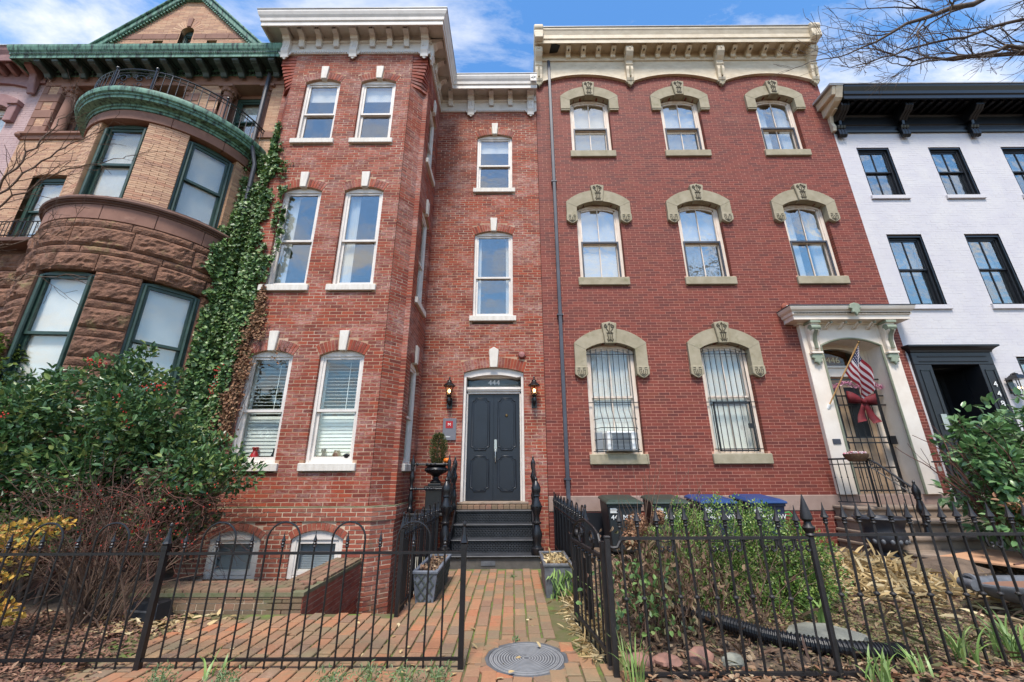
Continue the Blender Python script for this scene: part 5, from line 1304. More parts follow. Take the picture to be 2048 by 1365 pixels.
# third floor loggia windows and columns
for x0, x1, col in ((-10.9, -9.8, (-10.86, -9.85)), (-9.0, -7.9, (-8.97, -7.93)), (-7.05, -5.88, (-7.0, -5.98))):
    sash_window(hm, ((x0+x1)/2, YM+.28, 0), 0, (x1-x0)/2-.14, 9.1, 10.50, 0, M['green_paint'], M['glass'], fw=.07, rev=.02, sw=.045, blind=('shade', 9.75, 10.4, M['blind']))
    MB().box(x0-.1, x1+.1, YM+.44, YM+.5, 9.0, 10.6).build('recess_backing', M['brownstone_dark'], hm) if False else None
    m = MB(); m.box(x0-.2, x0+.14, YM+.28, YM+.45, 9.1, 10.6); m.box(x1-.14, x1+.2, YM+.28, YM+.45, 9.1, 10.6); m.box(x0+.14, x1-.14, YM+.28, YM+.45, 10.5, 10.6); m.build('window_reveal', M['brownstone'], hm)
    for x in col:
        MB().lathe([(.15, 9.11), (.15, 9.16), (.12, 9.18), (.145, 9.22), (.115, 9.26), (.112, 9.7), (.10, 10.28), (.118, 10.29), (.118, 10.31), (.10, 10.33), (.11, 10.42), (.16, 10.50), (.17, 10.52)], x, YM+.10, 16).build('column', M['brownstone'], hm, smooth=True)
        cpb = MB().box(x-.17, x+.17, YM-.07, YM+.27, 10.52, 10.597)
        for k in range(10):
            th = R(k*36); cpb.sphere((x+.13*math.sin(th), YM+.10-.13*math.cos(th), 10.45), .04, 6, 4)
        cpb.build('capital', M['brownstone'], hm)
# bow: frieze, copper cornice, windows, balcony
for a, b in ((-70, -20), (-20, 30), (30, 60), (60, 92)): curved(1.4, 1.66, a+.12, b-.12, 7.985, 8.20, 9).build('smooth_stone', M['brownstone'], hm, bevel=.006)
MB().lathe([(1.4, 8.20), (1.68, 8.20), (1.685, 8.24), (1.71, 8.25), (1.715, 8.29), (1.79, 8.31), (1.83, 8.32), (1.835, 8.37), (1.855, 8.38), (1.86, 8.41), (1.89, 8.43), (1.905, 8.49), (1.89, 8.54), (.2, 8.56)], BCX, BCY, 48, -84, 95).build('bow_cornice', M['copper'], hm, smooth=True)
def bow_window(A, r, z0, z1, rise, blind, sill=True):
    h = (A[1]-A[0])/2; mid = (A[0]+A[1])/2; hw = r*math.sin(R(h))-.004; d = r*math.cos(R(h)); q = bp(mid, d)
    o = sash_window(hm, (q[0], q[1], 0), R(mid), hw, z0, z1, rise, M['green_paint'], M['glass_pale'], fw=.085, rev=.04, fd=.12, sw=.05, blind=blind, rail=z0+(z1-z0)*.47)
    t = MB(); t.tube([(-hw+.07, .03, z0), (-hw+.07, .03, z1-rise-.02)], .03, 8); t.tube([(hw-.07, .03, z0), (hw-.07, .03, z1-rise-.02)], .03, 8); t.build('frame_roll', M['green_paint'], o, smooth=True)
    w_ = MB(); w_.box(-hw, hw, .30, .42, z0, z1) if False else None
bow_window(A2, 1.60, 6.175, 7.98, .08, ('slats', 6.2, 7.95, M['blind']))
bow_window(B2, 1.60, 6.175, 7.98, .08, ('slats', 6.2, 7.95, M['blind']))
bow_window(A1, 1.70, 2.62, 4.74, .08, ('shade', 2.62, 4.7, M['blind']))
bow_window(B1, 1.70, 2.62, 4.74, .08, ('shade', 2.62, 4.7, M['blind']))
o = sash_window(hm, ((WX0+WX1)/2, YM, 0), 0, (WX1-WX0)/2-.004, 6.2, 7.9, 0, M['green_paint'], M['glass'], fw=.08, rev=.08, sw=.045, blind=('slats', 6.2, 7.85, M['blind']))
q = voussoirs(hm, M['brick_tan'], (0, YM), 0, (WX0+WX1)/2, .40, 7.93, .03, .30, 21, 0, name='arch_brick', proud=.012, depth=.06, jm=.006); q.build('arch_mortar', M['mortar_tan'], hm)
def arc_pts(r, z, a0, a1, n): return [bp(a0+(a1-a0)*k/n, r)+(z,) for k in range(n+1)]
rl = thing('balcony_railing', 'curved black iron balcony railing on top of the round bow', 'railing', (BCX, BCY-1.0, 8.56))
for z, rr in ((9.12, .016), (9.03, .010), (8.64, .012)): MB().tube(arc_pts(1.76, z, -72, 84, 44), rr, 6).build('rail', M['iron'], rl, smooth=True)
for k in range(40):
    a = -72+k*4
    if -8 < a < 14: continue
    q = bp(a, 1.76); MB().tube([(q[0], q[1], 8.56), (q[0], q[1], 9.12)], .008 if k % 8 else .014, 5).build('baluster', M['iron'], rl)
m = MB()
for a in (-10, 15): q = bp(a, 1.76); m.tube([(q[0], q[1], 8.56), (q[0], q[1], 9.18)], .016, 6); m.sphere((q[0], q[1], 9.20), .03, 8, 6)
for a in (54,): q = bp(a, 1.76); m.tube([(q[0], q[1], 8.56), (q[0], q[1], 9.18)], .014, 6); m.sphere((q[0], q[1], 9.20), .03, 8, 6)
m.build('post', M['iron'], rl)
m = MB()
def on_bow(pts): return [bp(2.5+math.degrees(u/1.76), 1.765)+(z,) for u, z in pts]
for s in (-1, 1):
    for cx_, cz_, r_, a0_ in ((.16, 8.88, .11, 0), (.16, 8.74, .08, 180), (.30, 8.94, .05, 90), (.07, 8.94, .05, 200)): m.tube(on_bow([(s*u, z) for u, z in scroll(cx_, cz_, r_, 1.2, 18, R(a0_), 1)]), .007, 4)
m.build('scroll_panel', M['iron'], rl)
lb = thing('balconet', 'small iron balconet railing under the tan brick side window', 'railing', (-10.6, YM-.25, 6.08))
MB().box(-11.3, -9.70, YM-.38, YM-.0, 5.98, 6.08).build('slab', M['brownstone_dark'], lb, bevel=.012)
for z in (6.47, 6.14): MB().tube([(-11.3, YM-.33, z), (-9.72, YM-.33, z)], .012, 5).build('rail', M['iron'], lb)
for k in range(20): x = -11.28+k*.082; MB().tube([(x, YM-.33, 6.08), (x, YM-.33, 6.47)], .007 if k != 15 else .016, 5).build('baluster', M['iron'], lb)
# entrance wall left of the bow, rock-faced with an arch
eh = [arch_hole(-10.5, .72, .3, 4.45, .70)]
m = MB()
for k in range(14):
    z0, z1 = .3+k*.4, .3+k*.4+.394
    if z1 > 5.98: break
    for a, b in sub([(-11.5, -9.0)], hole_at(eh, z0, z1)):
        nb = max(1, round((b-a)/.75))
        for j in range(nb): rock(a+(b-a)*j/nb, a+(b-a)*(j+1)/nb, z0, z1, flat=YM-.02, seed=k+40)
m.box(-11.5, -11.22, YM, YM+.3, 0, 6); m.box(-9.78, -8.9, YM, YM+.3, 0, 6); m.box(-11.22, -9.78, YM, YM+.3, 4.45, 6); m.build('entrance_wall', M['brownstone_dark'], hm)
MB().box(-11.3, -9.7, YM+.9, YM+1.0, .3, 4.6).build('entrance_door', M['green_paint'], hm)
m = MB(); m.box(-11.5, -11.4, YM+.31, 17, 0, 11.29); m.box(-5.62, -5.5, YM+.31, 17, 0, 11.29); m.box(-11.4, -5.62, 16.9, 17, 0, 11.29); m.box(-11.4, -5.62, 11.5, 11.6, 0, 11.29); m.build('party_wall', M['interior'], hm)
m = MB()
for z in (2.0, 5.6, 8.75): m.box(-11.39, -5.63, YM+.45, 16.8, z-.15, z)
m.build('floor', M['interior'], hm)
MB().prism([(GX-2.65, 11.3), (GX+2.65, 11.3), (GX+.3, 13.66), (GX-.3, 13.66)], YM+.31, 17, 'y').build('roof', M['pipe_grey'], hm)
dm = thing('downspout', 'narrow dark downspout in the ivy corner beside the mansion', 'downspout', (-5.9, YM-.1, .3))
MB().tube([(-5.95, YM-.10, 10.85), (-5.95, YM-.10, 8.75), (-5.78, YM-.32, 8.45), (-5.70, YM-.20, 8.0), (-5.68, YM-.12, .3)], .045, 8).build('pipe', M['pipe_grey'], dm, smooth=True)
# ================================================================ MAUVE HOUSE at the far left
hp = thing('painted_house', 'mauve painted brick house at the far left edge', 'house', (-14, YM, 0))
bpv = Bricks(hp)
hx = -12.62
bpv.face((0, YM+.05), 0, -17.5, -11.52, 0, 10.9, .23, .067, .006, M['brick_purple'], [arch_hole(hx, .48, 8.2, 10.0, .14)], proud=.004, jit=.001, backing=M['brick_purple'], bt=.3); bpv.finish(0)
sash_window(hp, (hx, YM+.05, 0), 0, .475, 8.2, 10.0, .14, M['white_trim'], M['glass'], fw=.06, rev=.08, blind=('shade', 9.0, 9.9, M['blind']))
TR = pm('mauve_trim', s_(150,112,108), s_(130,94,92), 5, .7, .2)
q = arc(hx, 10.34, .70, .22, 12); m = MB().strip(q, arc(hx, 10.02, .50, .15, 12), YM-.06, YM+.1)
for s in (-1, 1): m.box(min(hx+s*.5, hx+s*.70), max(hx+s*.5, hx+s*.70), YM-.05, YM+.1, 9.5, 10.1); m.box(min(hx+s*.48, hx+s*.73), max(hx+s*.48, hx+s*.73), YM-.09, YM+.1, 9.98, 10.1)
m.build('window_hood', TR, hp, bevel=.01)
MB().sweep([(-17.5, YM+.05), (-11.55, YM+.05)], [(-.1, 10.72), (.06, 10.72), (.07, 10.80), (.04, 10.84), (.04, 11.16), (.34, 11.16), (.34, 11.08), (.37, 11.08), (.38, 11.26), (.43, 11.36), (.45, 11.46), (-.1, 11.5)]).build('cornice', TR, hp)
MB().sweep([(-17.5, YM+.05), (-11.53, YM+.05)], [(-.1, 11.462), (.47, 11.462), (.47, 11.49), (-.1, 11.54)]).build('roof_edge', M['roof'], hp)
m = MB(); cq = arc(-12.75, 10.72, 1.0, .22, 14); m.strip([(x, 10.74) for x, z in cq], cq, YM-.02, YM+.06); m.build('frieze_arch', TR, hp)
for x in (-11.78, -13.7):
    o = bracket([(0, 10.35), (.05, 10.36), (.08, 10.5), (.12, 10.72), (.14, 10.86), (.30, 10.98), (.33, 11.08), (.30, 11.155), (0, 11.155)], .18).build('bracket', TR, hp, loc=(x, YM+.01, 0), bevel=.015)
for x in (-12.08, -12.36, -12.64, -12.92, -13.2): bracket([(0, 10.95), (.1, 10.98), (.25, 11.05), (.27, 11.155), (0, 11.155)], .10).build('small_bracket', TR, hp, loc=(x, YM+.01, 0), bevel=.01)
m = MB(); m.box(-17.5, -17.4, YM+.36, 17, 0, 11.4); m.box(-11.64, -11.53, YM+.36, 17, 0, 11.4); m.box(-17.4, -11.64, 12, 12.1, 0, 11.4); m.box(-17.5, -11.53, YM+.1, 17, 11.3, 11.45); m.build('party_wall', M['interior'], hp)
# ================================================================ GROUND
def put(name, me, parent, loc, rz=0, scale=None):
    o = bpy.data.objects.new(name, me); link(o, parent)
    o.location = Vector(loc)-OFF.get(parent.name, Vector((0, 0, 0))); o.rotation_euler = (0, 0, rz)
    if scale: o.scale = scale
    return o
def to_mesh(mb, name, mat, smooth=False):
    me = bpy.data.meshes.new(name); me.from_pydata(mb.v, [], mb.f); me.update(); setmat(me, mat)
    if smooth:
        me.polygons.foreach_set('use_smooth', [True]*len(me.polygons))
        try: me.set_sharp_from_angle(angle=R(40))
        except Exception: pass
    return me
PIT = (-4.75, -1.28, 5.12, 8.55)
def struct(o): o['kind'] = 'structure'; return o
def gz(x, y):      # gentle relief of the beds
    b = 0.0
    if x > .95: b = .04+.10*max(0, min(1, (y-4.2)/2.5))+.05*mnoise.noise(Vector((x*1.3, y*1.3, 0)))+.03*mnoise.noise(Vector((x*4, y*4, 3)))
    elif x < -3.35: b = .02+.05*mnoise.noise(Vector((x*1.3, y*1.3, 0)))+.03*mnoise.noise(Vector((x*5, y*5, 3)))
    return b-.015
m = MB(); far = 700
x0, x1, y0, y1 = PIT
for a, b, c, d in ((-far, 9.5, -far, 2.2), (9.5, far, -far, far), (-far, -9, 2.2, far), (-9, 9.5, 8.6, far)): m.add([(a, c, -.03), (b, c, -.03), (b, d, -.03), (a, d, -.03)], [(0, 1, 2, 3)])
def gridpatch(a, b, c, d, s=.12):
    nx, ny = max(1, round((b-a)/s)), max(1, round((d-c)/s)); vs_ = [(a+(b-a)*i/nx, c+(d-c)*j/ny, gz(a+(b-a)*i/nx, c+(d-c)*j/ny)) for j in range(ny+1) for i in range(nx+1)]
    m.add(vs_, [(j*(nx+1)+i, j*(nx+1)+i+1, (j+1)*(nx+1)+i+1, (j+1)*(nx+1)+i) for j in range(ny) for i in range(nx)])
gridpatch(-9, x0, 2.2, 8.6); gridpatch(x0, x1, 2.2, y0); gridpatch(x1, 9.5, 2.2, 8.6); 
struct(m.build('ground', M['soil'], smooth='all'))
# sunken areaway beside the path
m = MB(); m.box(x0-.1, x1+.0, y0-.0, y1, -1.3, -1.2); pf = struct(m.build('areaway_floor', M['step_stone']))
m = MB(); m.box(x0-.12, x0, y0, 6.95, -1.25, -.03); m.box(x0-.12, x1, y0-.12, y0, -1.25, -.032); m.box(x1, x1+.1, y0, y1, -1.25, -.032)
aw = thing('areaway_wall', 'sunken brick wall lining the basement areaway', 'wall', (-2, 5.1, -1.2)); m.build('lining', M['mortar_thick'], aw)
qa = Bricks(aw); qa.face((x1-.001, 0), -math.pi/2, -8.5, -y0, -1.2, -.05, .226, .066, .012, M['brick444b'], proud=.006, jit=.002, depth=.02); qa.finish(0)
for k in range(5): MB().box(-2.3, x1-.02, y0+.02+k*.3, y0+.3+k*.3, -1.2, -.22-.2*k).build('step', M['step_stone'], aw, bevel=.01)
# brick paving
bed = MB(); bed.add([(-3.7, 2.3, .011), (.60, 2.3, .011), (.60, 7.34, .011), (x1, 7.34, .011), (x1, y0-.002, .011), (-3.7, y0-.002, .011)], [(0, 1, 2, 3, 4, 5)])
bed.add([(.60, 2.3, .011), (.95, 2.3, .011), (.95, 4.7, .011), (.60, 4.7, .011)], [(0, 1, 2, 3)])
MOSS = pm('mossy_sand_joint', s_(104,92,66), s_(84,88,48), 6, .95, .6, .01, 40, c3=s_(96,116,50), t3=(.5,.62), s3=3)
path = struct(bed.build('brick_path', MOSS))
PAVE = brickmat('paving_brick', [s_(154,110,82), s_(164,118,86), s_(142,104,80), s_(128,104,84), s_(160,124,92), s_(146,112,86), s_(126,108,88), s_(170,110,76), s_(140,118,90)], stain=s_(122,112,84), stain_t=(.46,.70), eff=s_(186,156,130), eff_t=(.56,.78), bump=.6)
bb = []
CP, LP = .1285, .212
for i in range(-29, 8):
    xc = .065+i*CP+(.02 if i > 4 else 0)
    if xc > .93: continue
    o_ = (i % 2)*LP/2+random.uniform(-.02, .02)
    for j in range(-1, 26):
        yc = 2.36+o_+j*LP
        if yc+LP/2 > (5.11 if xc < x1 else 7.32): continue
        if xc > .45 and yc > 4.1+random.uniform(-.1, .3): continue
        if xc > .60 and yc > 3.75: continue
        if xc < -3.28-.28*(yc-4.2) and yc > 3.9: continue
        if math.hypot(xc-.10, yc-3.955) < .385: continue
        bb.append((xc+random.uniform(-.003, .003), yc, random.uniform(-.004, .004), random.uniform(-.012, .012), .5*(CP-.015)*random.uniform(.97, 1), .5*(LP-.019)*random.uniform(.97, 1)))
for k in range(15):      # cut bricks set round the manhole
    a = R(k*24); bb.append((.10+.385*math.cos(a), 3.955+.385*math.sin(a), .0, a, .048, .07))
pb = MB(); pb.add([(-1,-1,-.03),(1,-1,-.03),(1,1,-.03),(-1,1,-.03),(-1,-1,.010),(1,-1,.010),(1,1,.010),(-1,1,.010),(-.93,-.96,.016),(.93,-.96,.016),(.93,.96,.016),(-.93,.96,.016)],
       [(0,1,5,4),(1,2,6,5),(2,3,7,6),(3,0,4,7),(4,5,9,8),(5,6,10,9),(6,7,11,10),(7,4,8,11),(8,9,10,11)])
pme = to_mesh(pb, 'paving_brick', PAVE)
bb.sort(key=lambda q: (0 if q[1] > 3.05 else 1, q[0]**2*.25+q[1]**2))
stf = MB()
for k, (x, y, z, a, hx_, hy_) in enumerate(bb):
    if k < 300:
        o = put('paving_brick', pme, path, (x, y, z+.012), a); o.scale = (hx_, hy_, 1)
    else:
        st = len(stf.v); stf.add(pb.v, pb.f); stf.xf(Matrix.Translation((x, y, z+.012)) @ Matrix.Rotation(a, 4, 'Z') @ Matrix.Diagonal((hx_, hy_, 1, 1)), st)
stf.build('paving_bricks', PAVE, path, kind='stuff')
mh = thing('manhole_cover', 'round grey iron manhole cover set in the brick path', 'manhole cover', (.10, 3.955, .0))
prof = [(.345, .0), (.345, .022), (.318, .024), (.312, .016)]
r = .305
prof += [(.30, .021), (.001, .021)]
MB().lathe(prof, .10, 3.955, 48).build('lid', pm('manhole_iron', s_(94,96,99), s_(78,80,83), 8, .65, .4, .003, 80), mh)
WORN = pm('worn_iron_rings', s_(146,146,146), s_(126,127,128), 9, .6, .2, .002, 60, c3=s_(100,101,103), t3=(.55,.68), s3=5)
for r_ in (.300, .286, .264, .250, .228, .206, .184, .162, .140, .118, .096, .074, .052, .03): MB().lathe([(r_-.005, .0205), (r_-.005, .0235), (r_+.004, .0235), (r_+.004, .0205)], .10, 3.955, 44).build('raised_ring', WORN, mh)
# ================================================================ LOW BRICK WALL round the window well
lw = thing('low_brick_wall', 'low mossy brick wall around the basement window well', 'wall', (-3.3, 5.3, 0))
MOSSB = brickmat('mossy_coping_brick', [s_(128,102,82), s_(114,96,74), s_(142,108,86), s_(106,92,72), s_(134,98,80)], stain=s_(98,98,68), stain_t=(.54,.72), eff=s_(150,136,114), eff_t=(.52,.72))
q = Bricks(lw); WXR = -2.36
q.face((0, 5.15), 0, -4.7, WXR, -.02, .175, .212, .064, .010, MOSSB, proud=.006, jit=.002, backing=M['mortar_thick'], bt=.38, depth=.05)
q.face((WXR, 0), math.pi/2, 5.15, 6.94, -.9, .175, .212, .066, .010, M['brick444b'], proud=.006, jit=.002, backing=M['mortar_thick'], bt=.38, depth=.05)
q.finish(300, name='brick')
cb = to_mesh(MB().add(pb.v, pb.f).xf(Matrix.Diagonal((1, 1, 2.0, 1))), 'coping_brick', MOSSB)
for r_ in range(4):
    for k in range(12):
        xk = -4.62+k*.203+(r_ % 2)*.10
        if xk < WXR-.05: put('coping_brick', cb, lw, (xk, 5.185+r_*.105, .213+random.uniform(-.003, .003)), random.uniform(-.01, .01), (.096, .048, 1))
for r_ in range(4):
    for k in range(7): put('coping_brick', cb, lw, (-2.715+r_*.105, 5.67+k*.203+(r_ % 2)*.06, .212+random.uniform(-.003, .003)), math.pi/2, (.096, .048, 1))
MB().box(-4.7, WXR+.02, 5.13, 5.55, .176, .215).build('coping_mortar', M['moss_ledge'], lw); MB().box(-2.77, WXR+.02, 5.551, 6.93, .176, .214).build('coping_mortar', M['moss_ledge'], lw)
# ================================================================ IRON FENCES
def spear_mesh(h, tip, r=.008, mat=None, collar=None, head=.10, hw=.02):
    b = MB().tube([(0, 0, 0), (0, 0, tip-head-.045)], r, 4 if r > .009 else 6)
    z = tip-head
    b.lathe([(r, z-.055), (r+.009, z-.045), (r+.004, z-.035), (r+.010, z-.022), (r+.003, z-.010), (hw, z), (hw*.55, z+head*.28), (hw*.25, z+head*.62), (.0015, z+head)], 0, 0, 8)
    if collar: b.lathe([(r, collar-.015), (r+.012, collar-.004), (r+.012, collar+.004), (r, collar+.015)], 0, 0, 8)
    return to_mesh(b, 'picket', mat or M['iron'], True)
def hoop_mesh(w, z0, top, r=.008, mat=None):
    rr = w/2; b = MB().tube([(-rr, 0, z0), (-rr, 0, top-rr)] + [(-rr*math.cos(math.pi*k/12), 0, top-rr+rr*math.sin(math.pi*k/12)) for k in range(1, 12)] + [(rr, 0, top-rr), (rr, 0, z0)], r, 7)
    return to_mesh(b, 'hoop', mat or M['iron'], True)
def post_mesh(w, top, spike, mat, flare=.028):
    b = MB().box(-w/2, w/2, -w/2, w/2, -.05, top); b.box(-w*.62, w*.62, -w*.62, w*.62, top-.035, top)
    b.lathe([(w*.55, top), (flare+.008, top+.012), (flare, top+.03), (flare*.62, top+.07), (.009, top+spike*.75), (.014, top+spike*.86), (.012, top+spike*.94), (.002, top+spike)], 0, 0, 8)
    return to_mesh(b, 'post', mat)
PS = spear_mesh(0, .975, head=.075, hw=.018); PHP = hoop_mesh(.279, 0, 1.045)
FP = post_mesh(.042, .90, .175, M['iron'])
FYL = 3.76
def run(name, label, x0, x1, y, posts, bars, group, rails=(.835, .09)):
    f = thing(name, label, 'fence', ((x0+x1)/2, y, 0), group=group)
    for z in rails: MB().box(x0, x1, y-.011, y+.011, z-.010, z+.010).build('rail', M['iron'], f)
    for x, kind in bars: put('hoop' if kind == 'h' else 'picket', PHP if kind == 'h' else PS, f, (x, y, .03)).rotation_euler = (random.gauss(0, .006), random.gauss(0, .006), 0)
    for x in posts: put('post', FP, f, (x, y, 0))
    return f
bars = []
for c in (-3.982, -3.40, -2.497, -1.951, -1.402, -.850): bars += [(c, 'h'), (c, 's')]
bars += [(x, 's') for x in (-4.27, -3.69, -3.11, -2.775, -2.225, -1.677, -1.126, -.575)]
run('front_fence', 'black hoop-topped iron fence in front of the brick paving', -4.9, -.42, FYL, (-2.932, -.418), bars, 'iron fences along the sidewalk')
# side fence left of the path, along Y
def side_run(name, label, x, ya, yb, zoff=0, n=None, rust=None):
    f = thing(name, label, 'fence', (x, (ya+yb)/2, zoff), group='iron fences beside the path')
    for z in (.80, .10): MB().box(x-.011, x+.011, ya, yb, zoff+z-.01, zoff+z+.01).build('rail', M['iron'], f)
    k = max(1, round((yb-ya-.1)/.42)); w = (yb-ya-.1)/k
    hm_ = hoop_mesh(w*.5, 0, 1.03-.03)
    for i in range(k):
        yc = ya+.05+(i+.35)*w
        put('hoop', hm_, f, (x, yc, zoff+.03), math.pi/2); put('picket', PS, f, (x, yc, zoff+.02)); put('picket', PS, f, (x, yc+w*.5, zoff+.02))
        put('picket', PS, f, (x, yc-w*.125, zoff-.10)); put('picket', PS, f, (x, yc+w*.125, zoff-.10))
    put('post', FP, f, (x, ya, zoff-.02)); put('post', FP, f, (x, yb, zoff-.02))
    return f
side_run('side_fence', 'black iron fence between the areaway and the brick path', -1.25, 4.97, 7.18)
side_run('side_fence', 'black iron fence right of the path below the stoop', .80, 4.85, 8.45, .08)
# gate leaf standing open
gt = thing('iron_gate', 'black iron gate standing open beside the manhole cover', 'gate', (.74, 3.72, 0), rz=0)
gt.rotation_euler = (0, 0, R(97)); OFF[gt.name] = Vector((0, 0, 0))
PG = spear_mesh(0, .80, r=.009, head=.02, hw=.012)
for z in (.13, .80): MB().box(0, .98, -.014, .014, z-.014, z+.014).build('rail', M['iron_old'], gt)
MB().box(-.02, .02, -.02, .02, .06, .92).build('hinge_stile', M['iron_old'], gt); MB().box(.95, .985, -.017, .017, .06, .86).build('latch_stile', M['iron_old'], gt)
for k in range(7): put('picket', PG, gt, (.12+k*.125, 0, .02))
m = MB()
for s in (-1, 1): m.tube([(.48+s*p[0], 0, p[1]) for p in scroll(.17, .90, .085, 1.3, 20, R(-90), 1)], .012, 4)
m.tube([(.02, 0, .83), (.10, 0, .96), (.22, 0, 1.0), (.48, 0, 1.04), (.74, 0, 1.0), (.86, 0, .96), (.96, 0, .83)], .012, 5)
m.build('scroll_top', M['iron_old'], gt)
MB().sphere((.96, -.05, .86), .045, 10, 6).build('latch_ball', M['iron_old'], gt, smooth='all')
# right front fence with spear pickets
YRF = 3.62
SPM = spear_mesh(0, 1.185, r=.0105, mat=M['iron_old'], collar=.51, head=.115, hw=.031)
def rfence(name, label, x0, x1, xs, zr, posts):
    f = thing(name, label, 'fence', ((x0+x1)/2, YRF, 0), group='iron fences along the sidewalk')
    for z in (zr, .04): MB().box(x0, x1, YRF-.014, YRF+.014, z-.011, z+.011).build('rail', M['iron_old'], f)
    for i, x in enumerate(xs): put('picket', SPM, f, (x, YRF, .02+(zr-.955)+random.uniform(-.008, .008))).rotation_euler = (random.gauss(0, .012), random.gauss(0, .010), random.random())
    for x, big in posts:
        if big:
            b = MB().tube([(x, YRF, -.02), (x, YRF, 1.0)], .024, 8); b.lathe([(.024, .96), (.04, .975), (.03, .99), (.042, 1.01), (.05, 1.03), (.03, 1.05), (.026, 1.075), (.046, 1.095), (.042, 1.13), (.02, 1.22), (.003, 1.285)], x, YRF, 10); b.build('post', M['iron_old'], f, smooth=True)
        else:
            b = MB().box(x-.022, x+.022, YRF-.022, YRF+.022, -.05, .96); b.box(x-.026, x+.026, YRF-.026, YRF+.026, .955, .975); b.build('post', M['iron_old'], f, bevel=.005)
    return f
xs = [.885+.1409*k for k in range(11)]
f1 = rfence('front_fence', 'old black spear-topped iron fence left of the tall pointed post', .86, 2.40, xs, .955, ((.76, False), (2.42, True)))
m = MB(); m.tube([(.76, YRF, .90), (.80, YRF, .885), (.84, YRF, .89), (.87, YRF, .94), (.92, YRF, .955)], .014, 6); m.build('rail_end', M['iron_old'], f1, smooth=True)
for x0_ in (1.16, 1.58, 1.72, 2.0, 2.14, 2.28):
    m = MB()
    for s in (-1, 1): m.tube([(x0_+.07+s*p[0], YRF, p[1]) for p in [(.060, .945), (.062, .90), (.052, .868), (.030, .856), (.014, .872), (.020, .892), (.036, .888)]], .0095, 5)
    m.tube([(x0_+.07-.06, YRF, .935), (x0_+.07, YRF, .925), (x0_+.07+.06, YRF, .935)], .005, 4); m.build('c_scroll', M['iron_old'], f1)
xs = [2.556+.1405*k for k in range(16)]
f2 = rfence('front_fence', 'black spear-topped iron fence right of the tall pointed post', 2.44, 4.85, xs, .975, ())
for x0_ in (3.83, 4.11):
    m = MB()
    for s in (-1, 1): m.tube([(x0_+.07+s*p[0], YRF, p[1]) for p in [(.060, .965), (.062, .92), (.052, .888), (.030, .876), (.014, .892), (.020, .912), (.036, .908)]], .0095, 5)
    m.build('c_scroll', M['iron_old'], f2)
# ================================================================ IRON STOOP of 444
sp = thing('iron_stoop', 'black cast iron stoop with lattice risers below the double doors', 'stoop', (-.36, 7.8, 0))
SX0, SX1 = -1.08, .34
DSTONE = pm('dark_base_stone', s_(92,86,80), s_(70,66,62), 5, .85, .4, .006, 40, c3=s_(112,104,92), t3=(.58,.74))
MB().box(SX0-.08, SX1+.10, 7.30, 8.5, -.05, .185).build('stone_base', DSTONE, sp, bevel=.015)
MB().box(-.53, -.30, 7.292, 7.299, .06, .13).build('base_plate', M['iron_grey'], sp)
for k, (y, z) in enumerate(((7.28, .205), (7.58, .40), (7.87, .61), (8.15, .82))):
    y1_ = 8.49 if k == 3 else y+.33
    MB().box(SX0-(.10 if k == 0 else 0), SX1+(.10 if k == 0 else 0), y-.02, y1_, z-.022, z).build('tread', M['iron_tread'], sp, bevel=.008)
    if k:
        zb = (.205, .40, .61)[k-1]; m = MB(); yy = y+.015; a = SX0+.03
        while a < SX1-.06:
            for sgn in (-1, 1):
                for q in range(3):
                    zq = zb+.005+q*(z-zb-.03)/3; zn = zq+(z-zb-.03)/3; xa, xb = (a, a+.055) if sgn > 0 else (a+.055, a)
                    m.tube([(xa, yy, zq), (xb, yy, zn)], .009, 4, cap=False)
            a += .055
        m.build('lattice_riser', M['iron_tread'], sp)  # paler iron colour stands in for highlights on the black lattice
        MB().box(SX0, SX1, yy+.05, yy+.06, zb, z-.023).build('riser_back', M['black_satin'], sp)
for x in (SX0-.012, SX1+.012):
    MB().prism([(7.30, .18), (8.5, .18), (8.5, .83), (8.12, .83), (7.84, .62), (7.55, .41), (7.28, .22)], x-.012, x+.012, 'x').build('stringer', M['iron'], sp)
for k in range(13): MB().box(SX0-.04+k*.1165, SX0+.07+k*.1165, 8.38, Y0-.062, .822, .896).build('threshold_brick', MOSSB, sp, bevel=.004)
NEW = [(.075, 0), (.085, .02), (.085, .10), (.06, .12), (.05, .18), (.066, .26), (.072, .32), (.05, .40), (.04, .46), (.06, .48), (.062, .50), (.042, .52), (.036, .60), (.055, .66), (.072, .72), (.07, .78), (.045, .85), (.04, .90), (.056, .92), (.05, .95), (.064, 1.0), (.066, 1.06), (.045, 1.12), (.02, 1.17), (.026, 1.20), (.002, 1.24)]
def newel(x, y, z, s=1.0, hs=1.0, nm='newel_post'):
    b = MB().lathe([(r_*s, z+h*hs) for r_, h in NEW], x, y, 14)
    for k in range(8):
        th = R(k*45); b.sphere((x+.068*s*math.sin(th), y-.068*s*math.cos(th), z+.75*hs), .016*s, 5, 4)
    return b.build(nm, M['iron'], sp, smooth=True)
for x in (SX0-.07, SX1+.05):
    newel(x, 7.36, .205, 1.22, .98); newel(x, 8.30, .82, .75, .80, 'back_post')
    m = MB(); m.tube([(x, 7.36, 1.30), (x, 7.42, 1.34), (x, 7.7, 1.42), (x, 8.0, 1.58), (x, 8.28, 1.66)], .028, 8); m.tube([(x, 7.38, .82), (x, 7.8, 1.08), (x, 8.28, 1.30)], .02, 8)
    for k in range(4):
        y = 7.52+k*.19; m.tube([(x, y, .42+k*.13), (x, y, 1.38+k*.08)], .011, 6)
        m.tube([(x, y+.09+p[0], p[1]+k*.09) for p in scroll(0, 1.16, .07, 1.3, 14, 0, 1)], .008, 4)
    m.build('handrail', M['iron'], sp, smooth=True)
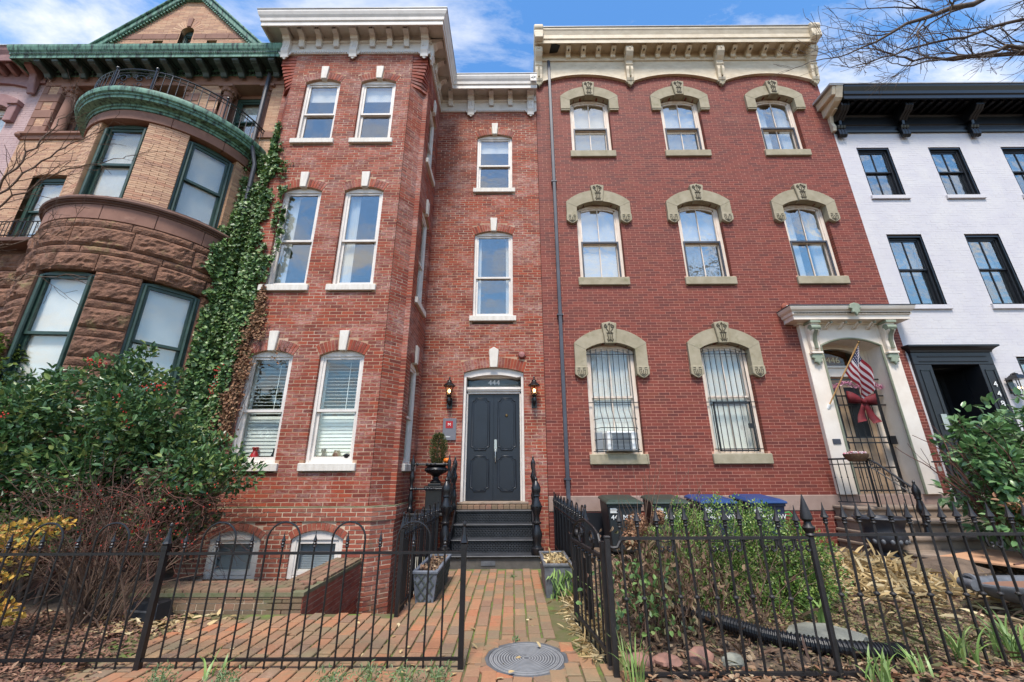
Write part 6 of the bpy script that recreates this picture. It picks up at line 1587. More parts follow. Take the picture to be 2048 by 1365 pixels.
# side gallery with rails and urn
MB().box(-1.88, SX0-.10, 7.55, Y0-.012, .775, .82).build('gallery_floor', M['iron'], sp, bevel=.01)
MB().prism([(-1.88, .40), (-1.5, .77), (-1.88, .77)], 7.56, 7.58).build('gallery_bracket', M['iron'], sp)
for x in (-1.82,): newel(x, 7.62, .82, .62, .80, 'back_post')
newel(-1.16, 7.62, .82, .55, .80, 'back_post')
for z in (1.64, 1.22):
    b = MB().tube([(-1.80, 7.62, z), (-1.18, 7.62, z)], .018, 8); 
    for t in (-1.74, -1.56, -1.49, -1.42, -1.24): b.sphere((t, 7.62, z), .030, 8, 6)
    b.build('gallery_rail', M['iron'], sp, smooth=True)
u = thing('planter_urn', 'black cast iron urn on a pedestal left of the double doors', 'urn', (-1.48, 8.05, .82)); ux_, uy_ = -1.47, 8.05
b = MB().box(ux_-.15, ux_+.15, uy_-.15, uy_+.15, .822, 1.22); b.box(ux_-.18, ux_+.18, uy_-.18, uy_+.18, 1.22, 1.26); b.box(ux_-.12, ux_+.12, uy_-.12, uy_+.12, 1.26, 1.31); b.box(ux_-.18, ux_+.18, uy_-.18, uy_+.18, .822, .87); b.build('pedestal', M['iron'], u, bevel=.01)
MB().lathe([(.10, 1.31), (.11, 1.33), (.06, 1.38), (.05, 1.42), (.10, 1.46), (.19, 1.50), (.215, 1.55), (.20, 1.585), (.17, 1.60), (.215, 1.63), (.235, 1.65), (.22, 1.665), (.18, 1.65), (.001, 1.62)], ux_, uy_, 20).build('bowl', M['iron'], u, smooth=True)
m = MB()
for k in range(20): th = R(k*18); m.sphere((ux_+.205*math.sin(th), uy_-.205*math.cos(th), 1.545), .022, 6, 4)
m.build('gadrooning', M['iron'], u)
tp = thing('topiary', 'small clipped evergreen in the black urn', 'shrub', (ux_, uy_, 1.63))
n = 1500; d = rdir(n); d /= np.linalg.norm(d, axis=1, keepdims=True); hgt = rng.random(n); rad = .17*np.sqrt(np.sin(np.pi*np.clip(hgt*.86+.10, 0, 1)))*(.55+.5*rng.random(n))
P = np.stack([ux_+d[:, 0]*rad+.02, uy_+d[:, 1]*rad, 1.66+hgt*.56], 1)
leaves('foliage', P, d+np.array([0, 0, .7]), rdir(n), .045, .016, leafmat('topiary_leaf', [s_(72,84,44), s_(96,104,56), s_(58,70,40), s_(116,112,70)], .5), tp)
MB().tube([(ux_, uy_, 1.62), (ux_+.01, uy_, 1.9), (ux_+.03, uy_, 2.15)], .010, 6).build('stem', M['bark'], tp)
pk = thing('pumpkin', 'small orange pumpkin on the rim of the black urn', 'pumpkin', (-1.24, 7.95, 1.66))
b = MB()
for k in range(8): th = R(k*45); b.sphere((-1.25+.025*math.sin(th), 7.92-.025*math.cos(th), 1.715), .05, 8, 6, (1, 1, .9))
b.build('fruit', pm('orange_skin', s_(226,122,36), s_(206,104,28), 12, .4, .1), pk, smooth='all'); MB().tube([(-1.25, 7.92, 1.75), (-1.245, 7.92, 1.785)], .008, 5).build('stalk', M['twig'], pk)
# ================================================================ PLANTERS
pt = thing('planter_box', 'grey lattice-pattern planter box beside the areaway fence', 'planter', (-1.06, 5.95, 0))
def trough(t, x0, x1, y0, y1, h, mat, rim=.03, fl=.04):
    b = MB(); b.add([(x0+fl, y0+fl, .012), (x1-fl, y0+fl, .012), (x1-fl, y1-fl, .012), (x0+fl, y1-fl, .012), (x0, y0, h), (x1, y0, h), (x1, y1, h), (x0, y1, h)], [(3,2,1,0),(0,1,5,4),(1,2,6,5),(2,3,7,6),(3,0,4,7)])
    b.build('body', mat, t)
    b = MB()
    for a, b_, c, d in ((x0-.012, x1+.012, y0-.012, y0+rim), (x0-.012, x1+.012, y1-rim, y1+.012), (x0-.012, x0+rim, y0+rim, y1-rim), (x1-rim, x1+.012, y0+rim, y1-rim)): b.box(a, b_, c, d, h-.012, h+.022)
    b.build('rim', mat, t, bevel=.006)
    MB().box(x0+.02, x1-.02, y0+.02, y1-.02, h-.09, h-.045).build('soil_fill', M['soil'], t)
trough(pt, -1.20, -.915, 5.42, 6.55, .345, M['lead'])
m = MB()
for k in range(-2, 5):
    for s in (-1, 1):
        pts = []
        for j in range(9):
            z = .02+j*.04; x = -1.20+.095*k+s*(z-.02)*.75+(0 if s > 0 else .2)
            f_ = .04*(1-z/.345)
            if -1.19+f_ < x < -.925-f_: pts.append((x, 5.42+f_-.003, z))
        if len(pts) > 1: m.tube(pts, .009, 4)
for k in range(-4, 14):
    for s in (-1, 1):
        pts = []
        for j in range(9):
            z = .02+j*.04; y = 5.42+.095*k+s*(z-.02)*.75; f_ = .04*(1-z/.345)
            if 5.43+f_ < y < 6.54-f_: pts.append((-.915-f_+.003, y, z))
        if len(pts) > 1: m.tube(pts, .009, 4)
m.build('lattice_relief', M['lead_dark'], pt)
pt2 = thing('planter_box', 'black metal planter with withered plants right of the path', 'planter', (.55, 6.05, 0))
trough(pt2, .38, .73, 5.66, 6.55, .37, M['iron_grey'], fl=.02)
for pl_, xr, yr, zt_, n, mt in ((pt, (-1.17, -.95), (5.5, 6.45), .29, 160, 'leaf_brown'), (pt2, (.41, .70), (5.7, 6.5), .33, 260, 'leaf_straw')):
    n_ = n; P = np.stack([rng.uniform(*xr, n_), rng.uniform(*yr, n_), zt_+rng.random(n_)*.06], 1)
    leaves('dead_leaves', P, rdir(n_), rdir(n_, 1.5), .07, .03, M[mt], pl_)
n_ = 120; P = np.stack([rng.uniform(.45, .76, n_), rng.uniform(5.62, 5.75, n_), rng.uniform(.05, .36, n_)], 1); leaves('trailing_leaves', P, rdir(n_)*.6+np.array([.1, -.3, -.8]), rdir(n_), .16, .012, M['leaf_grass'], pt2)
# utility box in the mulch
ub = thing('bait_box', 'black plastic box lying in the leaves by the low wall', 'box', (-3.9, 5.06, 0))
b = MB(); b.add([(-4.10, 4.88, .0), (-3.72, 4.82, .0), (-3.68, 5.08, .0), (-4.06, 5.13, .0), (-4.06, 4.93, .19), (-3.76, 4.87, .19), (-3.73, 5.05, .19), (-4.03, 5.10, .19)], [(3,2,1,0),(4,5,6,7),(0,1,5,4),(1,2,6,5),(2,3,7,6),(3,0,4,7)]); b.build('case', M['black_satin'], ub, bevel=.02)
m = MB(); m.add([(-4.08, 4.897, .10), (-3.735, 4.84, .10), (-3.735, 4.838, .115), (-4.08, 4.895, .115), (-4.08, 4.91, .10), (-3.735, 4.853, .10), (-3.735, 4.851, .115), (-4.08, 4.908, .115)], [(0,1,2,3),(7,6,5,4),(0,4,5,1),(3,2,6,7)]); m.build('lid_seam', M['iron_grey'], ub)
# objects in the ground floor windows
def vase(nm, lab, x, prof, mat):
    t = thing(nm, lab, 'vase', (x, YB+.19, 1.69)); MB().lathe([(r_, 1.692+z) for r_, z in prof], x, YB+.185, 14).build('body', mat, t, smooth=True); 
vase('vase', 'red glass vase in the ivy-framed ground floor window', -4.44, [(.05, 0), (.07, .04), (.075, .08), (.05, .13), (.035, .17), (.055, .22), (.05, .23), (.001, .2)], M['red'])
vase('bottle', 'dark bottle in the right corner of the ivy-framed window', -4.10, [(.045, 0), (.05, .10), (.03, .14), (.03, .20), (.04, .21), (.001, .21)], M['black_satin'])
vase('jar', 'brown glazed jar on the sill of the right bay window', -3.03, [(.05, 0), (.07, .05), (.07, .10), (.045, .15), (.055, .17), (.001, .17)], pm('brown_glaze', s_(112,80,54), s_(84,58,40), 9, .3, .1))
vase('figurine', 'small dark pot at the left of the right bay window sill', -3.26, [(.04, 0), (.045, .05), (.02, .12), (.045, .17), (.03, .2), (.001, .2)], M['black_satin'])
vase('bowl', 'dark round bowl at the right of the right bay window sill', -2.83, [(.04, 0), (.08, .05), (.085, .09), (.05, .12), (.001, .12)], M['black_paint'])
# ================================================================ RIGHT YARD: bins, stoop of 446, urns
def wheelie(x, y, lid, body, label, txt, rz=0, lx=.30):
    t = thing('wheeled_bin', label, 'bin', (x, y, .08), rz=rz, group='wheeled bins against the maroon house'); OFF[t.name] = Vector((0, 0, 0))
    b = MB(); b.add([(-.24, -.28, .10), (.24, -.28, .10), (.26, .26, .10), (-.26, .26, .10), (-.30, -.34, .86), (.30, -.34, .86), (.30, .34, .92), (-.30, .34, .92)], [(3,2,1,0),(4,5,6,7),(0,1,5,4),(1,2,6,5),(2,3,7,6),(3,0,4,7)]); b.build('body', body, t, bevel=.025, seg=2)
    b = MB(); b.box(-.31, .31, -.355, -.33, .82, .87); b.build('lip', body, t, bevel=.01)
    b = MB(); b.add([(-.33, -.39, .865), (.33, -.39, .865), (.325, .36, .935), (-.325, .36, .935), (-.33, -.39, .90), (.33, -.39, .90), (.325, .36, .97), (-.325, .36, .97), (-.26, -.30, .945), (.26, -.30, .945), (.26, .30, 1.0), (-.26, .30, 1.0)], [(3,2,1,0),(0,1,5,4),(1,2,6,5),(2,3,7,6),(3,0,4,7),(4,5,9,8),(5,6,10,9),(6,7,11,10),(7,4,8,11),(8,9,10,11)]); b.build('lid', lid, t, bevel=.015, seg=2)
    MB().tube([(-.27, .40, .90), (.27, .40, .90)], .016, 8).build('handle', body, t)
    for s in (-1, 1): b = MB().lathe([(.001, -.025), (.11, -.025), (.12, -.01), (.12, .01), (.11, .025), (.001, .025)], 0, 0, 18); b.xf(Matrix.Translation((s*.25, .27, .10)) @ Matrix.Rotation(math.pi/2, 4, 'Y')); b.build('wheel', M['black_satin'], t, smooth=True)
    tilt = math.atan2(.06, .76)
    o = text_part('lettering', txt, .115, M['white_plain'], t, (.02, -.337, .655), (math.pi/2+tilt, 0, 0), .002, local=True)
    m = MB()
    for k in range(4): m.box(-.26, -.12-(k % 2)*.03, -.350+.0, -.343, .73+k*.022, .742+k*.022)
    m.xf(Matrix.Translation((0, .006, 0))); m.build('printed_panel', M['white_plain'], t)
    return t
GB = pm('bin_dark_plastic', s_(38,44,46), s_(32,37,40), 4, .5, .15, .003); GLID = pm('bin_green_lid', s_(52,66,58), s_(44,56,50), 4, .45, .15, .003)
BBd = pm('bin_navy_plastic', s_(36,44,72), s_(30,38,62), 4, .5, .15, .003); BLID = pm('bin_blue_lid', s_(34,66,118), s_(28,58,104), 4, .42, .15, .003)
wheelie(1.95, 7.95, GLID, GB, 'dark green wheeled bin nearest the downspout', '446 M NW')
wheelie(2.77, 7.95, GLID, GB, 'dark green wheeled bin next to the blue bins', '446 M NW')
wheelie(3.62, 7.98, BLID, BBd, 'blue lidded wheeled bin next to the green bins', '446 M NW')
wheelie(4.48, 7.98, BLID, BBd, 'blue lidded wheeled bin farthest from the downspout', '446 M NW')
# basement doorway strip behind the first bin
MB().box(1.32, 1.36, Y0-.05, Y0, .0, .74).build('basement_door_jamb', M['limestone'], h6); MB().box(1.36, 1.75, Y0-.035, Y0-.024, .0, .74).build('basement_door', M['black_satin'], h6)
s6 = thing('stone_stoop', 'stone stoop with rounded steps below the cream doorway', 'stoop', (7.5, 7.8, 0))
for k, (y, z) in enumerate(((8.02, .86), (7.60, .66), (7.20, .46), (6.82, .27))):
    xa, xb = 6.28-.02*k, 9.1+.1*k
    pts = [(xa, Y0-.04), (xa, y+.25)] + [(xa+.25-.25*math.cos(R(q*15)), y+.25-.25*math.sin(R(q*15))) for q in range(1, 7)] + [(xb, y), (xb, Y0-.04)]
    MB().prism(pts, z-.06, z, 'z').build('tread', M['step_stone'], s6, bevel=.018, seg=2)
    p2 = [(p[0]+.035 if p[0] < 7 else p[0], max(p[1]+(.035 if p[1] < Y0-.1 else 0), 0)) for p in pts]; MB().prism(p2, -.1, z-.061, 'z').build('riser', M['step_stone'], s6)
r6 = thing('stoop_railing', 'black iron railing with turned newel on the stone stoop', 'railing', (6.9, 7.7, .3))
def sprail(p, q, n_, z0, nm='baluster'):
    for k in range(n_):
        t = (k+.5)/n_; x, y, z = [p[i]+(q[i]-p[i])*t for i in range(3)]; zb = z0[0]+(z0[1]-z0[0])*t
        b = MB().tube([(x, y, zb), (x, y, z)], .009, 5); b.sphere((x, y, (zb+z)/2+.05), .016, 6, 4); b.build(nm, M['iron'], r6)
A_, B_, C_ = (6.36, 8.52, 1.72), (6.40, 7.98, 1.72), (6.98, 7.05, 1.20)
A_, B_, C_ = (6.34, 8.45, 1.72), (6.68, 7.95, 1.72), (6.92, 7.46, 1.22)
m = MB().tube([A_, B_, (6.74, 7.80, 1.62), C_], .02, 6); m.tube([(A_[0], A_[1], 1.62), (B_[0], B_[1], 1.62)], .010, 5); m.tube([(B_[0], B_[1], 1.60), (C_[0], C_[1], 1.10)], .010, 5); m.tube([(A_[0], A_[1], .93), (B_[0], B_[1], .93)], .010, 5)
m.build('handrail', M['iron'], r6, smooth=True)
sprail(A_, B_, 6, (.93, .93)); sprail(B_, C_, 6, (.90, .45))
for t in (.12, .3, .5, .7, .88):
    x, y, z = [B_[i]+(C_[i]-B_[i])*t for i in range(3)]; MB().tube([(x, y+p[0], z-.05+p[1]) for p in scroll(0, 0, .04, 1.2, 12, 0, 1)], .006, 4).build('rail_scroll', M['iron'], r6)
for x, y, z0_, z1_, s in ((6.94, 7.41, .15, 1.34, 1.05),):
    MB().lathe([(r_*s*.85, z0_+h*(z1_-z0_)/1.24) for r_, h in NEW], x, y, 14).build('newel_post', M['iron'], r6, smooth=True)
MB().tube([(B_[0], B_[1], .86), (B_[0], B_[1], 1.74)], .02, 6).build('corner_post', M['iron'], r6)
bk = thing('door_basket', 'wicker basket of red and white ornaments on the stoop railing', 'basket', (6.52, 8.05, 1.72))
MB().lathe([(.05, 1.66), (.13, 1.67), (.19, 1.75), (.20, 1.80), (.185, 1.80), (.001, 1.76)], 6.55, 8.0, 16).build('bowl', pm('wicker_brown', s_(118,90,66), s_(92,68,50), 30, .9, .8, .01, 60), bk, smooth=True)
m = MB()
for k in range(26): m.sphere((6.55+random.uniform(-.15, .15), 8.0+random.uniform(-.13, .13), 1.80+random.uniform(0, .03)), .022, 6, 4)
m.build('ornament', leafmat('ornament_mix', [s_(190,40,60), s_(230,224,220), s_(214,120,140)], .4), bk)
r8 = thing('stoop_railing', 'black iron railing with padlocks right of the cream doorway', 'railing', (8.7, 8.0, 1))
m = MB().tube([(8.40, 8.45, 1.66), (8.75, 7.9, 1.66)], .016, 6); m.tube([(8.62, 8.12, 1.66), (8.66, 8.1, .75)], .014, 5); m.tube([(8.62, 8.10, 1.66), (8.78, 7.5, 1.0)], .014, 5)
for k in range(4): m.tube([(8.46+k*.07+.0, 8.36-k*.11, 1.60+p[1]) for p in scroll(0, 0, .04, 1.2, 10, 0, 1)], .006, 4)
m.build('handrail', M['iron'], r8)
for x, y, mt in ((8.44, 8.38, M['chrome']), (8.58, 8.15, M['pipe_grey']), (8.68, 8.0, pm('teal_plastic', s_(72,170,142), s_(60,150,126), 5, .4, 0))):
    t = thing('padlock', {'brushed_nickel': 'silver padlock hanging on the right stoop railing', 'downspout_metal': 'grey padlock box on the right stoop railing'}.get(mt.name, 'teal padlock hanging on the right stoop railing'), 'padlock', (x, y, 1.5))
    MB().box(x-.03, x+.03, y-.025, y+.0, 1.48, 1.57).build('body', mt, t, bevel=.006); MB().tube([(x-.018, y-.012, 1.57), (x-.018, y-.012, 1.63), (x+.018, y-.012, 1.63), (x+.018, y-.012, 1.57)], .005, 5).build('shackle', M['chrome'], t)
gu = thing('garden_urn', 'large dark cast urn standing beside the stone steps', 'urn', (6.05, 7.25, .1))
gp = [(.18, .10), (.20, .14), (.12, .20), (.10, .24), (.16, .29), (.26, .38), (.30, .46), (.29, .52), (.28, .60), (.31, .68), (.35, .73), (.37, .745), (.36, .77), (.31, .76), (.28, .70), (.001, .68)]
MB().lathe(gp, 6.05, 7.25, 28).build('body', pm('urn_dark_grey', s_(52,54,60), s_(40,42,48), 7, .45, .3, .004), gu, smooth=True)
m = MB()
for k in range(16): th = R(k*22.5); m.sphere((6.05+.275*math.sin(th), 7.25-.275*math.cos(th), .42), .035, 6, 5, (1, 1, 1.3))
m.build('gadrooning', M['iron_grey'], gu, smooth='all')
gh_ = thing('garden_hose', 'green garden hose hanging by the maroon basement wall', 'hose', (5.3, 8.5, .2))
MB().tube([(5.15, 8.45, .15), (5.12, 8.5, .5), (5.22, 8.5, .72), (5.36, 8.48, .74), (5.46, 8.46, .6), (5.52, 8.42, .3), (5.6, 8.35, .16)], .014, 7).build('hose', pm('hose_green', s_(74,168,84), s_(60,146,70), 5, .4, 0), gh_, smooth=True)
MB().tube([(5.22, 8.44, .15), (5.20, 8.49, .5), (5.28, 8.49, .68), (5.42, 8.47, .66), (5.50, 8.43, .35), (5.48, 8.38, .15)], .014, 7).build('hose_coil', pm('hose_green_dark', s_(58,140,70), s_(48,122,60), 5, .4, 0), gh_, smooth=True)
du = thing('scroll_urn', 'low grey boat-shaped planter with scrolled end at right edge', 'planter', (5.45, 4.9, .1))
def boat(z, rx, ry, n=28): return [(5.45+rx*math.cos(2*math.pi*k/n), 4.75+ry*math.sin(2*math.pi*k/n), z) for k in range(n)]
lv = [(.02, .22, .16), (.08, .22, .16), (.13, .14, .11), (.17, .28, .18), (.24, .55, .28), (.31, .66, .31), (.35, .70, .32), (.37, .70, .32), (.37, .64, .26), (.30, .60, .22)]
m = MB(); n = 28
for z, rx, ry in lv: m.v += boat(z, rx, ry)
for i in range(len(lv)-1):
    for k in range(n): m.f.append((i*n+k, i*n+(k+1) % n, (i+1)*n+(k+1) % n, (i+1)*n+k))
m.build('body', M['iron_grey'], du, smooth=True)
MB().prism([(p[0], p[1]) for p in boat(0, .62, .24)], .29, .33, 'z').build('soil_fill', M['mulch'], du)
m = MB(); m.tube([(4.74, 4.75+p[0], p[1]) for p in scroll(0, .36, .085, 1.6, 26, 0, 1)], .024, 6); m.tube([(4.70, 4.68, .36), (4.70, 4.82, .36)], .05, 10); m.build('scroll_handle', M['iron_grey'], du, smooth=True)
cbd = thing('cardboard_sheet', 'flat tan cardboard sheet lying by the steps at right', 'cardboard', (6.8, 6.2, .2))
m = MB(); m.add([(6.05, 6.45, .30), (6.9, 5.3, .27), (8.4, 5.9, .27), (7.4, 7.0, .30), (6.05, 6.45, .32), (6.9, 5.3, .29), (8.4, 5.9, .29), (7.4, 7.0, .32)], [(3,2,1,0),(4,5,6,7),(0,1,5,4),(1,2,6,5),(2,3,7,6),(3,0,4,7)]); m.build('sheet', pm('cardboard_tan', s_(190,146,112), s_(176,132,100), 3, .9, .1), cbd)
m = MB(); m.add([(6.5, 5.9, .293), (7.9, 6.45, .293), (7.905, 6.435, .293), (6.505, 5.885, .293), (6.5, 5.9, .324), (7.9, 6.45, .324), (7.905, 6.435, .324), (6.505, 5.885, .324)], [(4,5,6,7),(0,1,5,4),(2,3,7,6)]); m.build('crease', M['brownstone_dark'], cbd)
# corrugated pipe
dp = thing('drain_pipe', 'black corrugated drain pipe lying behind the spear fence', 'pipe', (2.5, 4.0, .08))
ctrl = [(1.55, 4.62, .20), (1.95, 4.32, .15), (2.20, 4.12, .12), (2.55, 3.95, .10), (2.95, 3.86, .09), (3.12, 3.86, .09)]
pp, rr = [], []
def cr_(P, t):
    i = min(int(t), len(P)-2); f = t-i; p = [Vector(P[max(0, min(len(P)-1, i+k))]) for k in (-1, 0, 1, 2)]
    return .5*((2*p[1])+(-p[0]+p[2])*f+(2*p[0]-5*p[1]+4*p[2]-p[3])*f*f+(-p[0]+3*p[1]-3*p[2]+p[3])*f**3)
N_ = 260
for k in range(N_+1): pp.append(cr_(ctrl, (len(ctrl)-1)*k/N_)); rr.append(.062 if k % 4 in (0, 1) else .05)
MB().tube(pp, rr, 14).build('tube', M['black_satin'], dp)
# ================================================================ VEGETATION
def grow(mb, p, d, L, r, depth, spread=.6, segs=5, wig=.16, up=.0, kids=(2, 4), taper=.62, tips=None, minr=.0025, ns=5):
    pts, rs = [p.copy()], [r]; q = p.copy(); dd = d.normalized()
    for k in range(segs):
        dd = (dd+Vector((random.gauss(0, wig), random.gauss(0, wig), random.gauss(0, wig)+up))).normalized(); q = q+dd*(L/segs); pts.append(q.copy()); rs.append(max(minr, r*(1-(1-taper)*(k+1)/segs)))
    mb.tube(pts, rs, ns if r > .012 else (4 if r > .006 else 3), cap=False)
    if tips is not None and depth <= 1: tips += [(pts[-1], dd.copy()), (pts[len(pts)//2], dd.copy())]
    if depth <= 0: return
    for k in range(random.randint(*kids)):
        t = random.uniform(.3, 1); i = min(segs-1, int(t*segs)); b = pts[i].lerp(pts[i+1], t*segs-i)
        a = Vector((random.gauss(0, 1), random.gauss(0, 1), random.gauss(0, 1))); a = (a-a.dot(dd)*dd).normalized()
        grow(mb, b, (dd+a*spread*random.uniform(.6, 1.3)), L*random.uniform(.45, .75), rs[i]*random.uniform(.45, .68), depth-1, spread, segs, wig, up, kids, taper, tips, minr, ns)
    grow(mb, pts[-1], dd, L*.7, rs[-1], depth-1, spread, segs, wig, up, kids, taper, tips, minr, ns)
random.seed(21)
# --- street tree at right whose limbs cross the sky
st = thing('street_tree', 'bare street tree whose limbs cross the sky above the white house', 'tree', (10.4, 1.6, 0))
trunk = MB().tube([(10.4, 1.6, -.1), (10.35, 1.65, 1.5), (10.3, 1.7, 3.4), (10.1, 2.0, 5.2), (9.6, 2.6, 6.6)], [.34, .27, .24, .20, .16], 12); trunk.tube([(10.25, 1.75, 4.0), (10.9, 1.5, 6.0), (11.6, 1.2, 8.5)], [.17, .12, .06], 8)
trunk.build('trunk', M['bark'], st, smooth='all')
def limb(pts, r0, r1, depth, kids=(3, 5), par=st, nm='limb', mat=None, sub_l=1.0, ratio=.5, spread=.7, up=.02, tube_n=7):
    m = MB(); P = [Vector(p) for p in pts]; n = 18; Q = []
    for k in range(n+1): Q.append(cr_([tuple(p) for p in P], (len(P)-1)*k/n)+Vector((random.gauss(0, .02), random.gauss(0, .02), random.gauss(0, .02))))
    rs = [r0+(r1-r0)*k/n for k in range(n+1)]; m.tube(Q, rs, tube_n)
    for k in range(2, n+1):
        if random.random() < .85:
            dd = (Q[k]-Q[k-1]).normalized(); a = Vector((random.gauss(0, 1), random.gauss(0, .6), random.gauss(0, 1))); a = (a-a.dot(dd)*dd).normalized()
            grow(m, Q[k], dd+a*random.uniform(.35, .8), sub_l*random.uniform(.5, 1.1)*(1.1-.4*k/n), rs[k]*ratio, depth, spread, 5, .13, up, kids, .5, None, .003)
    dd = (Q[-1]-Q[-3]).normalized(); grow(m, Q[-1], dd, sub_l*.8, r1, depth, spread, 5, .13, up, kids, .5, None, .003)
    return m.build(nm, mat or M['bark'], par, smooth='all')
LY = 4.5
limb([(9.6, 2.6, 6.6), (9.35, 3.6, 8.0), (8.65, 4.2, 8.95), (7.2, 4.5, 8.60), (6.45, 4.5, 8.30), (5.7, 4.6, 7.95)], .075, .014, 2, (2, 4), sub_l=.95, up=.03)
limb([(9.6, 2.6, 6.6), (9.2, 3.8, 7.2), (8.25, 4.6, 7.75), (7.2, 4.8, 7.9), (6.5, 4.9, 8.1)], .06, .012, 2, (2, 4), sub_l=.8, up=.04)
limb([(9.9, 2.2, 5.8), (9.3, 3.6, 7.0), (8.2, 4.5, 7.75), (7.4, 4.6, 7.72), (6.3, 4.6, 7.50)], .05, .010, 2, (2, 4), sub_l=.6, up=.05)
limb([(9.35, 3.6, 8.0), (8.5, 4.3, 8.3), (7.4, 4.5, 8.05), (6.4, 4.6, 7.85), (5.5, 4.6, 7.5)], .035, .008, 2, (2, 4), sub_l=.6, up=.04)
# --- tree across the street, mirrored in the glass
t2 = thing('street_tree', 'bare street tree across the road, seen only mirrored in the windows', 'tree', (3, -6.5, 0))
m = MB().tube([(3, -6.5, -.1), (3.05, -6.45, 2), (3, -6.5, 4.2)], [.30, .24, .2], 10); m.build('trunk', M['bark'], t2, smooth='all')
m = MB()
for k in range(6):
    a = R(k*60+20); grow(m, Vector((3, -6.5, 3.6+k*.12)), Vector((math.cos(a)*.7, math.sin(a)*.7, 1.0)), 3.0, .11, 3, .7, 5, .14, .03, (2, 3), .5, None, .012, 5)
m.build('crown', M['bark'], t2, smooth='all')
# --- slender bare tree at left
lt = thing('bare_tree', 'slender bare tree with fine twigs before the brownstone mansion', 'tree', (-7.6, 4.7, 0))
MB().tube([(-7.6, 4.7, 0), (-7.55, 4.7, 2.0), (-7.5, 4.7, 3.6), (-7.4, 4.7, 5.4)], [.07, .055, .045, .02], 8).build('trunk', M['bark'], lt, smooth='all')
for pts in ([(-7.5, 4.7, 4.4), (-7.0, 4.7, 5.2), (-6.5, 4.75, 5.7), (-5.75, 4.8, 6.0)], [(-7.5, 4.7, 3.2), (-7.0, 4.7, 3.7), (-6.4, 4.75, 3.95), (-5.6, 4.8, 4.0)], [(-7.4, 4.7, 5.2), (-7.0, 4.7, 6.2), (-6.75, 4.75, 7.0)], [(-7.5, 4.7, 3.8), (-7.0, 4.75, 4.4), (-6.2, 4.8, 4.7)], [(-7.4, 4.7, 4.9), (-6.9, 4.8, 6.0), (-6.3, 4.8, 6.5)]):
    limb(pts, .016, .004, 1, (1, 3), par=lt, mat=M['twig'], sub_l=.42, ratio=.55, spread=.8, tube_n=5)
# --- holly
def clumps(cs, n, out=.75):
    """points and outward directions in the shells of ellipsoids cs = [(x,y,z,rx,ry,rz)]"""
    w = np.array([c[3]*c[4]+c[4]*c[5]+c[3]*c[5] for c in cs]); idx = rng.choice(len(cs), n, p=w/w.sum()); C = np.array(cs)[idx]
    d = rng.normal(size=(n, 3)); d /= np.linalg.norm(d, axis=1, keepdims=True); rr = (out+(1.08-out)*rng.random(n)**.6)[:, None]
    return C[:, :3]+d*rr*C[:, 3:], d
hb = thing('holly_bush', 'large glossy dark green holly bush with red berries at left', 'bush', (-5.6, 5.6, 0))
cs = []
for k in range(130):
    x = random.uniform(-7.6, -3.95); y = random.uniform(4.95, 6.2)
    top = 2.52+.20*math.sin(x*2.1)-max(0, x+5.2)*.72+.15*random.random(); bot = .85+.12*math.sin(x*3)
    if x > -4.6: y = random.uniform(5.2, 6.2)
    z = random.uniform(bot, top); s = random.uniform(.20, .36); cs.append((x, y, z, s*1.2, s, s*.85))
for k in range(22):       # sprays standing proud of the crown
    x = random.uniform(-7.4, -4.3); cs.append((x, random.uniform(5.2, 6.0), 2.54+.20*math.sin(x*2.1)-max(0, x+5.2)*.72+random.uniform(.1, .35), .10, .10, .22))
cs = [c for c in cs if not ((c[0]+5.05)**2/.16+(c[2]-1.45)**2/.04 < 1)]
P, d = clumps(cs, 24000, .6)
leaves('foliage', P, d*.7+rdir(len(P))*.7+np.array([0, -.15, .15]), d+rdir(len(P))*.5+np.array([0, -.2, .5]), rng.uniform(.06, .11, len(P)), rng.uniform(.03, .052, len(P)), M['leaf_holly'], hb, 1.2)
m = MB()
for k in range(16):
    x = random.uniform(-6.9, -4.6); y = random.uniform(5.3, 6.0); grow(m, Vector((x*.9-.55, y+.15, .0)), Vector(((x+5.6)*.35, 0, 1)), .75, .032, 2, .5, 5, .1, .03, (2, 3), .6, None, .005)
m.build('stem', M['bark'], hb, smooth='all')
bc = []
for k in range(16):
    c = cs[random.randrange(len(cs))]; a = Vector((c[0]+.15, c[1]-c[4]*1.0, c[2]+random.uniform(-.1, .2))); dv = Vector((random.uniform(-.3, .3), -.1, random.uniform(-.3, .5)))
    for j in range(28): q = a+dv*random.random()+Vector((random.gauss(0, .03), random.gauss(0, .03), random.gauss(0, .03))); bc.append(q)
bm2 = MB()
for q in bc: bm2.sphere(q, .010, 5, 3)
bm2.build('berries', M['leaf_berry'], hb, kind='stuff')
# --- conifer at the left edge
cf = thing('conifer', 'feathery yellow-green conifer at the left edge behind the holly', 'shrub', (-8.1, 6.1, 0))
n = 2600; t = rng.random(n); a = rng.random(n)*6.283; rad = .75*(1-t)**.7+.1; rad = rad*(.6+.4*rng.random(n))
P = np.stack([-8.05+rad*np.cos(a), 6.15+rad*np.sin(a), .6+t*3.0], 1); D = np.stack([np.cos(a), np.sin(a), np.full(n, -.1)], 1)+rdir(n)*.35
leaves('foliage', P, D, rdir(n, 1), .19, .05, leafmat('conifer_spray', [s_(74,98,44), s_(104,124,56), s_(134,148,70), s_(60,82,42)], .6), cf)
MB().tube([(-8.05, 6.15, 0), (-8.05, 6.15, 3.4)], [.05, .01], 6).build('trunk', M['bark'], cf)
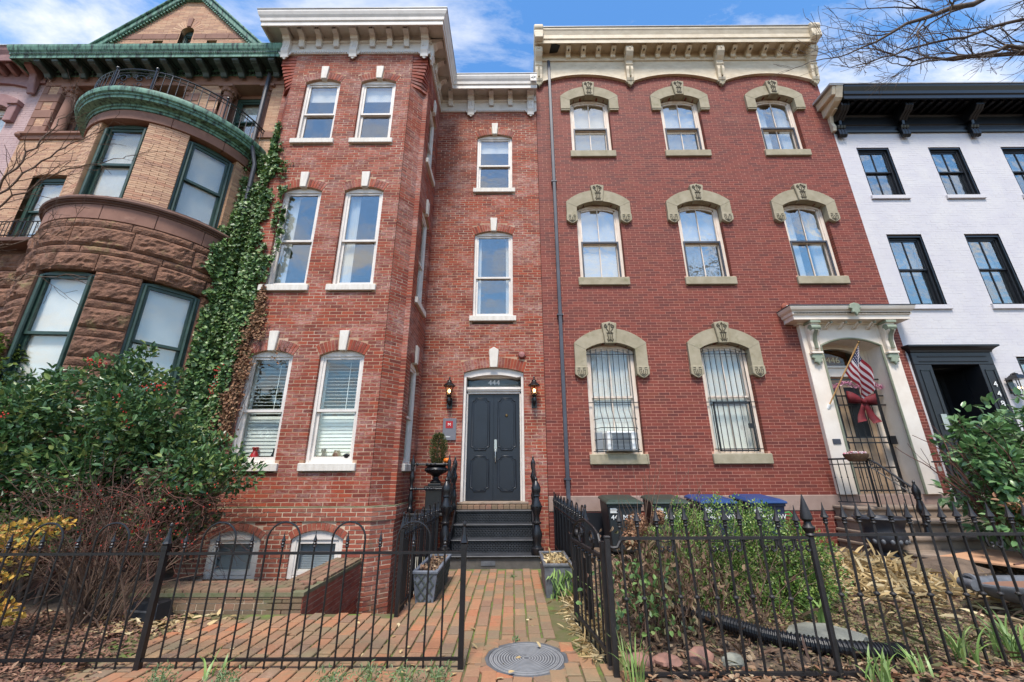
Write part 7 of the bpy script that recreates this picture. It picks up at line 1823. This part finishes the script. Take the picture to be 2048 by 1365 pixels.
# --- ivy in the corner between the mansion and the bay
iv = thing('ivy', 'green ivy climbing the corner between mansion and red brick bay', 'ivy', (-5.4, 7.0, 0))
def ivy_edge(z):     # right-hand edge of the ivy on the bay front
    k = [(1.5, -4.95), (2.3, -5.05), (2.9, -5.02), (3.6, -4.98), (4.2, -4.86), (4.8, -4.92), (5.04, -4.80), (5.58, -4.66), (6.5, -4.66), (7.2, -4.85), (7.77, -4.95), (8.3, -5.15), (8.66, -5.26), (9.2, -5.45)]
    return np.interp(z, [q[0] for q in k], [q[1] for q in k])
PS_, DS_ = [], []
def keepn(P, thr, sc=1.7):
    return np.array([mnoise.noise(Vector((p[0]*sc, p[1]*sc, p[2]*sc*.6)))+.35*mnoise.noise(Vector((p[0]*5, p[1]*5, p[2]*4))) > thr for p in P], bool)
def ragged(z, s, amp=.16): return np.array([amp*(mnoise.noise(Vector((q*1.1, s, 0)))+.6*mnoise.noise(Vector((q*3.3, s+5, 0)))+.35*mnoise.noise(Vector((q*9, s, 2)))) for q in z])
def add_ivy(P, nrm, thr, sc=1.7):
    P = P[keepn(P, thr, sc)]; PS_.append(P); DS_.append(np.tile(nrm, (len(P), 1)))
n = 15000; z = rng.uniform(1.2, 9.0, n); x = rng.uniform(-5.13, -4.4, n); ok = x < ivy_edge(z)+ragged(z, 1.0, .22)
P = np.stack([x, np.full(n, YB-.03)-rng.random(n)**2*.06, z], 1)[ok]
win = (P[:, 0] > -4.76) & ((((P[:, 2] > 4.9) & (P[:, 2] < 7.15)) | ((P[:, 2] > 1.62) & (P[:, 2] < 3.6))))
add_ivy(P[~win], (0., -1, 0), -.14, 2.2)
n = 8000; t = rng.random(n); z = rng.uniform(.8, 8.9, n); add_ivy(np.stack([-5.11-.27*t, YB+.27*t-.03-rng.random(n)**2*.07, z], 1), (-.6, -.8, 0), -.30, 2.2)
n = 18000; z = rng.uniform(.8, 8.35, n); x = rng.uniform(-6.2, -5.42, n); low = np.clip((7.6-z)/1.2, 0, 1)
add_ivy(np.stack([x, YM-.06-rng.random(n)**2*.10-.12*np.maximum(0, x+5.75)-.16*low*np.exp(-((x+5.68)/.15)**2), z], 1), (0., -1, 0), -.34, 2.2)
n = 24000; th = rng.uniform(50, 94, n); z = rng.uniform(.8, 8.1, n)
lo = np.interp(z, [.8, 2.0, 2.7, 4.0, 5.0, 5.6, 6.2, 6.8, 7.4, 8.1], [58, 60, 69, 69, 66, 66, 72, 76, 83, 88])+ragged(z, 9.0, 9)
lo = np.where((z > 2.7) & (z < 4.7), np.maximum(lo, 69), lo); ok = th > lo; th, z = th[ok], z[ok]; rr_ = np.where(z > 6.0, 1.66, 1.80)+rng.random(len(th))**2*.07
add_ivy(np.stack([BCX+rr_*np.sin(np.radians(th)), BCY-rr_*np.cos(np.radians(th)), z], 1), (.8, -.5, 0), -.28, 2.2)
tend = []
for k in range(60):     # trailing tendrils beyond the edge
    z0_ = random.uniform(2.2, 8.4); x0_ = float(ivy_edge(z0_)); dx_, dz_ = random.uniform(.05, .30), random.uniform(-.25, .35)
    if 4.9 < z0_ < 7.15 or 1.6 < z0_ < 3.6: dx_ *= .2
    for j in range(14): s_t = random.random(); tend.append((x0_+dx_*s_t, YB-.03-random.random()*.04, z0_+dz_*s_t+random.gauss(0, .012)))
PS_.append(np.array(tend)); DS_.append(np.tile((0., -1, 0), (len(tend), 1)))
P = np.concatenate(PS_); Dn = np.concatenate(DS_); sz = rng.gamma(6, .0088, len(P)).clip(.024, .10)
leaves('foliage', P, rdir(len(P))*.8+np.array([0, 0, -.5])+Dn*.25, Dn+rdir(len(P))*.45+np.array([0, 0, .35]), sz, sz*rng.uniform(.75, 1.0, len(P)), M['leaf_ivy'], iv, .8)
m = MB()
for k in range(26):
    x = random.uniform(-5.6, -4.95); z = 0.2; pts = []
    for j in range(14): pts.append((x, (YB-.02 if x > -5.11 else YB+(-5.11-x)*.8-.02), z)); x = max(-5.45, min(-4.7, x+random.gauss(.01, .06))); z += random.uniform(.3, .55)
    m.tube(pts, [.012*(1-.05*j) for j in range(14)], 4)
m.build('stem', M['bark'], iv)
iv2 = thing('dry_ivy', 'dry russet ivy around the left ground floor bay window', 'ivy', (-4.9, 6.9, 1.6))
n = 3600; z = rng.uniform(1.2, 4.9, n); c = np.interp(z, [1.2, 2.4, 3.0, 3.45, 3.8, 4.3, 4.9], [-4.95, -4.92, -4.88, -4.75, -4.75, -4.72, -4.75]); wd = np.interp(z, [1.2, 2.5, 3.2, 3.6, 4.2, 4.9], [.14, .17, .22, .26, .13, .05]); x = c+rng.normal(0, 1, n)*wd*.6
x = np.where((z > 3.35) & (z < 3.68) & (rng.random(n) < .35), rng.uniform(-4.9, -4.05, n), x)
P = np.stack([x, YB-.04-rng.random(n)*.05, z], 1); P = P[(P[:, 0] > -5.13)]; P = P[~((P[:, 0] > -4.66) & (P[:, 2] > 1.7) & (P[:, 2] < 3.32))]; P = P[keepn(P, -.05, 3)]
leaves('foliage', P, rdir(len(P))+np.array([0, 0, -.5]), rdir(len(P))*.6+np.array([0, -1., .2]), rng.uniform(.035, .06, len(P)), rng.uniform(.03, .045, len(P)), M['leaf_russet'], iv2)
m = MB()
for k in range(30):
    x = random.uniform(-5.05, -4.75); z = random.uniform(.9, 2.4); pts = []
    for j in range(12): pts.append((x, YB-.02-random.random()*.02, z)); x = min(-4.2, x+random.gauss(.012, .04)); z += random.uniform(.1, .26)
    m.tube(pts, .004, 3)
m.build('stem', M['twig'], iv2)
# --- tangled barberry
bb_ = thing('barberry_shrub', 'tangled brown twiggy shrub with red berries behind the hoop fence', 'shrub', (-4.15, 4.75, 0))
m = MB(); tips = []
for k in range(58):
    a = random.uniform(0, 6.28); b = Vector((-4.35+random.gauss(0, .17), 4.8+random.gauss(0, .12), 0)); tilt = Vector((math.cos(a)*random.uniform(.1, .8), math.sin(a)*.4, 1.0))
    grow(m, b, tilt, random.uniform(.6, 1.25), random.uniform(.006, .013), 1, .5, 6, .12, -.03, (1, 3), .45, tips, .002, 4)
m.build('stem', M['twig'], bb_)
m = MB()
for k in range(330):
    x = random.uniform(-5.4, -3.85); grow(m, Vector((x, random.uniform(4.7, 5.9), random.uniform(.55, 1.35))), Vector((random.gauss(0, 1), random.gauss(0, .6), random.gauss(.1, .7))), random.uniform(.25, .6), .004, 1, .6, 4, .25, -.05, (1, 2), .5, None, .0018, 3)
m.build('twigs', M['twig_red'], bb_)
n = 4600; P = np.stack([rng.uniform(-5.8, -3.85, n), rng.uniform(4.75, 6.0, n), rng.normal(1.05, .23, n)], 1); P = P[P[:, 2] < 1.55-.35*np.maximum(0, P[:, 0]+4.3)]
leaves('foliage', P, rdir(len(P)), rdir(len(P), .5), rng.uniform(.025, .05, len(P)), .018, leafmat('barberry_leaf', [s_(86,60,50), s_(66,70,44), s_(104,64,52), s_(58,62,42), s_(120,72,58), s_(72,52,46)], .6), bb_)
bm2 = MB()
for k in range(160): bm2.sphere((random.uniform(-5.2, -3.5), random.uniform(4.6, 5.2), random.uniform(.7, 1.4)), .008, 5, 3)
bm2.build('berries', M['leaf_berry'], bb_, kind='stuff')
ys = thing('yellow_shrub', 'small shrub with bright yellow autumn leaves at the left edge', 'shrub', (-4.9, 4.25, 0))
m = MB(); tips = []
for k in range(26): grow(m, Vector((-4.95+random.gauss(0, .08), 4.25+random.gauss(0, .06), 0)), Vector((random.uniform(-.5, .75), random.uniform(-.3, .3), 1)), random.uniform(.5, 1.0), .007, 1, .6, 5, .14, -.02, (2, 3), .5, tips, .002, 4)
m.build('stem', M['twig'], ys)
n = 900; cc = np.array([(-4.95, 4.2, .9, .25, .15, .14), (-4.6, 4.2, .95, .22, .14, .10), (-4.85, 4.15, .35, .24, .15, .13), (-4.55, 4.15, .30, .15, .1, .1), (-4.75, 4.2, .65, .22, .13, .12), (-4.4, 4.2, 1.02, .16, .1, .06), (-4.9, 4.15, .1, .2, .12, .08)]); P, d = clumps([tuple(c) for c in cc], n, .2)
leaves('foliage', P, d+rdir(n), rdir(n, 1), rng.uniform(.035, .055, n), rng.uniform(.026, .04, n), M['leaf_yellow'], ys)
# --- camellia at right
cm_ = thing('camellia_bush', 'broad-leaved glossy camellia bush before the white house', 'bush', (7.3, 6.3, 0))
cs = []
for k in range(58):
    x = random.uniform(6.92, 9.3); top = 1.70+.45*min(1, max(0, x-6.9))+.2*random.random(); z = random.uniform(.55+.25*max(0, 7-x), top); s = random.uniform(.18, .30); cs.append((x, random.uniform(5.9, 6.9), z, s*1.2, s, s))
for k in range(16): x = random.uniform(7.05, 8.9); cs.append((x, random.uniform(6.0, 6.7), 1.85+.45*min(1, x-6.95)+random.uniform(0, .3), .10, .10, .2))
P, d = clumps(cs, 5200, .55)
leaves('foliage', P, d*.9+rdir(len(P))*.5+np.array([0, -.2, -.05]), d*.6+rdir(len(P))*.35+np.array([0, -.3, .8]), rng.uniform(.10, .16, len(P)), rng.uniform(.06, .085, len(P)), M['leaf_camellia'], cm_, .8, smooth=True)
m = MB()
for k in range(14): x = random.uniform(6.7, 8.5); grow(m, Vector((7.35+(x-7.4)*.25, 6.3, .1)), Vector(((x-7.4)*.5, random.uniform(-.3, .3), 1)), 1.0, .022, 2, .5, 5, .1, .05, (2, 3), .6, None, .004)
m.build('stem', M['twig_red'], cm_)
n = 140; P = np.stack([rng.normal(6.95, .16, n), rng.normal(5.75, .08, n), rng.normal(1.05, .05, n)], 1); leaves('dead_leaves', P, rdir(n), rdir(n, 1), .09, .04, M['leaf_russet'], cm_)
# --- boxwood
bw_ = thing('boxwood_shrub', 'rounded green boxwood shrub behind the spear-topped fence', 'bush', (2.75, 5.2, 0))
cs = []
for k in range(140):
    x = random.uniform(1.62, 3.45); y = random.uniform(4.75, 5.7); top = .95-.24*abs(x-2.5)**1.5; z = random.uniform(.05, max(.2, top)); s = random.uniform(.13, .22); cs.append((x, y, z, s, s, s))
for k in range(60): x = random.uniform(1.75, 3.3); cs.append((x, random.uniform(4.9, 5.6), .88-.25*abs(x-2.5)**1.5+random.uniform(.05, .24), .045, .045, .13))
P, d = clumps(cs, 30000, .6)
leaves('foliage', P, d+rdir(len(P))*.6+np.array([0, 0, .3]), d+rdir(len(P))*.6+np.array([0, 0, .4]), rng.uniform(.022, .036, len(P)), rng.uniform(.013, .02, len(P)), M['leaf_box'], bw_)
m = MB()
for k in range(18): x = random.uniform(1.9, 3.5); grow(m, Vector((2.7+(x-2.7)*.4, 5.25, 0)), Vector(((x-2.7)*.5, random.uniform(-.3, .3), .7)), .5, .014, 2, .5, 4, .12, .03, (2, 3), .6, None, .003, 4)
m.build('stem', M['bark'], bw_)
# --- withered hydrangea
hy = thing('withered_hydrangea', 'withered brown hydrangea stems and hanging leaves behind the fence corner', 'shrub', (1.35, 4.4, 0))
m = MB(); tips = []
for k in range(46): grow(m, Vector((1.38+random.gauss(0, .26), 4.35+random.gauss(0, .16), .02)), Vector((random.gauss(0, .22), random.gauss(0, .2), 1)), random.uniform(.45, 1.0), .006, 1, .5, 5, .12, -.02, (1, 2), .5, tips, .002, 4)
m.build('stem', M['twig'], hy)
n = 850; P = np.stack([rng.normal(1.35, .26, n), rng.normal(4.35, .20, n), .92*rng.uniform(.05, 1.0, n)**1.3], 1)
leaves('foliage', P, rdir(n)*.75+np.array([0, 0, -.8]), rdir(n), rng.uniform(.03, .10, n), rng.uniform(.012, .036, n), M['leaf_wilt'], hy, 2.4)
for c, r_ in (((1.20, 4.3, .98), .11), ((1.12, 4.25, .86), .08), ((1.42, 4.3, 1.05), .06)):
    n = 420; d = rdir(n); d /= np.linalg.norm(d, axis=1, keepdims=True); P = np.array(c)+d*r_*rng.uniform(.7, 1.05, (n, 1)); leaves('flower_head', P, rdir(n), d, .024, .020, M['leaf_russet'], hy)
n = 260; P = np.stack([rng.normal(1.95, .38, n), rng.normal(4.5, .10, n), rng.uniform(.05, .62, n)], 1)
leaves('hanging_leaves', P, rdir(n)*.7+np.array([0, 0, -.9]), rdir(n), rng.uniform(.03, .10, n), rng.uniform(.010, .032, n), M['leaf_wilt'], hy, 2.4)
m = MB()
for k in range(34): grow(m, Vector((random.uniform(1.4, 2.6), random.uniform(4.35, 4.6), .03)), Vector((random.gauss(0, .35), random.gauss(0, .2), 1)), random.uniform(.3, .75), .005, 1, .6, 5, .18, -.04, (1, 2), .5, None, .002, 4)
m.build('dead_stems', M['twig'], hy)
n = 200; P = np.stack([rng.normal(1.15, .2, n), rng.normal(4.1, .12, n), rng.uniform(.15, .7, n)], 1); leaves('green_leaves', P, rdir(n), rdir(n, 1), .06, .035, M['leaf_ivy'], hy)
# --- ground litter
def litter(name, label, cat, n, fx, mat, L, W, lift=.012, up=2.8):
    P = fx(n); z = np.array([max(gz(p[0], p[1]), -.012) for p in P])+lift+rng.random(len(P))*.03
    P = np.stack([P[:, 0], P[:, 1], z], 1)
    o = leaves(name, P, rdir(len(P))*np.array([1, 1, .25]), rdir(len(P), up), rng.uniform(*L, len(P)), rng.uniform(*W, len(P)), mat, None, .7)
    tag(o, label, cat); o['kind'] = 'stuff'; return o
def box2(a, b, c, d): return lambda n: np.stack([rng.uniform(a, b, n), rng.uniform(c, d, n)], 1)
litter('leaf_litter', 'brown fallen leaves covering the right garden bed', 'leaves', 9500, box2(.80, 7.2, 3.25, 7.6), M['leaf_brown'], (.03, .085), (.012, .042))
litter('leaf_litter', 'reddish fallen leaves along the foot of the spear fence', 'leaves', 900, box2(.72, 5.2, 3.1, 3.7), M['leaf_russet'], (.035, .09), (.015, .045))
litter('leaf_litter', 'straw coloured dead grass at the foot of the open gate', 'leaves', 1500, lambda n: np.stack([rng.normal(.74, .09, n), rng.uniform(3.9, 6.2, n)], 1), M['leaf_straw'], (.06, .18), (.003, .010), .02, 1.0)
litter('bark_mulch', 'dark bark mulch and leaves under the twiggy shrub', 'mulch', 9000, lambda n: (lambda q: q[(q[:, 0] < -3.22-.28*(q[:, 1]-4.2)+rng.normal(0, .07, len(q)))])(np.stack([rng.uniform(-6.5, -3.1, n), rng.uniform(3.3, 5.13, n)], 1)), M['mulch'], (.025, .075), (.010, .028))
litter('leaf_litter', 'pale fallen leaves scattered on the mulch by the low wall', 'leaves', 260, lambda n: np.stack([rng.normal(-3.75, .35, n), rng.normal(4.85, .2, n)], 1), M['leaf_straw'], (.06, .12), (.03, .06))
litter('leaf_litter', 'few dry leaves lying on the brick paving', 'leaves', 60, box2(-3.2, .6, 3.2, 5.0), M['leaf_straw'], (.04, .08), (.02, .04), .03)
litter('ground_cover', 'low yellow-green ground cover in the middle of the right bed', 'ground cover', 5200, lambda n: np.stack([rng.normal(3.5, .75, n), rng.normal(4.5, .45, n)], 1), leafmat('ground_cover_leaf', [s_(112,112,72), s_(134,136,86), s_(92,96,62), s_(150,132,98), s_(120,98,80)], .7, .3), (.02, .05), (.008, .022), .02, .6)
litter('leaf_litter', 'thin dead twigs strewn over the right bed', 'twigs', 900, box2(.9, 5.6, 3.6, 6.0), M['leaf_wilt'], (.08, .30), (.003, .006), .03, .6)
dl = thing('dry_leaf_pile', 'heap of straw coloured dead leaves beside the stone steps', 'leaf pile', (4.9, 6.2, .1))
n = 2600; P = np.stack([rng.normal(4.75, .55, n), rng.normal(6.1, .5, n), np.zeros(n)], 1); P[:, 2] = .10+.22*np.exp(-((P[:, 0]-4.9)**2+(P[:, 1]-6.3)**2)/.35)*rng.random(n)+rng.random(n)*.05
leaves('foliage', P, rdir(n)*np.array([1, .7, .35]), rdir(n, 1.2), rng.uniform(.08, .30, n), rng.uniform(.008, .024, n), M['leaf_straw'], dl, .9)
# --- strap-leaved clumps
def clump(name, label, x, y, n, L, w, mat='leaf_grass', lean=.6, z=None):
    t = thing(name, label, 'plant', (x, y, 0)); m = MB(); zb = gz(x, y) if z is None else z
    for k in range(n):
        a = random.uniform(0, 6.28); bx0 = Vector((x+random.gauss(0, .04), y+random.gauss(0, .04), zb)); l = L*random.uniform(.55, 1.1); ln = lean*random.uniform(.2, 1.2); d = Vector((math.cos(a), math.sin(a), 0)); side = Vector((-d.y, d.x, 0))
        ww = w*random.uniform(.7, 1.1); pts = []
        for j in range(7):
            s = j/6; p = bx0+d*(ln*l*s*s)+Vector((0, 0, l*(s-.45*ln*s*s*s))); pts.append((p, ww*(1-s**3)*(.6+.8*s if s < .5 else 1)))
        b = len(m.v)
        for p, q in pts: m.v += [tuple(p-side*q), tuple(p+Vector((0, 0, -.25*q))), tuple(p+side*q)]
        for j in range(6):
            for e in (0, 1): m.f.append((b+j*3+e, b+j*3+e+1, b+j*3+e+4, b+j*3+e+3))
    m.build('leaf_blades', M[mat], t, smooth='all'); return t
random.seed(5)
clump('bulb_plant', 'strap-leaved green plant just right of the tall fence post', 2.62, 3.50, 22, .26, .011)
clump('bulb_plant', 'strap-leaved green plant by the end of the corrugated pipe', 2.95, 3.58, 16, .24, .010)
clump('bulb_plant', 'arching strap-leaved green plant right of the corrugated pipe', 3.42, 3.66, 24, .34, .012)
clump('bulb_plant', 'arching strap-leaved green plant near the boat-shaped planter', 4.0, 3.85, 32, .42, .013, lean=.9)
clump('bulb_plant', 'broad pale green plant in the middle of the right bed', 2.98, 4.55, 9, .34, .026)
clump('bulb_plant', 'strap-leaved green plant at the right edge of the bed', 4.45, 3.8, 20, .38, .012)
clump('grass_tuft', 'long yellow-green grass leaning at the fence corner post', .86, 3.50, 20, .42, .008, lean=.5)
clump('grass_tuft', 'green grass clump behind the fence corner post', .98, 4.7, 16, .45, .009)
clump('bulb_plant', 'bright green strappy seedling before the hoop fence', -2.27, 3.62, 9, .26, .011, z=.01)
for i, (x, y) in enumerate(((-2.55, 3.5), (-2.05, 3.45), (-1.05, 3.5), (-.78, 3.48), (-.55, 3.52), (-1.3, 3.46), (.02, 4.31), (-.02, 6.7))):
    t = thing('weed', ['feathery green weed left of the bright seedling', 'feathery green weed right of the bright seedling', 'second green weed to the left of the gate post', 'green weed between its two neighbours left of the gate post', 'green weed right beside the gate post', 'leftmost green weed of the row before the gate post', 'tiny green weed at the edge of the manhole', 'tiny green weed in the path near the stoop'][i], 'weed', (x, y, 0), group='weeds in the paving')
    n = 130 if i < 6 else 40; h = .13 if i < 6 else .04; P = np.stack([rng.normal(x, h*.45, n), rng.normal(y, h*.45, n), rng.uniform(.01, h, n)], 1); leaves('foliage', P, rdir(n, .6), rdir(n, .8), .035, .009, leafmat('weed_leaf', [s_(104,126,84), s_(126,146,102), s_(88,112,70)], .6), t)
    m = MB()
    for k in range(5): m.tube([(x, y, 0), (x+random.gauss(0, h*.3), y+random.gauss(0, h*.3), h*.9)], .003, 3)
    m.build('stem', M['leaf_grass'], t)
# --- rocks and edging
def rockobj(name, label, x, y, s, mat, cat='stone', z=None, seed=0):
    t = MB(); t.sphere((0, 0, 0), 1, 12, 8)
    for i, p in enumerate(t.v):
        v = Vector(p); f = 1+.45*mnoise.noise(v*1.5+Vector((seed*3.1, 2, 0)))+.16*mnoise.noise(v*3.7+Vector((seed, 0, 0))); f = min(f, 1.02+.06*mnoise.noise(v*6)); t.v[i] = (x+p[0]*s[0]*f, y+p[1]*s[1]*f, (gz(x, y) if z is None else z)+s[2]*.5+p[2]*s[2]*f)
    o = t.build(name, mat, None, smooth=True); tag(o, label, cat); return o
TC = pm('terracotta_stone', s_(154,112,96), s_(128,96,86), 9, .85, .5, .008, 30, c3=s_(112,96,88), t3=(.6,.72)); GR = pm('grey_fieldstone', s_(136,136,124), s_(112,112,102), 6, .85, .5, .008, 30)
rockobj('edging_stone', 'terracotta red edging stone nearest the fence corner', .98, 3.80, (.13, .09, .06), TC, seed=1)
rockobj('edging_stone', 'two-toned red edging stone behind the grass tuft', 1.20, 3.78, (.12, .09, .055), TC, seed=2)
rockobj('edging_stone', 'pointed terracotta edging stone under the hydrangea', 1.47, 3.80, (.11, .08, .085), TC, seed=3)
rockobj('edging_stone', 'small grey-brown stone beside the pointed terracotta stone', 1.72, 3.80, (.09, .06, .06), GR, seed=4)
rockobj('flagstone', 'flat grey-green flagstone behind the tall fence post', 2.72, 4.15, (.34, .26, .05), GR, 'flagstone', .09, 5)
rockobj('soil_mound', 'mound of bare earth before the cardboard sheet', 5.75, 6.05, (.55, .35, .22), M['soil'], 'mound', .05, 6)
